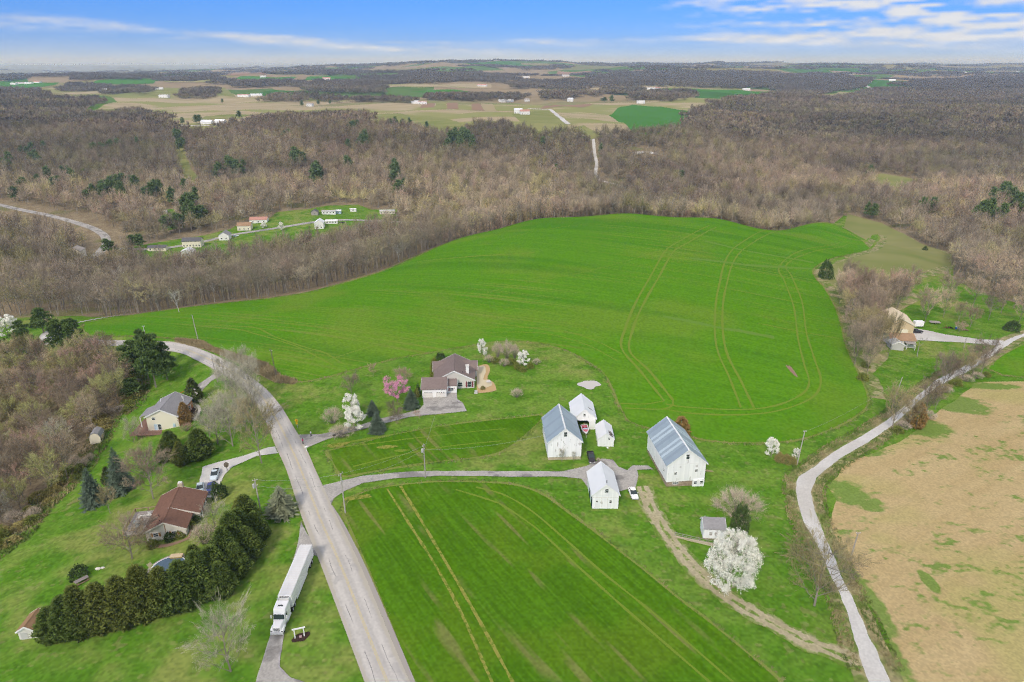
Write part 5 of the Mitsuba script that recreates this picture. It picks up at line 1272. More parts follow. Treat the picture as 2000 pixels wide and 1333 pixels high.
fr = Frame(43.4, 126.6, -4, -.55)
k = thing('shed', 'small white shed with grey shingle roof beside the big white blossoming tree', 'shed')
add(fr, k, 'foundation', boxes((.05, .05, -1.6, 4.65, 3.6, .25)), 'm_stone')
gable(fr, k, 4.7, 3.7, 2.9, 4.5, 'm_boards', 'm_shingle_grey', axis='x', base=.25, over=.2)
for u in (1.6, 2.8):
    window(fr, k, 'y', (0, -1), u, 1.55, .62, .85, glass='m_weathered')
add(fr, k, 'vent_pipe', tube((.3, 1.8, 4.4), (.3, 1.8, 5.0), .06), 'm_white')
k = thing('fence', 'low wall with a rail fence running left from the small grey roofed shed', 'fence')
a, b = np.array([(37.2,127.5),(45.6,124.6)])
n = 6
for i in range(n):
    q = a + (b - a) * i / (n - 1)
    z = float(ground_at(*q))
    part(k, 'post', tube((*q, z - .3), (*q, z + 1.05), .055, 6), 'm_weathered')
for h in (.5, .98):
    part(k, 'rail', tube((*a, float(ground_at(*a)) + h), (*b, float(ground_at(*b)) + h), .045, 6), 'm_weathered')
fw = Frame(a[0], a[1] - .45, math.degrees(math.atan2(b[1] - a[1], b[0] - a[0])))
add(fw, k, 'low_wall', boxes((0, -.2, -1.2, np.linalg.norm(b - a), .15, .35)), 'm_sandstone')

# ------------------------------------------------------------------ grey farmhouse with garage
fr = Frame(-25.0, 198.2, 3.5, 1.9)
k = thing('farmhouse', 'grey sided farmhouse with taupe shingle roof, double garage and white chimney', 'house')
gable(fr, k, 12.8, 13.2, 3.1, 6.4, 'm_siding', 'm_shingle_taupe', over=.4, base=-1.2)
gable(fr, k, 17.0 - 2.6, 4.6, 2.9, 5.0, 'm_siding', 'm_shingle_taupe', axis='x', x0=-.6, y0=8.3, over=.35, base=-1.2, wall='rear_wing_wall', roof='rear_wing_roof')
gable(fr, k, 7.6, 7.0, 2.9, 5.1, 'm_white', 'm_shingle_taupe', axis='x', x0=-3.6, y0=-5.6, over=.3, base=-1.2, wall='garage_wall', roof='garage_roof')
gable(fr, k, 3.2, 3.4, 2.6, 4.0, 'm_white', 'm_shingle_taupe', axis='x', x0=4.02, y0=-3.0, over=.15, base=-1.2, wall='entry_wall', roof='entry_roof')
for u in (-1.75, 2.15):
    d = door(fr, k, 'y', (-5.6, -1), u, -.35, 3.1, 2.2, 'm_white', 'garage_door')
    for z in (.2, .75, 1.3):
        add(fr, d, 'panel', boxes((u - 1.45, -5.72, z - .22, u + 1.45, -5.685, z + .22)), 'm_offwhite')
    for q in (-1.0, -.35, .35, 1.0):
        add(fr, d, 'pane', boxes((u + q - .2, -5.715, 1.58, u + q + .2, -5.685, 1.78)), 'm_glass')
window(fr, k, 'y', (-3.0, -1), 5.6, 1.3, 1.0, .9, shutters='m_maroon')
door(fr, k, 'y', (-3.0, -1), 6.6, -.3, .7, 1.9, 'm_white')
window(fr, k, 'y', (0, -1), 8.2, 1.5, 1.5, 1.4)
window(fr, k, 'y', (0, -1), 11.3, 1.5, 1.3, 1.9, shutters='m_maroon')
for u in (10.0,):
    door(fr, k, 'y', (0, -1), u, -.3, .6, .5, 'm_dark', 'crawl_vent')
for y in (2.5, 6.0):
    window(fr, k, 'x', (12.8, 1), y, 1.5, 1.1, 1.3)
ch = add(fr, k, 'chimney', boxes((10.2, 2.3, 2.5, 11.2, 3.3, 6.9)), 'm_white')
add(fr, ch, 'cap', boxes((10.1, 2.2, 6.9, 11.3, 3.4, 7.05)), 'm_offwhite')
for x, y in ((8.3, 1.2), (9.2, .9)):
    add(fr, k, 'vent_pipe', tube((x, y, 4.0), (x, y, 5.75), .07), 'm_dark')
add(fr, k, 'shrub_kerb', boxes((7.4, -.9, -1.0, 12.2, -.1, -.1)), 'm_mulch')
lay('patio_mulch', smooth_poly([(-12.2,215.3),(-8.9,216.9),(-7.5,212.8),(-8.2,205.7),(-6.4,203.4),(-5.3,199.7),(-5.6,196.8),(-10.6,195.4),(-11.4,198.3)]), 'm_bark_mulch', .07)
mat('m_bark_mulch', (.50, .355, .185))
lay('patio', smooth_poly([(-12.2,214.9),(-9.6,215.3),(-8.9,210.8),(-9.5,204.9),(-7.3,204.5),(-6.5,201.1),(-8.3,199),(-11.1,199.4)]), 'm_paver', .16)
k = thing('patio_table', 'round pale table on the stone patio', 'table')
tx, ty = [(-7.7,201.9)][0]
tz = float(ground_at(tx, ty)) + .16
part(k, 'top', tube((tx, ty, tz + .70), (tx, ty, tz + .76), .75, 16), 'm_offwhite')
part(k, 'leg', tube((tx, ty, tz), (tx, ty, tz + .70), .08), 'm_offwhite')
tx, ty = [(-11.5,195.5)][0]
k = thing('heat_pump', 'small pale heat pump unit in front of the farmhouse corner', 'heat pump')
fq = Frame(tx, ty, 3)
add(fq, k, 'casing', boxes((-.45, -.4, 0, .45, .4, .8)), 'm_pale')
add(fq, k, 'base', boxes((-.6, -.6, -.2, .6, .6, .04)), 'm_concrete')

# ------------------------------------------------------------------ cream house by the hollow
fr = Frame(-111.0, 182.6, 4, -4.3)
k = thing('cream_house', 'cream sided house with grey shingle roof and a brick front', 'house')
gable(fr, k, 9.4, 11.5, 4.6, 6.9, 'm_cream', 'm_shingle_grey', over=.4, base=-1.5)
add(fr, k, 'brick_front', boxes((9.4, .05, -1.5, 9.52, 11.45, 4.55)), 'm_brick')
mat('m_brick', proc(lambda p, n, uv: mix((.36, .14, .06), (.52, .24, .11), mikit.noise(p.x * 4 + p.y * 4, p.z * 9, 0))))
window(fr, k, 'y', (0, -1), 2.2, 3.9, .9, .8)
window(fr, k, 'y', (0, -1), 2.4, 1.0, .95, 1.9, glass='m_lightblue', name='sliding_door')
window(fr, k, 'y', (0, -1), 3.5, 1.0, .95, 1.9, name='sliding_door')
add(fr, k, 'meter_box', boxes((7.6, -.25, 1.0, 8.3, -.002, 2.0)), 'm_lightblue')
for y in (2, 5, 8.5):
    window(fr, k, 'x', (9.52, 1), y, 2.9, 1.0, 1.3)
    door(fr, k, 'x', (9.52, 1), y + 1.2, .4, .3, 3.2, 'm_white', 'pilaster')
add(fr, k, 'porch_roof', prism([(-3.0, 3.3), (.1, 4.5), (.1, 4.68), (-3.0, 3.48)], 2.0, 8.0, 'y'), 'm_shingle_grey')
for y in (2.2, 7.8):
    add(fr, k, 'porch_post', boxes((-2.9, y - .1, -1.5, -2.7, y + .1, 3.35)), 'm_white')
for x, y in ((1.8, 7.5), (7.6, 9.4), (8.2, 8.7)):
    add(fr, k, 'vent_pipe', tube((x, y, 5.2), (x, y, 6.9), .09), 'm_white')
add(fr, k, 'deck', boxes((-4.5, -2.6, -.35, 5.0, -.02, -.1), (-4.5, 0, -.35, -.02, 7.5, -.1)), 'm_deck')
for x in np.arange(-4.4, 5.0, 1.1):
    add(fr, k, 'deck_post', boxes((x - .06, -2.6, -1.8, x + .06, -2.48, .85)), 'm_deck')
add(fr, k, 'deck_rail', boxes((-4.5, -2.62, .85, 5.0, -2.46, .93), (-4.56, -2.5, .85, -4.42, 7.5, .93)), 'm_deck')
add(fr, k, 'steps', boxes((3.9, -3.6, -1.3, 5.0, -2.65, -.9), (3.9, -3.2, -.9, 5.0, -2.65, -.55)), 'm_orange')
lay('garden_path', band([(-101.5,195.7),(-99.3,192.6),(-98.3,188.7),(-98.3,186.3)], .9), 'm_concrete', .12)
lay('garden_bed', smooth_poly([(-103.5,193.7),(-101.7,195.7),(-98.9,190),(-98.7,185.8),(-100,184.9)]), 'm_mulch', .09)
k = thing('garden_wall', 'timber wall edging the terrace behind the cream house', 'wall')
pa, pb = [(-112.3,204.5),(-110.6,208.9)]
fw = Frame(*pa, math.degrees(math.atan2(pb[1] - pa[1], pb[0] - pa[0])))
lw = math.dist(pa, pb)
for i in range(3):
    add(fw, k, 'timber', boxes((i * .1, -.1, -.3 + i * .3, lw - i * .1, .1, -.02 + i * .3)), 'm_orange')

# ------------------------------------------------------------------ brown roofed house with deck
fr = Frame(-83.6, 127.4, 10.5, -2.1)
k = thing('ranch_house', 'off white house with long brown shingle roof and timber deck', 'house')
add(fr, k, 'foundation', boxes((.05, .05, -1.6, 8.55, 13.7, .35)), 'm_sandstone')
gable(fr, k, 8.6, 13.9, 2.9, 5.0, 'm_offwhite', 'm_shingle_brown', over=.45, base=.35, trim='m_offwhite')
gable(fr, k, 10.2, 8.1, 2.72, 4.985, 'm_offwhite', 'm_shingle_brown', y0=5.77, over=.42, base=.3, trim='m_offwhite', wall='rear_wall', roof='rear_roof', mid=4.3)
for u in (2.1, 6.1):
    window(fr, k, 'y', (0, -1), u, 1.75, 1.0, .9, shutters='m_orange_shutter')
mat('m_orange_shutter', (.40, .20, .085))
window(fr, k, 'y', (.05, -1), 3.4, -.1, .7, .4)
add(fr, k, 'downspout', boxes((4.26, -.08, .3, 4.36, -.002, 4.7)), 'm_orange_shutter')
window(fr, k, 'x', (8.6, 1), 2.2, 1.6, .9, 1.7)
window(fr, k, 'x', (8.6, 1), 4.2, 1.6, .9, 1.7)
for y in (7.5, 10.8, 12.8):
    window(fr, k, 'x', (10.2, 1), y, 1.6, 1.1, 1.2)
door(fr, k, 'x', (10.2, 1), 9.0, .3, .9, 2.0, 'm_maroon')
ch = add(fr, k, 'chimney', boxes((3.9, 13.93, -1.0, 5.1, 14.8, 6.0)), 'm_sandstone')
add(fr, ch, 'flue', boxes((4.1, 14.1, 6.0, 4.5, 14.6, 6.35), (4.6, 14.1, 6.0, 4.95, 14.6, 6.3)), 'm_white')
for x, y in ((2.4, 3.2), (3.2, 1.0)):
    add(fr, k, 'vent_pipe', tube((x, y, 3.8), (x, y, 4.95), .07), 'm_dark')
add(fr, k, 'porch_post', boxes((10.7, 6.3, -.5, 10.9, 6.5, 2.3)), 'm_white')
dk = add(fr, k, 'deck', boxes((-6.0, 3.0, .25, -.1, 12.0, .45)), 'm_weathered')
for i in range(30):
    add(fr, dk, 'plank', boxes((-6.0, 3.02 + i * .3, .452, -.1, 3.27 + i * .3, .49)), ['m_weathered', 'm_deckgrey', 'm_weathered'][i % 3])
mat('m_deckgrey', (.29, .26, .245))
for x in (-5.9, -3.0, -.4):
    for y in (3.1, 7.5, 11.9):
        add(fr, dk, 'post', boxes((x - .08, y - .08, -2.4, x + .08, y + .08, 1.5)), 'm_deck')
add(fr, dk, 'rail', boxes((-6.05, 2.95, 1.4, -.1, 3.1, 1.5), (-6.08, 3.12, 1.4, -5.93, 11.88, 1.5), (-6.05, 11.9, 1.4, -.1, 12.05, 1.5)), 'm_wood')
for i in range(26):
    add(fr, dk, 'baluster', boxes((-6.04, 3.3 + i * .33, .5, -5.98, 3.36 + i * .33, 1.395)), 'm_wood')
add(fr, k, 'lower_deck', boxes((-4.0, -.2, -.9, -.15, 2.9, -.7)), 'm_deck')
for x in (-3.9, -2.0, -.3):
    add(fr, k, 'lower_post', boxes((x - .07, -.15, -2.3, x + .07, 0, .45)), 'm_deck')
add(fr, k, 'lower_rail', boxes((-4.0, -.2, .38, -.15, -.08, .46), (-4.06, -.05, .38, -3.92, 2.9, .46)), 'm_deck')
add(fr, k, 'pergola_beam', boxes((-3.2, 6.7, 2.55, .9, 6.95, 2.8)), 'm_offwhite')
for i, (x, y) in enumerate(((-2.4, 6.0), (-3.6, 5.2), (-4.3, 8.8), (-2.2, 9.6))):
    kk = thing('deck_chair', ['grey cushioned chair near the middle of the timber deck', 'grey chair at the open edge of the timber deck', 'pale chair at the outer rail of the timber deck', 'pale chair at the far end of the timber deck'][i], 'chair')
    m_ = 'm_bluegrey' if i < 2 else 'm_pale'
    add(fr, kk, 'seat', boxes((x - .35, y - .35, .85, x + .35, y + .35, .98)), m_)
    add(fr, kk, 'backrest', boxes((x - .35, y + .28, .98, x + .35, y + .38, 1.55)), m_)
    for lx in (-.3, .3):
        for ly in (-.3, .3):
            add(fr, kk, 'leg', boxes((x + lx - .03, y + ly - .03, .49, x + lx + .03, y + ly + .03, .85)), 'm_dark')
mat('m_bluegrey', (.22, .26, .27))
kk = thing('deck_table', 'dark square table on the timber deck', 'table')
add(fr, kk, 'top', boxes((-4.9, 5.9, 1.18, -3.5, 7.3, 1.25)), 'm_bluegrey')
for lx in (-4.8, -3.6):
    for ly in (6.0, 7.2):
        add(fr, kk, 'leg', boxes((lx - .04, ly - .04, .49, lx + .04, ly + .04, 1.18)), 'm_dark')
lay('garden_bed', smooth_poly([(-83,126.3),(-78.2,126.5),(-74.8,128.3),(-75.7,132),(-75.2,135.4),(-76.4,137.1),(-74.3,129),(-74.2,127.5),(-77.7,125.4),(-82.2,125.2)]), 'm_clay', .09)
lay('garden_path', band([(-75.9,135.9),(-75,137.4),(-75,139.8),(-75.5,142.9)], 1.2), 'm_dirt', .10)

# pool, bench and sheds on the lower lawn
px_, py_ = [(-74,117.6)][0]
pz_ = float(ground_at(px_, py_))
k = thing('swimming_pool', 'round pool under a dark cover behind the evergreen row', 'pool')
a = np.linspace(0, 2 * np.pi, 25)[:-1]
part(k, 'wall', prism(np.stack([px_ + 3.6 * np.cos(a), py_ + 3.6 * np.sin(a)], 1), pz_ - .3, pz_ + .55, 'z'), 'm_lightblue')
part(k, 'cover', prism(np.stack([px_ + 3.45 * np.cos(a), py_ + 3.45 * np.sin(a)], 1), pz_ + .5, pz_ + .62, 'z'), 'm_pool')
part(k, 'rim', prism(np.stack([px_ + 3.75 * np.cos(a), py_ + 3.75 * np.sin(a)], 1), pz_ + .42, pz_ + .55, 'z'), 'm_white')
lay('pool_terrace', sg.Point(px_, py_).buffer(5.0), 'm_paver_grey', .08)
mat('m_paver_grey', (.34, .31, .27))
lay('garden_path', band([(-79.8,120.1),(-78.5,118.8),(-77.1,117.1),(-76.8,115.8)], 1.0), 'm_dirt', .09)
bx_, by_ = [(-73.8,121)][0]
k = thing('pump_house', 'low tan box standing behind the covered pool', 'box')
fq = Frame(bx_, by_, 8)
add(fq, k, 'body', boxes((-1.2, -.5, -.2, 1.2, .5, .9)), 'm_ochre')
add(fq, k, 'lid', boxes((-1.3, -.6, .9, 1.3, .6, 1.0)), 'm_tan')
bx_, by_ = [(-92.1,115.7)][0]
k = thing('picnic_table', 'weathered wooden picnic table below the dark green bush', 'table')
fq = Frame(bx_, by_, 52)
for i in range(5):
    add(fq, k, 'board', boxes((-1.35, -.55 + i * .22, .74, 1.35, -.55 + i * .22 + .2, .80)), 'm_deckgrey')
for y in (-.95, .75):
    add(fq, k, 'bench', boxes((-1.35, y, .42, 1.35, y + .22, .47)), 'm_deck')
for x in (-1.0, 1.0):
    add(fq, k, 'trestle', boxes((x - .05, -.9, .36, x + .05, .9, .42), (x - .05, -.5, 0, x + .05, -.4, .74), (x - .05, .4, 0, x + .05, .5, .74)), 'm_deck')
bx_, by_ = [(-90.8,119.6)][0]
k = thing('garden_stones', 'pair of pale stones on the lower lawn', 'stones')
for i, (x, y, s) in enumerate(((0, 0, .55), (.9, .3, .4))):
    m = trimesh.creation.icosphere(subdivisions=1, radius=s)
    m.vertices *= [1.2, .8, .55]
    part(k, 'stone', (m.vertices + [bx_ + x, by_ + y, float(ground_at(bx_, by_)) + .1], m.faces), 'm_offwhite')
fr = Frame(-95.2, 100.3, 4)
k = thing('garden_shed', 'garden shed with brown roof at the left end of the evergreen row', 'shed')
gable(fr, k, 3.4, 4.4, 2.1, 3.2, 'm_offwhite', 'm_shingle_tan', over=.25, base=-.9)
mat('m_shingle_tan', proc(tint(f_shingle, (.34, .215, .125))))
door(fr, k, 'y', (0, -1), 1.1, -.1, 1.3, 1.8, 'm_pale')
gx_, gy_ = [(-129.7,182.4)][0]
fr = Frame(gx_, gy_, 14, float(ground_at(gx_ + 2, gy_ + 2)) + .5)
k = thing('gambrel_shed', 'little cream shed with grey barn shaped roof on the lawn edge', 'shed')
prof = [(0, -.5), (3.0, -.5), (3.0, 1.9), (2.5, 2.75), (1.5, 3.2), (.5, 2.75), (0, 1.9)]
add(fr, k, 'wall', prism(prof, 0, 4.0, 'y'), 'm_cream')
rp = [(-.15, 1.75), (.42, 2.84), (1.5, 3.34), (2.58, 2.84), (3.15, 1.75), (3.05, 1.75), (2.5, 2.76), (1.5, 3.22), (.5, 2.76), (-.05, 1.75)]
add(fr, k, 'roof', prism(rp, -.15, 4.15, 'y'), 'm_shingle_grey')
door(fr, k, 'x', (3.0, 1), 2.0, -.1, 1.4, 1.8, 'm_tan')
for y in (.6, 3.4):
    door(fr, k, 'x', (3.0, 1), y, .2, .3, 1.2, 'm_dark', 'shutter')

# ------------------------------------------------------------------ tan roofed barn and house on the right
bx_, by_ = [(154.1,264.4)][0]
fr = Frame(bx_, by_, -14)
k = thing('tan_barn', 'big barn with pale tan roof behind the bare grove', 'barn')
gable(fr, k, 11.5, 13, 4.6, 7.4, 'm_tan', 'm_palebeige', over=.4, base=-2, trim='m_cream')
mat('m_palebeige', proc(tint(f_metal_pale, (1.02, .86, .62))))
window(fr, k, 'x', (11.5, 1), 4, 2.2, 1, 1)
door(fr, k, 'y', (0, -1), 8, -.5, 3, 3.2, 'm_cream')
bx_, by_ = [(150,249.9)][0]
fr = Frame(bx_, by_, -6)
k = thing('tan_house', 'low house with orange brown roof and open porch beside the tan barn', 'house')
gable(fr, k, 9.5, 7, 2.6, 4.2, 'm_offwhite', 'm_shingle_orange', axis='x', over=.35, base=-1.5, y0=.5)
gable(fr, k, 4.6, 4, 2.3, 3.4, 'm_pale', 'm_pale', over=.25, base=-1.5, x0=-1.0, y0=-3.6, wall='front_wing_wall', roof='front_wing_roof')
mat('m_shingle_orange', proc(tint(f_shingle, (.38, .25, .16))))
add(fr, k, 'porch_roof', boxes((5.0, -2.4, 2.2, 8.6, .2, 2.35)), 'm_weathered')
for x in (5.2, 8.4):
    add(fr, k, 'porch_post', boxes((x - .09, -2.3, -1.0, x + .09, -2.12, 2.2)), 'm_white')
for u in (5.8, 8.2):
    window(fr, k, 'y', (.5, -1), u, 1.3, .9, 1.1)

# ------------------------------------------------------------------ vehicles


def loft(rings):
    """closed skin through rings (n, m, 3)"""
    r = np.array(rings, float)
    n, m = r.shape[:2]
    V = np.vstack([r.reshape(-1, 3), r[0].mean(0)[None], r[-1].mean(0)[None]])
    F = []
    for i in range(n - 1):
        for j in range(m):
            a, b, c, d = i * m + j, i * m + (j + 1) % m, (i + 1) * m + (j + 1) % m, (i + 1) * m + j
            F += [(a, b, c), (a, c, d)]
    for j in range(m):
        F += [((j + 1) % m, j, n * m), ((n - 1) * m + j, (n - 1) * m + (j + 1) % m, n * m + 1)]
    t = trimesh.Trimesh(V, F, process=False)
    trimesh.repair.fix_normals(t)
    return t


def section(x, z0, z1, w, top=.86, n=3):
    """a rounded body section across the car at x"""
    h = w / 2
    return [(x, -h * .92, z0), (x, -h, z0 + (z1 - z0) * .3), (x, -h * .98, z0 + (z1 - z0) * .7), (x, -h * top, z1), (x, h * top, z1), (x, h * .98, z0 + (z1 - z0) * .7), (x, h, z0 + (z1 - z0) * .3), (x, h * .92, z0)]


def wheel(fr, k, x, y, r, w, name='wheel'):
    a = add(fr, k, name, tube((x, y - w / 2, r), (x, y + w / 2, r), r, 14), 'm_tyre')
    add(fr, a, 'rim', tube((x, y - w / 2 - .01, r), (x, y + w / 2 + .01, r), r * .58, 10), 'm_steel')


def car(label, front, rear, paint, style='sedan', L=4.7, cat='car', name='car'):
    """x forward"""
    f, r = np.array(front), np.array(rear)
    c = (f + r) / 2
    fr = Frame(c[0], c[1], math.degrees(math.atan2(f[1] - r[1], f[0] - r[0])), float(ground_at(*c)) + .12)
    k = thing(name, label, cat)
    W, h = 1.85, L / 2
    if style == 'pickup':
        body = [section(-h, .45, .98, W * .95), section(-h + .1, .38, 1.02, W), section(h - 1.6, .36, 1.02, W), section(h - .7, .38, .98, W), section(h, .45, .80, W * .88)]
        cab = [section(-h + 1.75, 1.0, 1.02, W * .93), section(-h + 1.95, 1.0, 1.68, W * .86), section(h - 2.5, 1.0, 1.70, W * .86), section(h - 1.55, 1.0, 1.04, W * .92)]
        roof = (-h + 1.98, h - 2.52, 1.69)
        bed = boxes((-h + .15, -.75, .95, -h + 1.7, .75, 1.035))
    else:
        body = [section(-h, .45, .80, W * .86), section(-h + .25, .32, .92, W * .96), section(-h + 1.0, .30, .98, W), section(h - 1.5, .30, .95, W), section(h - .4, .32, .82, W * .96), section(h, .42, .66, W * .82)]
        cab = [section(-h + .55, .92, .95, W * .88), section(-h + 1.25, .92, 1.40, W * .78), section(h - 2.35, .92, 1.44, W * .78), section(h - 1.35, .92, .96, W * .90)]
        roof = (-h + 1.25, h - 2.38, 1.43)
        bed = None
    add(fr, k, 'body', loft(body), paint, 40)
    add(fr, k, 'cabin_glass', loft(cab), 'm_glass', 30)
    add(fr, k, 'roof', prism(np.array([(roof[0], -.66), (roof[1], -.66), (roof[1] + .1, 0), (roof[1], .66), (roof[0], .66)]) * [1, .97], roof[2] - .02, roof[2] + .045, 'z'), paint)
    if bed is not None:
        add(fr, k, 'bed', bed, 'm_dark')
    for x in (roof[0] - .25, (roof[0] + roof[1]) / 2):
        add(fr, k, 'pillar', boxes((x - .05, -.735, .96, x + .05, -.70, roof[2] - .05), (x - .05, .70, .96, x + .05, .735, roof[2] - .05)), paint)
    for s in (-1, 1):
        add(fr, k, 'headlight', boxes((h - .10, s * .62 - .18, .58, h + .02, s * .62 + .18, .72)), 'm_white')
        add(fr, k, 'tail_light', boxes((-h - .02, s * .66 - .14, .66, -h + .08, s * .66 + .14, .82)), 'm_red')
        add(fr, k, 'mirror', boxes((h - 1.85, s * .98 - .09, .98, h - 1.65, s * .98 + .09, 1.12)), paint)
        for x in (-h + .95, h - .9):
            wheel(fr, k, x, s * .80, .34, .24)
    add(fr, k, 'bumper', boxes((h - .05, -.78, .35, h + .06, .78, .52)), 'm_steel')
    return k


q = [(-77.6,150.2),(-78.8,155.5),(-75.9,144),(-77.8,149.8),(-78.6,144.4),(-80.8,150),(21.4,156.1),(21.3,160.8),(30.3,140.2),(30,145.2),(168.6,267.6),(172.4,268.1)]
car('silver pickup truck with white hood parked behind the dark blue car', q[0], q[1], 'm_paint_silver', 'pickup', 5.3, 'pickup')
car('dark blue car half hidden by the dark bush', q[2], q[3], 'm_paint_blue')
car('pale blue car close to the brown roof corner', q[4], q[5], 'm_paint_teal')
car('black pickup truck parked below the white barn', q[6], q[7], 'm_paint_black', 'pickup', 5.2, 'pickup')
car('white sedan parked beside the gravel yard', q[8], q[9], 'm_paint_white')
car('dark truck with white nose on the drive of the tan house', q[11], q[10], 'm_paint_black', 'pickup', 5.4, 'pickup')
q = [(-158.5,642.2),(-162.9,640),(-243.6,597.9),(-247.4,595.9)]
car('dark car on the valley road by the white trailer', q[0], q[1], 'm_paint_black')
car('grey car on the valley road beside the gabled house', q[2], q[3], 'm_paint_silver')

# semi-trailer truck
f, r = np.array([(-44.2,97.3),(-44.2,118.6)])
u_ = unit(f - r)
c = f - u_ * 10.7
fr = Frame(c[0], c[1], math.degrees(math.atan2(u_[1], u_[0])), float(ground_at(*c)) + .14)
k = thing('semi_truck', 'white semi truck with long white box trailer on the side drive', 'truck')
tr = add(fr, k, 'trailer', boxes((-11.0, -1.3, 1.15, 4.1, 1.3, 4.05)), 'm_paint_white')
add(fr, tr, 'roof', boxes((-10.95, -1.27, 4.052, 4.05, 1.27, 4.09)), 'm_trailer_roof')
mat('m_trailer_roof', proc(lambda p, n, uv: mix((.60, .605, .62), (.74, .745, .75), mikit.fbm(p.x * 1.2, p.y * .5, 0, 3))))
for i in range(22):
    add(fr, tr, 'roof_bow', boxes((-10.8 + i * .68, -1.26, 4.09, -10.72 + i * .68, 1.26, 4.105)), 'm_offwhite')
for i in range(24):
    x = -10.7 + i * .63
    for s in (-1, 1):
        add(fr, tr, 'side_rib', boxes((x, s * 1.302, 1.25, x + .06, s * 1.325, 3.95)), 'm_offwhite')
add(fr, tr, 'rear_frame', boxes((-11.06, -1.32, 1.0, -11.0, 1.32, 1.25), (-11.06, -1.32, 1.25, -11.0, -1.2, 4.05), (-11.06, 1.2, 1.25, -11.0, 1.32, 4.05)), 'm_steel')
add(fr, tr, 'cooling_unit', boxes((4.1, -1.0, 2.1, 4.55, 1.0, 3.9)), 'm_white')
add(fr, tr, 'cooling_grille', boxes((4.2, -.9, 3.9, 4.5, .9, 3.93), (4.55, -.55, 2.6, 4.565, -.1, 3.1)), 'm_dark')
add(fr, tr, 'side_skirt', boxes((-6.2, -1.27, .45, 1.2, -1.23, 1.15), (-6.2, 1.23, .45, 1.2, 1.27, 1.15)), 'm_white')
for x in (-9.9, -8.6):
    for s in (-1, 1):
        wheel(fr, tr, x, s * .98, .5, .55)
for s in (-1, 1):
    add(fr, tr, 'landing_leg', boxes((1.5, s * .9 - .07, .1, 1.64, s * .9 + .07, 1.15)), 'm_steel')
add(fr, k, 'chassis', boxes((1.4, -.5, .65, 9.6, .5, .95)), 'm_dark')
cabp = [section(5.15, .95, 3.75, 2.45, .93), section(5.25, .9, 3.9, 2.5, .93), section(7.35, .9, 3.82, 2.5, .90), section(7.9, .9, 3.05, 2.4, .86), section(8.25, .9, 2.1, 2.3, .9)]
cb = add(fr, k, 'cab', loft(cabp), 'm_paint_white', 30)
add(fr, cb, 'windscreen', loft([[(7.935, -.98, 3.0), (7.935, .98, 3.0), (7.975, .98, 3.02), (7.975, -.98, 3.02)], [(8.245, -1.02, 2.14), (8.245, 1.02, 2.14), (8.285, 1.02, 2.16), (8.285, -1.02, 2.16)]]), 'm_glass')
add(fr, cb, 'roof_window', boxes((6.35, -.5, 3.84, 6.7, .5, 3.90)), 'm_glass')
for s in (-1, 1):
    add(fr, cb, 'side_window', boxes((7.0, s * 1.235, 2.15, 7.75, s * 1.252, 2.95)), 'm_glass')
hd = add(fr, k, 'hood', loft([section(8.2, .85, 2.12, 2.2, .82), section(9.2, .8, 1.98, 1.9, .78), section(9.95, .75, 1.75, 1.7, .75)]), 'm_paint_white', 40)
add(fr, hd, 'grille', boxes((9.95, -.62, .85, 10.02, .62, 1.65)), 'm_chrome')
for i in range(6):
    add(fr, hd, 'grille_bar', boxes((10.02, -.58, .92 + i * .12, 10.04, .58, .96 + i * .12)), 'm_dark')
add(fr, k, 'bumper', boxes((9.9, -1.2, .35, 10.25, 1.2, .75)), 'm_chrome')
for s in (-1, 1):
    fd = add(fr, k, 'fender', loft([section(8.5, .75, 1.15, .5, .8), section(8.9, .8, 1.3, .55, .8), section(9.6, .75, 1.25, .55, .8), section(10.0, .6, 1.05, .5, .8)]).apply_translation((0, s * 1.0, 0)), 'm_paint_white', 40)
    add(fr, fd, 'headlight', boxes((9.98, s * 1.0 - .2, .82, 10.04, s * 1.0 + .2, 1.0)), 'm_glass')
    wheel(fr, k, 9.15, s * 1.02, .5, .32)
    for x in (2.6, 3.9):
        wheel(fr, k, x, s * .96, .5, .56)
    add(fr, k, 'fuel_tank', tube((5.2, s * 1.0, .75), (7.2, s * 1.0, .75), .32, 12), 'm_chrome')
    add(fr, k, 'exhaust_stack', tube((4.95, s * 1.1, 1.0), (4.95, s * 1.1, 4.2), .08), 'm_chrome')
    mr = add(fr, k, 'mirror', boxes((8.0, s * 1.5 - .1, 2.2, 8.1, s * 1.5 + .1, 2.95)), 'm_white')
    add(fr, mr, 'arm', boxes((7.9, min(s * 1.15, s * 1.48), 2.5, 7.95, max(s * 1.15, s * 1.48), 2.55)), 'm_steel')

# boat on its trailer, white cargo trailer, flat trailer
f, r = np.array([(21.2,168.1),(20.9,174.1)])
u_ = unit(f - r)
fr = Frame(*r, math.degrees(math.atan2(u_[1], u_[0])))
k = thing('boat', 'white motor boat with pink red interior beside the barn', 'boat')
hull = []
for x, w, z0 in ((0, .95, .55), (1.2, 1.02, .5), (2.6, .98, .5), (3.6, .72, .6), (4.3, .34, .8), (4.65, .04, 1.1)):
    hull.append([(x, -w, 1.3 + x * .02), (x, -w * .9, 1.0), (x, 0, z0), (x, w * .9, 1.0), (x, w, 1.3 + x * .02), (x, w * .5, 1.22 + x * .02), (x, 0, 1.2 + x * .02), (x, -w * .5, 1.22 + x * .02)])
add(fr, k, 'hull', loft(hull), 'm_white', 35)
add(fr, k, 'interior', prism([(.15, -.8), (2.6, -.8), (3.5, -.5), (4.0, 0), (3.5, .5), (2.6, .8), (.15, .8)], 1.3, 1.36, 'z'), 'm_pink')
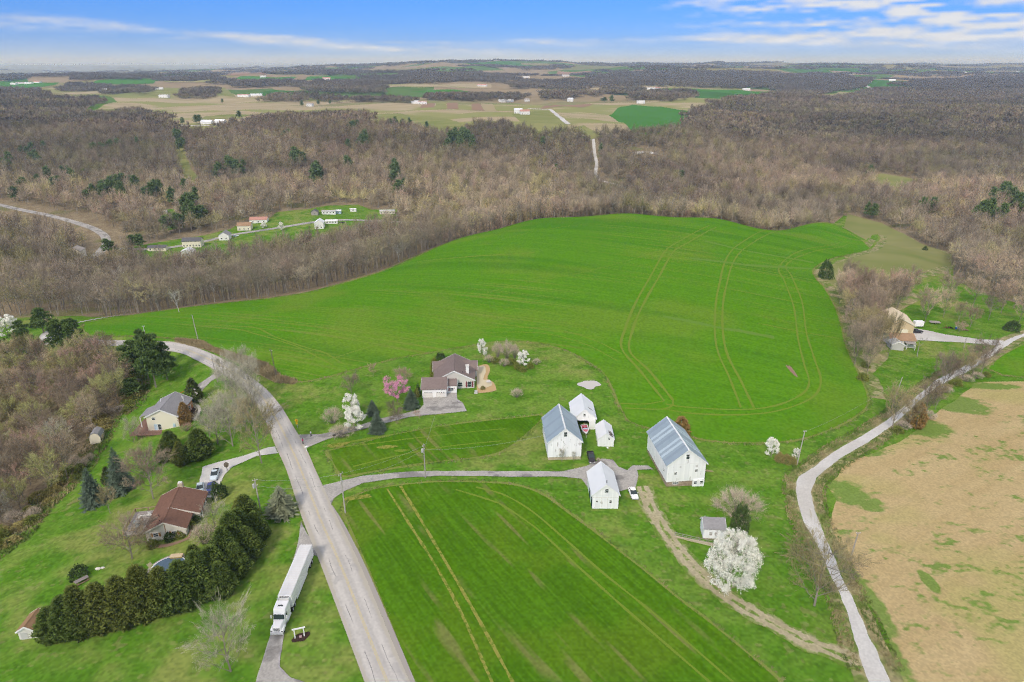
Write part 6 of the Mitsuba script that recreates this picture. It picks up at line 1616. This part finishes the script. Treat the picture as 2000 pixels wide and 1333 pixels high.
add(fr, k, 'rim', boxes((0, -1.06, 1.26, 2.7, -.84, 1.42), (0, .84, 1.26, 2.7, 1.06, 1.42), (-.05, -1.0, 1.26, .14, 1.0, 1.42)), 'm_white')
for y, s in ((-.45, 0), (.45, 0)):
    add(fr, k, 'seat', boxes((1.5, y - .25, 1.36, 1.95, y + .25, 1.62)), 'm_maroon')
add(fr, k, 'windshield', boxes((2.5, -.7, 1.36, 2.56, .7, 1.75)), 'm_lightblue')
k = thing('boat_trailer', 'steel trailer under the motor boat', 'trailer')
add(fr, k, 'frame', boxes((.2, -.75, .4, 3.6, -.65, .5), (.2, .65, .4, 3.6, .75, .5), (3.5, -.06, .4, 5.8, .06, .5), (.2, -.7, .4, .3, .7, .5)), 'm_steel')
for s in (-1, 1):
    wheel(fr, k, 1.3, s * 1.05, .3, .2)
f, r = np.array([(173.9,275.1),(178.4,275.2)])
fr = Frame(*f, math.degrees(math.atan2(r[1] - f[1], r[0] - f[0])))
k = thing('cargo_trailer', 'white cargo trailer on the drive beside the tan barn', 'trailer')
add(fr, k, 'body', boxes((0, 0, .5, 3.8, 2.0, 2.6)), 'm_paint_white')
add(fr, k, 'tongue', boxes((3.8, .9, .45, 5.0, 1.1, .58)), 'm_dark')
for y in (-.02, 1.85):
    wheel(fr, k, 1.9, y + .08, .33, .2)
f, r = np.array([(184.4,281.3),(188.7,280.5)])
fr = Frame(*f, math.degrees(math.atan2(r[1] - f[1], r[0] - f[0])))
k = thing('flat_trailer', 'grey flat trailer on the grass beyond the drive', 'trailer')
add(fr, k, 'bed', boxes((0, 0, .55, 4.2, 1.8, .68)), 'm_weathered')
add(fr, k, 'side_board', boxes((0, 0, .68, 4.2, .08, .95), (0, 1.72, .68, 4.2, 1.8, .95)), 'm_weathered')
for y in (0, 1.8):
    wheel(fr, k, 2.0, y, .33, .2)
for i, ((x, y), m, lab) in enumerate(zip([(188,276.3),(190.5,275.8),(192.1,275.3),(193.3,274.7),(195.2,274.2)], ('m_maroon', 'm_dark', 'm_blue', 'm_wood', 'm_deck'), ('reddish scrap pile on the grass beyond the drive', 'dark scrap pile on the grass beyond the drive', 'blue barrel on the grass beyond the drive', 'brown wood heap beyond the drive', 'brush heap right of the blue barrel'))):
    nm = ('scrap_pile', 'scrap_pile', 'barrel', 'wood_heap', 'wood_heap')[i]
    k = thing(nm, lab, nm.split('_')[-1])
    z = float(ground_at(x, y))
    if nm == 'barrel':
        part(k, 'drum', tube((x, y, z), (x, y, z + .95), .38, 14), m)
        part(k, 'lid', tube((x, y, z + .95), (x, y, z + 1.0), .39, 14), 'm_lightblue')
    else:
        rg = np.random.default_rng(i)
        for j in range(7):
            p = np.array([x, y, z + .15]) + rg.normal(size=3) * [.7, .5, .1]
            part(k, 'piece', tube(p, p + rg.normal(size=3) * [.9, .6, .15] + [0, 0, .2], rg.uniform(.08, .2), 6), m)

# ------------------------------------------------------------------ poles, wires, signs, boxes
tops = {}


def pole(tag, label, base, top_, h, arms=(), transformer=False, m='m_pole', cat='utility pole'):
    x, y = base
    z = float(ground_at(x, y))
    lean = np.array(top_) - np.array(base)
    d = np.array([lean[0], lean[1], h])
    k = thing('utility_pole', label, cat)
    part(k, 'shaft', tube((x, y, z - .8), np.array([x, y, z]) + d, .17, 8, .11), m)
    tip = np.array([x, y, z]) + d
    for dz, ln, a in arms:
        v = np.array([math.cos(math.radians(a)), math.sin(math.radians(a)), 0]) * ln / 2
        c = tip - [0, 0, dz]
        ak = part(k, 'crossarm', tube(c - v, c + v, .07, 6), m)
        for q in (-.9, .9):
            part(ak, 'insulator', tube(c + v * q + [0, 0, .05], c + v * q + [0, 0, .28], .06, 6), 'm_white')
    if transformer:
        c = tip - [.42, .1, 2.4]
        part(k, 'transformer', tube(c, c + [0, 0, 1.0], .28, 12), 'm_pale')
        part(k, 'bracket', tube(c + [0, 0, .5], c + [.45, .1, .5], .05, 6), 'm_steel')
    tops[tag] = tip


q = [(-59.8,135.1),(-39.7,135),(-22.3,149.4),(-125.4,252.5),(-150.5,260.1),(-80.5,211.2),(-100.6,210.7),(77.2,158.5),(75,121.7),(121.4,194),(180.4,251.2)]
pole('a', 'utility pole with transformer on the lawn left of the main road', q[0], (q[0][0] - .25, q[0][1]), 10.3, ((.4, 1.2, 20), (1.9, .8, 20)), True)
pole('b', 'utility pole at the corner of main road and barn lane', q[1], (q[1][0] - .15, q[1][1]), 11.2, ((.3, 1.6, 70), (2.6, 1.2, 70)))
pole('c', 'utility pole with transformer beside the barn lane', q[2], q[2], 10.0, ((.6, 1.0, 60), (1.7, .7, 60)), True, 'm_weathered')
pole('d', 'bare grey pole in the field edge above the main road', q[3], (q[3][0] - .8, q[3][1] + .5), 10.2, ())
pole('e', 'short white pole with crossarm at the road bend', q[4], q[4], 5.2, ((.2, 1.0, 10),), False, 'm_pale')
pole('f', 'dark leaning pole in the field edge bank', q[5], (q[5][0] - .6, q[5][1]), 10.0, ((.3, .9, 0),), False, 'm_pole_dark')
pole('g', 'thin grey pole among the pale bare trees at the road', q[6], (q[6][0] - .6, q[6][1]), 9.0, ((.3, .8, 0),), False, 'm_weathered')
pole('h', 'utility pole right beside the gravel road bend', q[7], (q[7][0] + .5, q[7][1]), 10.8, ((.4, .8, 0),))
pole('i', 'grey pole right of the gravel road in the brown field edge', q[8], (q[8][0] + .4, q[8][1]), 6.2, ((.2, .9, 0),), False, 'm_weathered')
pole('j', 'pale pole before the bare roadside bank trees', q[9], (q[9][0] + 1.2, q[9][1]), 11.0, ())
pole('k', 'short weathered post pole by the drive of the tan house', q[10], q[10], 4.4, (), False, 'm_weathered')


def wire(label, a, b, sag, drop=(0, 0)):
    k = thing('power_line', label, 'power line')
    p, q_ = tops[a] - [0, 0, drop[0]] if isinstance(a, str) else np.array(a), tops[b] - [0, 0, drop[1]] if isinstance(b, str) else np.array(b)
    t = np.linspace(0, 1, 15)[:, None]
    c = p + (q_ - p) * t - np.array([0, 0, 1]) * 4 * sag * t * (1 - t)
    scene[k] = mikit.ply(tri_mesh(limbs(c[None], [.03], [.03])), 'm_wire')


wire('upper wire over the main road between the two poles', 'a', 'b', .9, (.2, .1))
wire('lower wire over the main road between the two poles', 'a', 'b', 1.1, (1.9, 2.5))
wire('upper wire along the barn lane', 'b', 'c', .8, (.1, .5))
wire('lower wire along the barn lane', 'b', 'c', 1.0, (2.5, 1.7))
wire('wire from the lane pole to the grey farmhouse', 'c', (-22.0, 199, 5.0), 1.2, (1.7, 0))
wire('wire from the lane pole to the barn', 'c', (10, 160, 7.5), 1.2, (1.7, 0))
wire('wire from the roadside pole over the field corner', 'h', 'j', 1.6, (.4, .3))

x, y = [(-63.1,176.1)][0]
z = float(ground_at(x, y))
k = thing('road_sign', 'yellow diamond curve warning sign beside the main road', 'road sign')
part(k, 'post', boxes((x - .04, y - .04, z - .3, x + .04, y + .04, z + 2.6)), 'm_steel')
fq = Frame(x, y - .06, -14, z + 2.5)
pl = add(fq, k, 'plate', prism([(0, -.62), (.62, 0), (0, .62), (-.62, 0)], -.02, .02, 'y'), 'm_yellow')
add(fq, pl, 'curve_arrow', prism([(-.06, -.34), (.06, -.34), (.06, -.02), (.2, .14), (.28, .06), (.30, .32), (.04, .30), (.12, .22), (-.06, .04)], -.035, -.022, 'y'), 'm_black')
add(fq, k, 'speed_plate', boxes((-.3, -.02, -1.25, .3, .02, -.68)), 'm_yellow')

f, r = np.array([(-40.7,97.4),(-39.1,97.9)])
z = float(ground_at(*f))
k = thing('sign_frame', 'white two post sign frame with hanging board in a mulched bed', 'sign')
fq = Frame(*f, math.degrees(math.atan2(r[1] - f[1], r[0] - f[0])), z)
w = float(np.linalg.norm(r - f))
for x in (0, w):
    add(fq, k, 'post', boxes((x - .1, -.1, -.3, x + .1, .1, 2.1)), 'm_white')
add(fq, k, 'crossbar', boxes((-.35, -.12, 2.1, w + .35, .12, 2.3)), 'm_white')
add(fq, k, 'board', boxes((w * .45, -.3, .02, w * .75, .1, .4)), 'm_pinkgrey')
mat('m_pinkgrey', (.42, .28, .30))
lay('mulch_bed', wobble(smooth_poly([(-41.4,96.9),(-40.6,98.3),(-38.9,99),(-38.3,98.2),(-39.1,97),(-40.7,96.4)]), .4, 1.5, 2), 'm_mulch', .12)

for (x, y), lab, m, post in zip([(-56.7,162.9),(-50.3,168.6)], ('white rounded mailbox on a post at the paved drive', 'dark lamp post beside the paved drive'), ('m_white', 'm_dark'), ('m_white', 'm_weathered')):
    k = thing('mailbox' if m == 'm_white' else 'lamp_post', lab, 'mailbox' if m == 'm_white' else 'lamp')
    z = float(ground_at(x, y))
    part(k, 'post', boxes((x - .06, y - .06, z - .2, x + .06, y + .06, z + 1.2)), post)
    part(k, 'box' if m == 'm_white' else 'head', tube((x - .3, y - .25, z + 1.4), (x + .25, y + .25, z + 1.4), .3, 10), m, 40)
x, y = [(-75.9,155.3)][0]
z = float(ground_at(x, y))
k = thing('satellite_dish', 'grey satellite dish on a post at the gravel drive', 'satellite dish')
part(k, 'post', tube((x, y, z - .2), (x, y, z + 1.8), .07), 'm_dark')
a = np.linspace(0, 2 * np.pi, 17)[:-1]
v = [np.stack([.62 * s * np.cos(a), np.full(16, d), .8 * s * np.sin(a)], 1) for s, d in ((1, -.05), (1.02, 0), (.6, .12), (.05, .16))]
dm = loft(v)
fq = Frame(x, y, 20, z + 1.9)
add(fq, k, 'dish', dm, 'm_pole_dark', 40)
add(fq, k, 'feed_arm', tube((0, 0, -.7), (0, -.7, 0), .03, 6), 'm_dark')

# ------------------------------------------------------------------ two people on the paved drive
import manifold3d as m3


def person(label, x, y, deg, shirt, legs_m, skin='m_skin', stride=.22):
    k = thing('person', label, 'person')
    J = dict(pel=(0, 0, .95, .155), chest=(.02, 0, 1.32, .17), neck=(.03, 0, 1.50, .06), head=(.05, 0, 1.64, .105),
             lh=(0, .09, .93, .10), lk=(stride * .6, .10, .50, .068), la=(stride * .5, .10, .09, .045), lt=(stride * .5 + .18, .10, .05, .035),
             rh=(0, -.09, .93, .10), rk=(-stride * .1, -.10, .50, .068), ra=(-stride, -.10, .12, .045), rt=(-stride + .17, -.10, .05, .035),
             ls=(.02, .19, 1.42, .065), le=(-.06, .25, 1.13, .048), lw=(.06, .25, .88, .034), rs=(.02, -.19, 1.42, .065), re=(.05, -.25, 1.13, .048), rw=(.20, -.22, .93, .034))

    def ball(j):
        a = m3.Manifold.sphere(J[j][3], 14)
        return a.translate(J[j][:3])

    def skin_of(bones):
        m = m3.Manifold.batch_boolean([m3.Manifold.batch_hull([ball(q) for q in b]) for b in bones], m3.OpType.Add).refine_to_length(.045).to_mesh()
        t = trimesh.Trimesh(m.vert_properties[:, :3], m.tri_verts, process=True)
        return trimesh.smoothing.filter_taubin(t, iterations=6)
    fr = Frame(x, y, deg, float(ground_at(x, y)) + .12)
    fingers = []
    for s, w in ((1, 'lw'), (-1, 'rw')):
        p = np.array(J[w][:3])
        for i in range(4):
            J[f'f{s}{i}'] = (*(p + [.03 * (i - 1.5), .005 * s, -.10]), .010)
            J[f'g{s}{i}'] = (*(p + [.026 * (i - 1.5) + .015, -.012 * s, -.17 - .008 * (i in (1, 2))]), .009)
            fingers += [(w, f'f{s}{i}'), (f'f{s}{i}', f'g{s}{i}')]
        J[f't{s}'] = (*(p + [.06, -.02 * s, -.10]), .011)
        fingers.append((w, f't{s}'))
    body = skin_of([('pel', 'chest'), ('chest', 'neck'), ('neck', 'head'), ('pel', 'lh', 'rh'), ('lh', 'lk'), ('lk', 'la'), ('la', 'lt'), ('rh', 'rk'), ('rk', 'ra'), ('ra', 'rt'), ('chest', 'ls', 'rs'), ('ls', 'le'), ('le', 'lw'), ('rs', 're'), ('re', 'rw')] + fingers)
    bk = add(fr, k, 'body', body, skin, True)
    for n in ('chest', 'pel', 'ls', 'rs', 'le', 're', 'lh', 'rh', 'lk', 'rk', 'la', 'ra', 'lt', 'rt'):
        J[n] = (*J[n][:3], J[n][3] + .018)
    J['le'] = (*((np.array(J['ls'][:3]) * .25 + np.array(J['le'][:3]) * .75)), J['le'][3])
    add(fr, k, 'shirt', skin_of([('pel', 'chest'), ('chest', 'ls', 'rs'), ('ls', 'le'), ('rs', 're')]), shirt, True)
    add(fr, k, 'trousers', skin_of([('pel', 'lh', 'rh'), ('lh', 'lk'), ('lk', 'la'), ('rh', 'rk'), ('rk', 'ra')]), legs_m, True)
    add(fr, k, 'shoes', skin_of([('la', 'lt'), ('ra', 'rt')]), 'm_dark', True)
    hair = trimesh.creation.icosphere(subdivisions=2, radius=.118)
    hair.vertices = hair.vertices * [1, .95, 1.0] + [.03, 0, 1.675]
    hair = hair.slice_plane([.06, 0, 1.64], unit(np.array([-.6, 0, .75])))
    add(fr, k, 'hair', hair, 'm_hair', True)
    nose = trimesh.creation.icosphere(subdivisions=1, radius=.018)
    add(fr, bk, 'nose', nose.apply_translation((.158, 0, 1.635)), skin, True)
    for s in (-1, 1):
        e = trimesh.creation.icosphere(subdivisions=1, radius=.011)
        add(fr, bk, 'eye', e.apply_translation((.145, s * .035, 1.66)), 'm_dark', True)
        e = trimesh.creation.icosphere(subdivisions=1, radius=.026)
        e.vertices *= [.6, .4, 1]
        add(fr, bk, 'ear', e.apply_translation((.04, s * .108, 1.64)), skin, True)
    add(fr, bk, 'mouth', boxes((.140, -.025, 1.588, .150, .025, 1.596)), 'm_maroon')


q = [(-57.6,170.8),(-58.8,166.8)]
person('person in white top and dark trousers walking on the paved drive', *q[0], 200, 'm_white', 'm_denim')
person('person in pink red jacket standing where the drive meets the road', *q[1], 30, 'm_pinkred', 'm_dark', stride=.1)
mat('m_pinkred', (.62, .04, .14))

# ------------------------------------------------------------------ houses of the valley and the far farms


def cottage(name, label, x, y, deg, W, D, eave, ridge, wall_m, roof_m, axis='x', windows=2, cat='house', group=None, base=-2.5):
    fr = Frame(x, y, deg)
    k = thing(name, label, cat, group)
    prof = [(0, base), (D if axis == 'x' else W, base), (D if axis == 'x' else W, eave), ((D if axis == 'x' else W) / 2, ridge), (0, eave)]
    ln = W if axis == 'x' else D
    add(fr, k, 'wall', prism(prof, 0, ln, axis), wall_m)
    B = prof[1][0]
    sl = (ridge - eave) / (B / 2)
    o = .4
    for sg_ in (-1, 1):
        ex, ez = B / 2 + sg_ * (B / 2 + o), eave - o * sl
        add(fr, k, 'roof', prism([(B / 2, ridge + .02), (ex, ez + .02), (ex, ez + .2), (B / 2, ridge + .2)], -o, ln + o, axis), roof_m)
    for i in range(windows):
        u = W * (i + .6) / (windows + .2)
        window(fr, k, 'y', (0, -1), u, min(1.5, eave * .6), min(1.1, W / windows * .4), 1.15)
    return fr, k


vh = [(-298.8,546.4),(-276.5,560.1),(-266.7,533.2),(-255.3,583.7),(-251.4,616.8),(-248.8,641.6),(-196.3,664.2),(-187.2,669.7),(-174.9,675.1),(-163.1,686),(-181.2,619.6),(-175.6,636.9),(-132.1,679.5),(-348,517.9),(-360.1,661.1),(-341.6,666),(328.2,693.5),(-268.9,673.5),(217.6,799.7),(-327.2,694.9)]
vd = [('valley_house', 'long low white house with dark roof in the valley', 14, 6, 2.6, 4.0, 'm_cream', 'm_roofdark', 'x', 4), ('valley_house', 'valley house with dark roof and a row of pale porch columns', 15, 8, 5.2, 7.4, 'm_cream', 'm_roofdark', 'x', 6),
      ('valley_house', 'pale grey roofed building in front of the columned valley house', 10, 9, 3.4, 5.6, 'm_pale', 'm_metal_pale', 'y', 2), ('valley_house', 'small gabled house with grey roof on the valley road', 8.5, 9, 4.2, 7.0, 'm_white', 'm_shingle_grey', 'y', 2),
      ('valley_house', 'white house with orange tan roof in the valley', 12, 8, 4.4, 6.6, 'm_cream', 'm_shingle_orange', 'x', 3), ('valley_garage', 'long white garage with salmon roof in the valley', 16, 8, 3.4, 5.2, 'm_white', 'm_salmon', 'x', 3),
      ('valley_shed', 'grey brown shed at the upper valley lawn', 6.5, 6, 3.0, 5.0, 'm_weathered', 'm_roofdark', 'y', 1), ('mobile_home', 'white mobile home on the upper valley lawn', 13, 4.4, 2.8, 3.4, 'm_white', 'm_pale', 'x', 4),
      ('valley_shed', 'small white box shed right of the white mobile home', 5, 5, 2.8, 3.4, 'm_lightblue', 'm_white', 'x', 1), ('camper', 'white camper parked on the valley lawn', 6, 3, 2.7, 3.0, 'm_white', 'm_white', 'x', 1),
      ('valley_house', 'tall narrow white house below the valley road', 8, 9, 5.6, 8.2, 'm_white', 'm_metal_pale', 'y', 2), ('mobile_home', 'white trailer home beside the tall narrow white house', 11, 5, 2.8, 3.6, 'm_white', 'm_white', 'x', 4),
      ('mobile_home', 'beige mobile home at the right end of the valley lawn', 15, 5, 3.0, 3.9, 'm_cream', 'm_pale', 'x', 5), ('valley_house', 'pale pinkish house at the left valley road', 11, 9, 5.0, 7.4, 'm_cream', 'm_weathered', 'y', 3),
      ('valley_house', 'house with red roof among the leafless trees', 10, 8, 3.6, 5.8, 'm_salmon', 'm_pale', 'x', 2), ('valley_shed', 'small white shed on the lawn among the trees', 3.5, 3.5, 2.3, 3.2, 'm_white', 'm_white', 'x', 1),
      ('wood_house', 'white house glimpsed behind the top of the big green field', 9, 7, 6, 8.4, 'm_white', 'm_metal_pale', 'x', 2), ('valley_shed', 'pale shed hidden in the woods above the valley', 4, 4, 2.6, 3.6, 'm_pale', 'm_pale', 'x', 1),
      ('wood_house', 'pale cabin in the woods beyond the big green field', 8, 6, 4, 6, 'm_pale', 'm_weathered', 'x', 2), ('wood_house', 'white cabin among the pines on the hillside', 6, 5, 4, 6, 'm_white', 'm_white', 'x', 1)]
for (x, y), (nm, lab, W, D, e, r_, wm, rm, ax, nw) in zip(vh, vd):
    cottage(nm, lab, x, y, 7 if x < 0 else 0, W, D, e, r_, wm, rm, ax, nw)
farms = [(-554,1270),(-524,1258),(-535,1877),(-251,1802),(-234,1798),(-34,1987),(-14,1998),(37,2008),(4,1374),(16,1360),(152,1949),(322,1858),(-841,2701),(-1001,2052),(-795,2097),(-764,2118),(-2018,2931),(-2022,2973),(-1984,2967),(-1981,3021),(-1251,2538),(-1403,2488),(-1334,2531),(-578,3144),(-125,2609),(-659,3131),(422,3501),(447,2693),(454,2457),(484,2452),(881,2764),(1029,3831),(2122,4628),(1718,3329),(1560,3208),(3089,5114),(2953,4803),(3986,5797),(-1110,3222),(-775,2989),(-510,3314),(48,3403),(233,3326),(579,3596),(-332,3653),(-227,3422),(-122,3490),(1235,3676),(-219,2218),(156,2452)]
rg = np.random.default_rng(12)
for i, (x, y) in enumerate(farms):
    d = math.hypot(x, y)
    big = 1 if d < 2200 else 1.7
    lab, grp = ('white farmhouse on the ridge beside two dark evergreens', None) if i == 0 else ('small white barn right of the ridge farmhouse', None) if i == 1 else ('white farm building on the tan ridge fields', 'white farm buildings on the ridge fields') if d < 2300 else ('tiny pale building on the far hills', 'tiny pale buildings on the far hills')
    cottage('farmhouse' if i == 0 else 'farm_building', lab, x, y, rg.uniform(-25, 25), rg.uniform(12, 22) * big, rg.uniform(8, 11) * big ** .5, rg.uniform(4.5, 6.5), rg.uniform(7, 9.5), 'm_white', ['m_metal_pale', 'm_white', 'm_weathered', 'm_metal_pale', 'm_salmon'][i % 5], 'x', 3 if d < 2300 else 0, 'farm', grp, -4)

# dry grass on the banks and along the field edges: countless tufts
for nm, g, n, hh, m, seed, lab in (('dry_grass', P([(-136.2,256.1),(-122.4,249.8),(-114.7,241.7),(-107,236.2),(-93.7,227.2),(-86.6,221.8),(-78.8,211.4),(-71.9,207.2),(-72.4,204.7),(-79,206.5),(-88.2,214.7),(-100.1,226.7),(-117.4,240.9),(-134.1,251.6)]), 4200, .9, 'm_straw', 3, 'tall dry tan grass on the bank above the main road'),
                                   ('weeds', gravel_road.buffer(3.4).difference(gravel_road.buffer(.5)).intersection(sg.box(60, 90, 170, 290)), 5200, .55, 'm_weeds', 4, 'rough weeds along the gravel road verge'),
                                   ('weeds', so.unary_union([fields.buffer(1.4).difference(fields.buffer(-.2))]).intersection(sg.box(-260, 80, 220, 560)).difference(yards.buffer(1)), 6500, .4, 'm_weeds', 5, 'thin weeds along the edges of the wheat fields'),
                                   ('weeds', ravine.buffer(4).difference(ravine.buffer(-5)).intersection(sg.box(-230, 80, -60, 300)), 6000, .9, 'm_weeds', 6, 'dry weeds along the edge of the wooded hollow')):
    g = shapely.make_valid(g)
    rg = np.random.default_rng(seed)
    x0, y0, x1, y1 = g.bounds
    shapely.prepare(g)
    pts = []
    while sum(map(len, pts)) < n:
        p = rg.random((40000, 2)) * [x1 - x0, y1 - y0] + [x0, y0]
        pts.append(p[shapely.contains_xy(g, p[:, 0], p[:, 1])])
    p = np.concatenate(pts)[:n]
    a = np.column_stack([p, ground_at(p[:, 0], p[:, 1])])
    t = []
    for q in range(4):
        b = a + (rg.normal(size=a.shape) * [.4, .4, 0] + [0, 0, 1]) * hh * rg.uniform(.5, 1.2, (n, 1))
        t.append(blades(a + rg.normal(size=a.shape) * [.2, .2, 0], b, hh * .3, rg))
    k = stuff(nm, lab)
    scene[k] = mikit.ply(tri_mesh(np.concatenate(t)), m)
mat('m_weeds', proc(lambda p, n, uv: mix((.13, .19, .045), (.33, .285, .15), smoothstep(.35, .65, mikit.fbm(p.x / 4, p.y / 4, 0, 3)))))

# ------------------------------------------------------------------ air
scene['air'] = {'type': 'homogeneous', 'albedo': {'type': 'rgb', 'value': [.93, .95, .97]}, 'sigma_t': {'type': 'rgb', 'value': [4.6e-5, 6.0e-5, 8.4e-5]}}
scene['haze'] = {'type': 'cube', 'to_world': T4().translate([0, 15000, 20]).scale([30900, 25900, 146]), 'bsdf': {'type': 'null'}, 'interior': {'type': 'ref', 'id': 'air'}}
labels['haze'] = {'label': 'thin haze over the whole valley and the hills', 'category': 'haze', 'kind': 'stuff'}
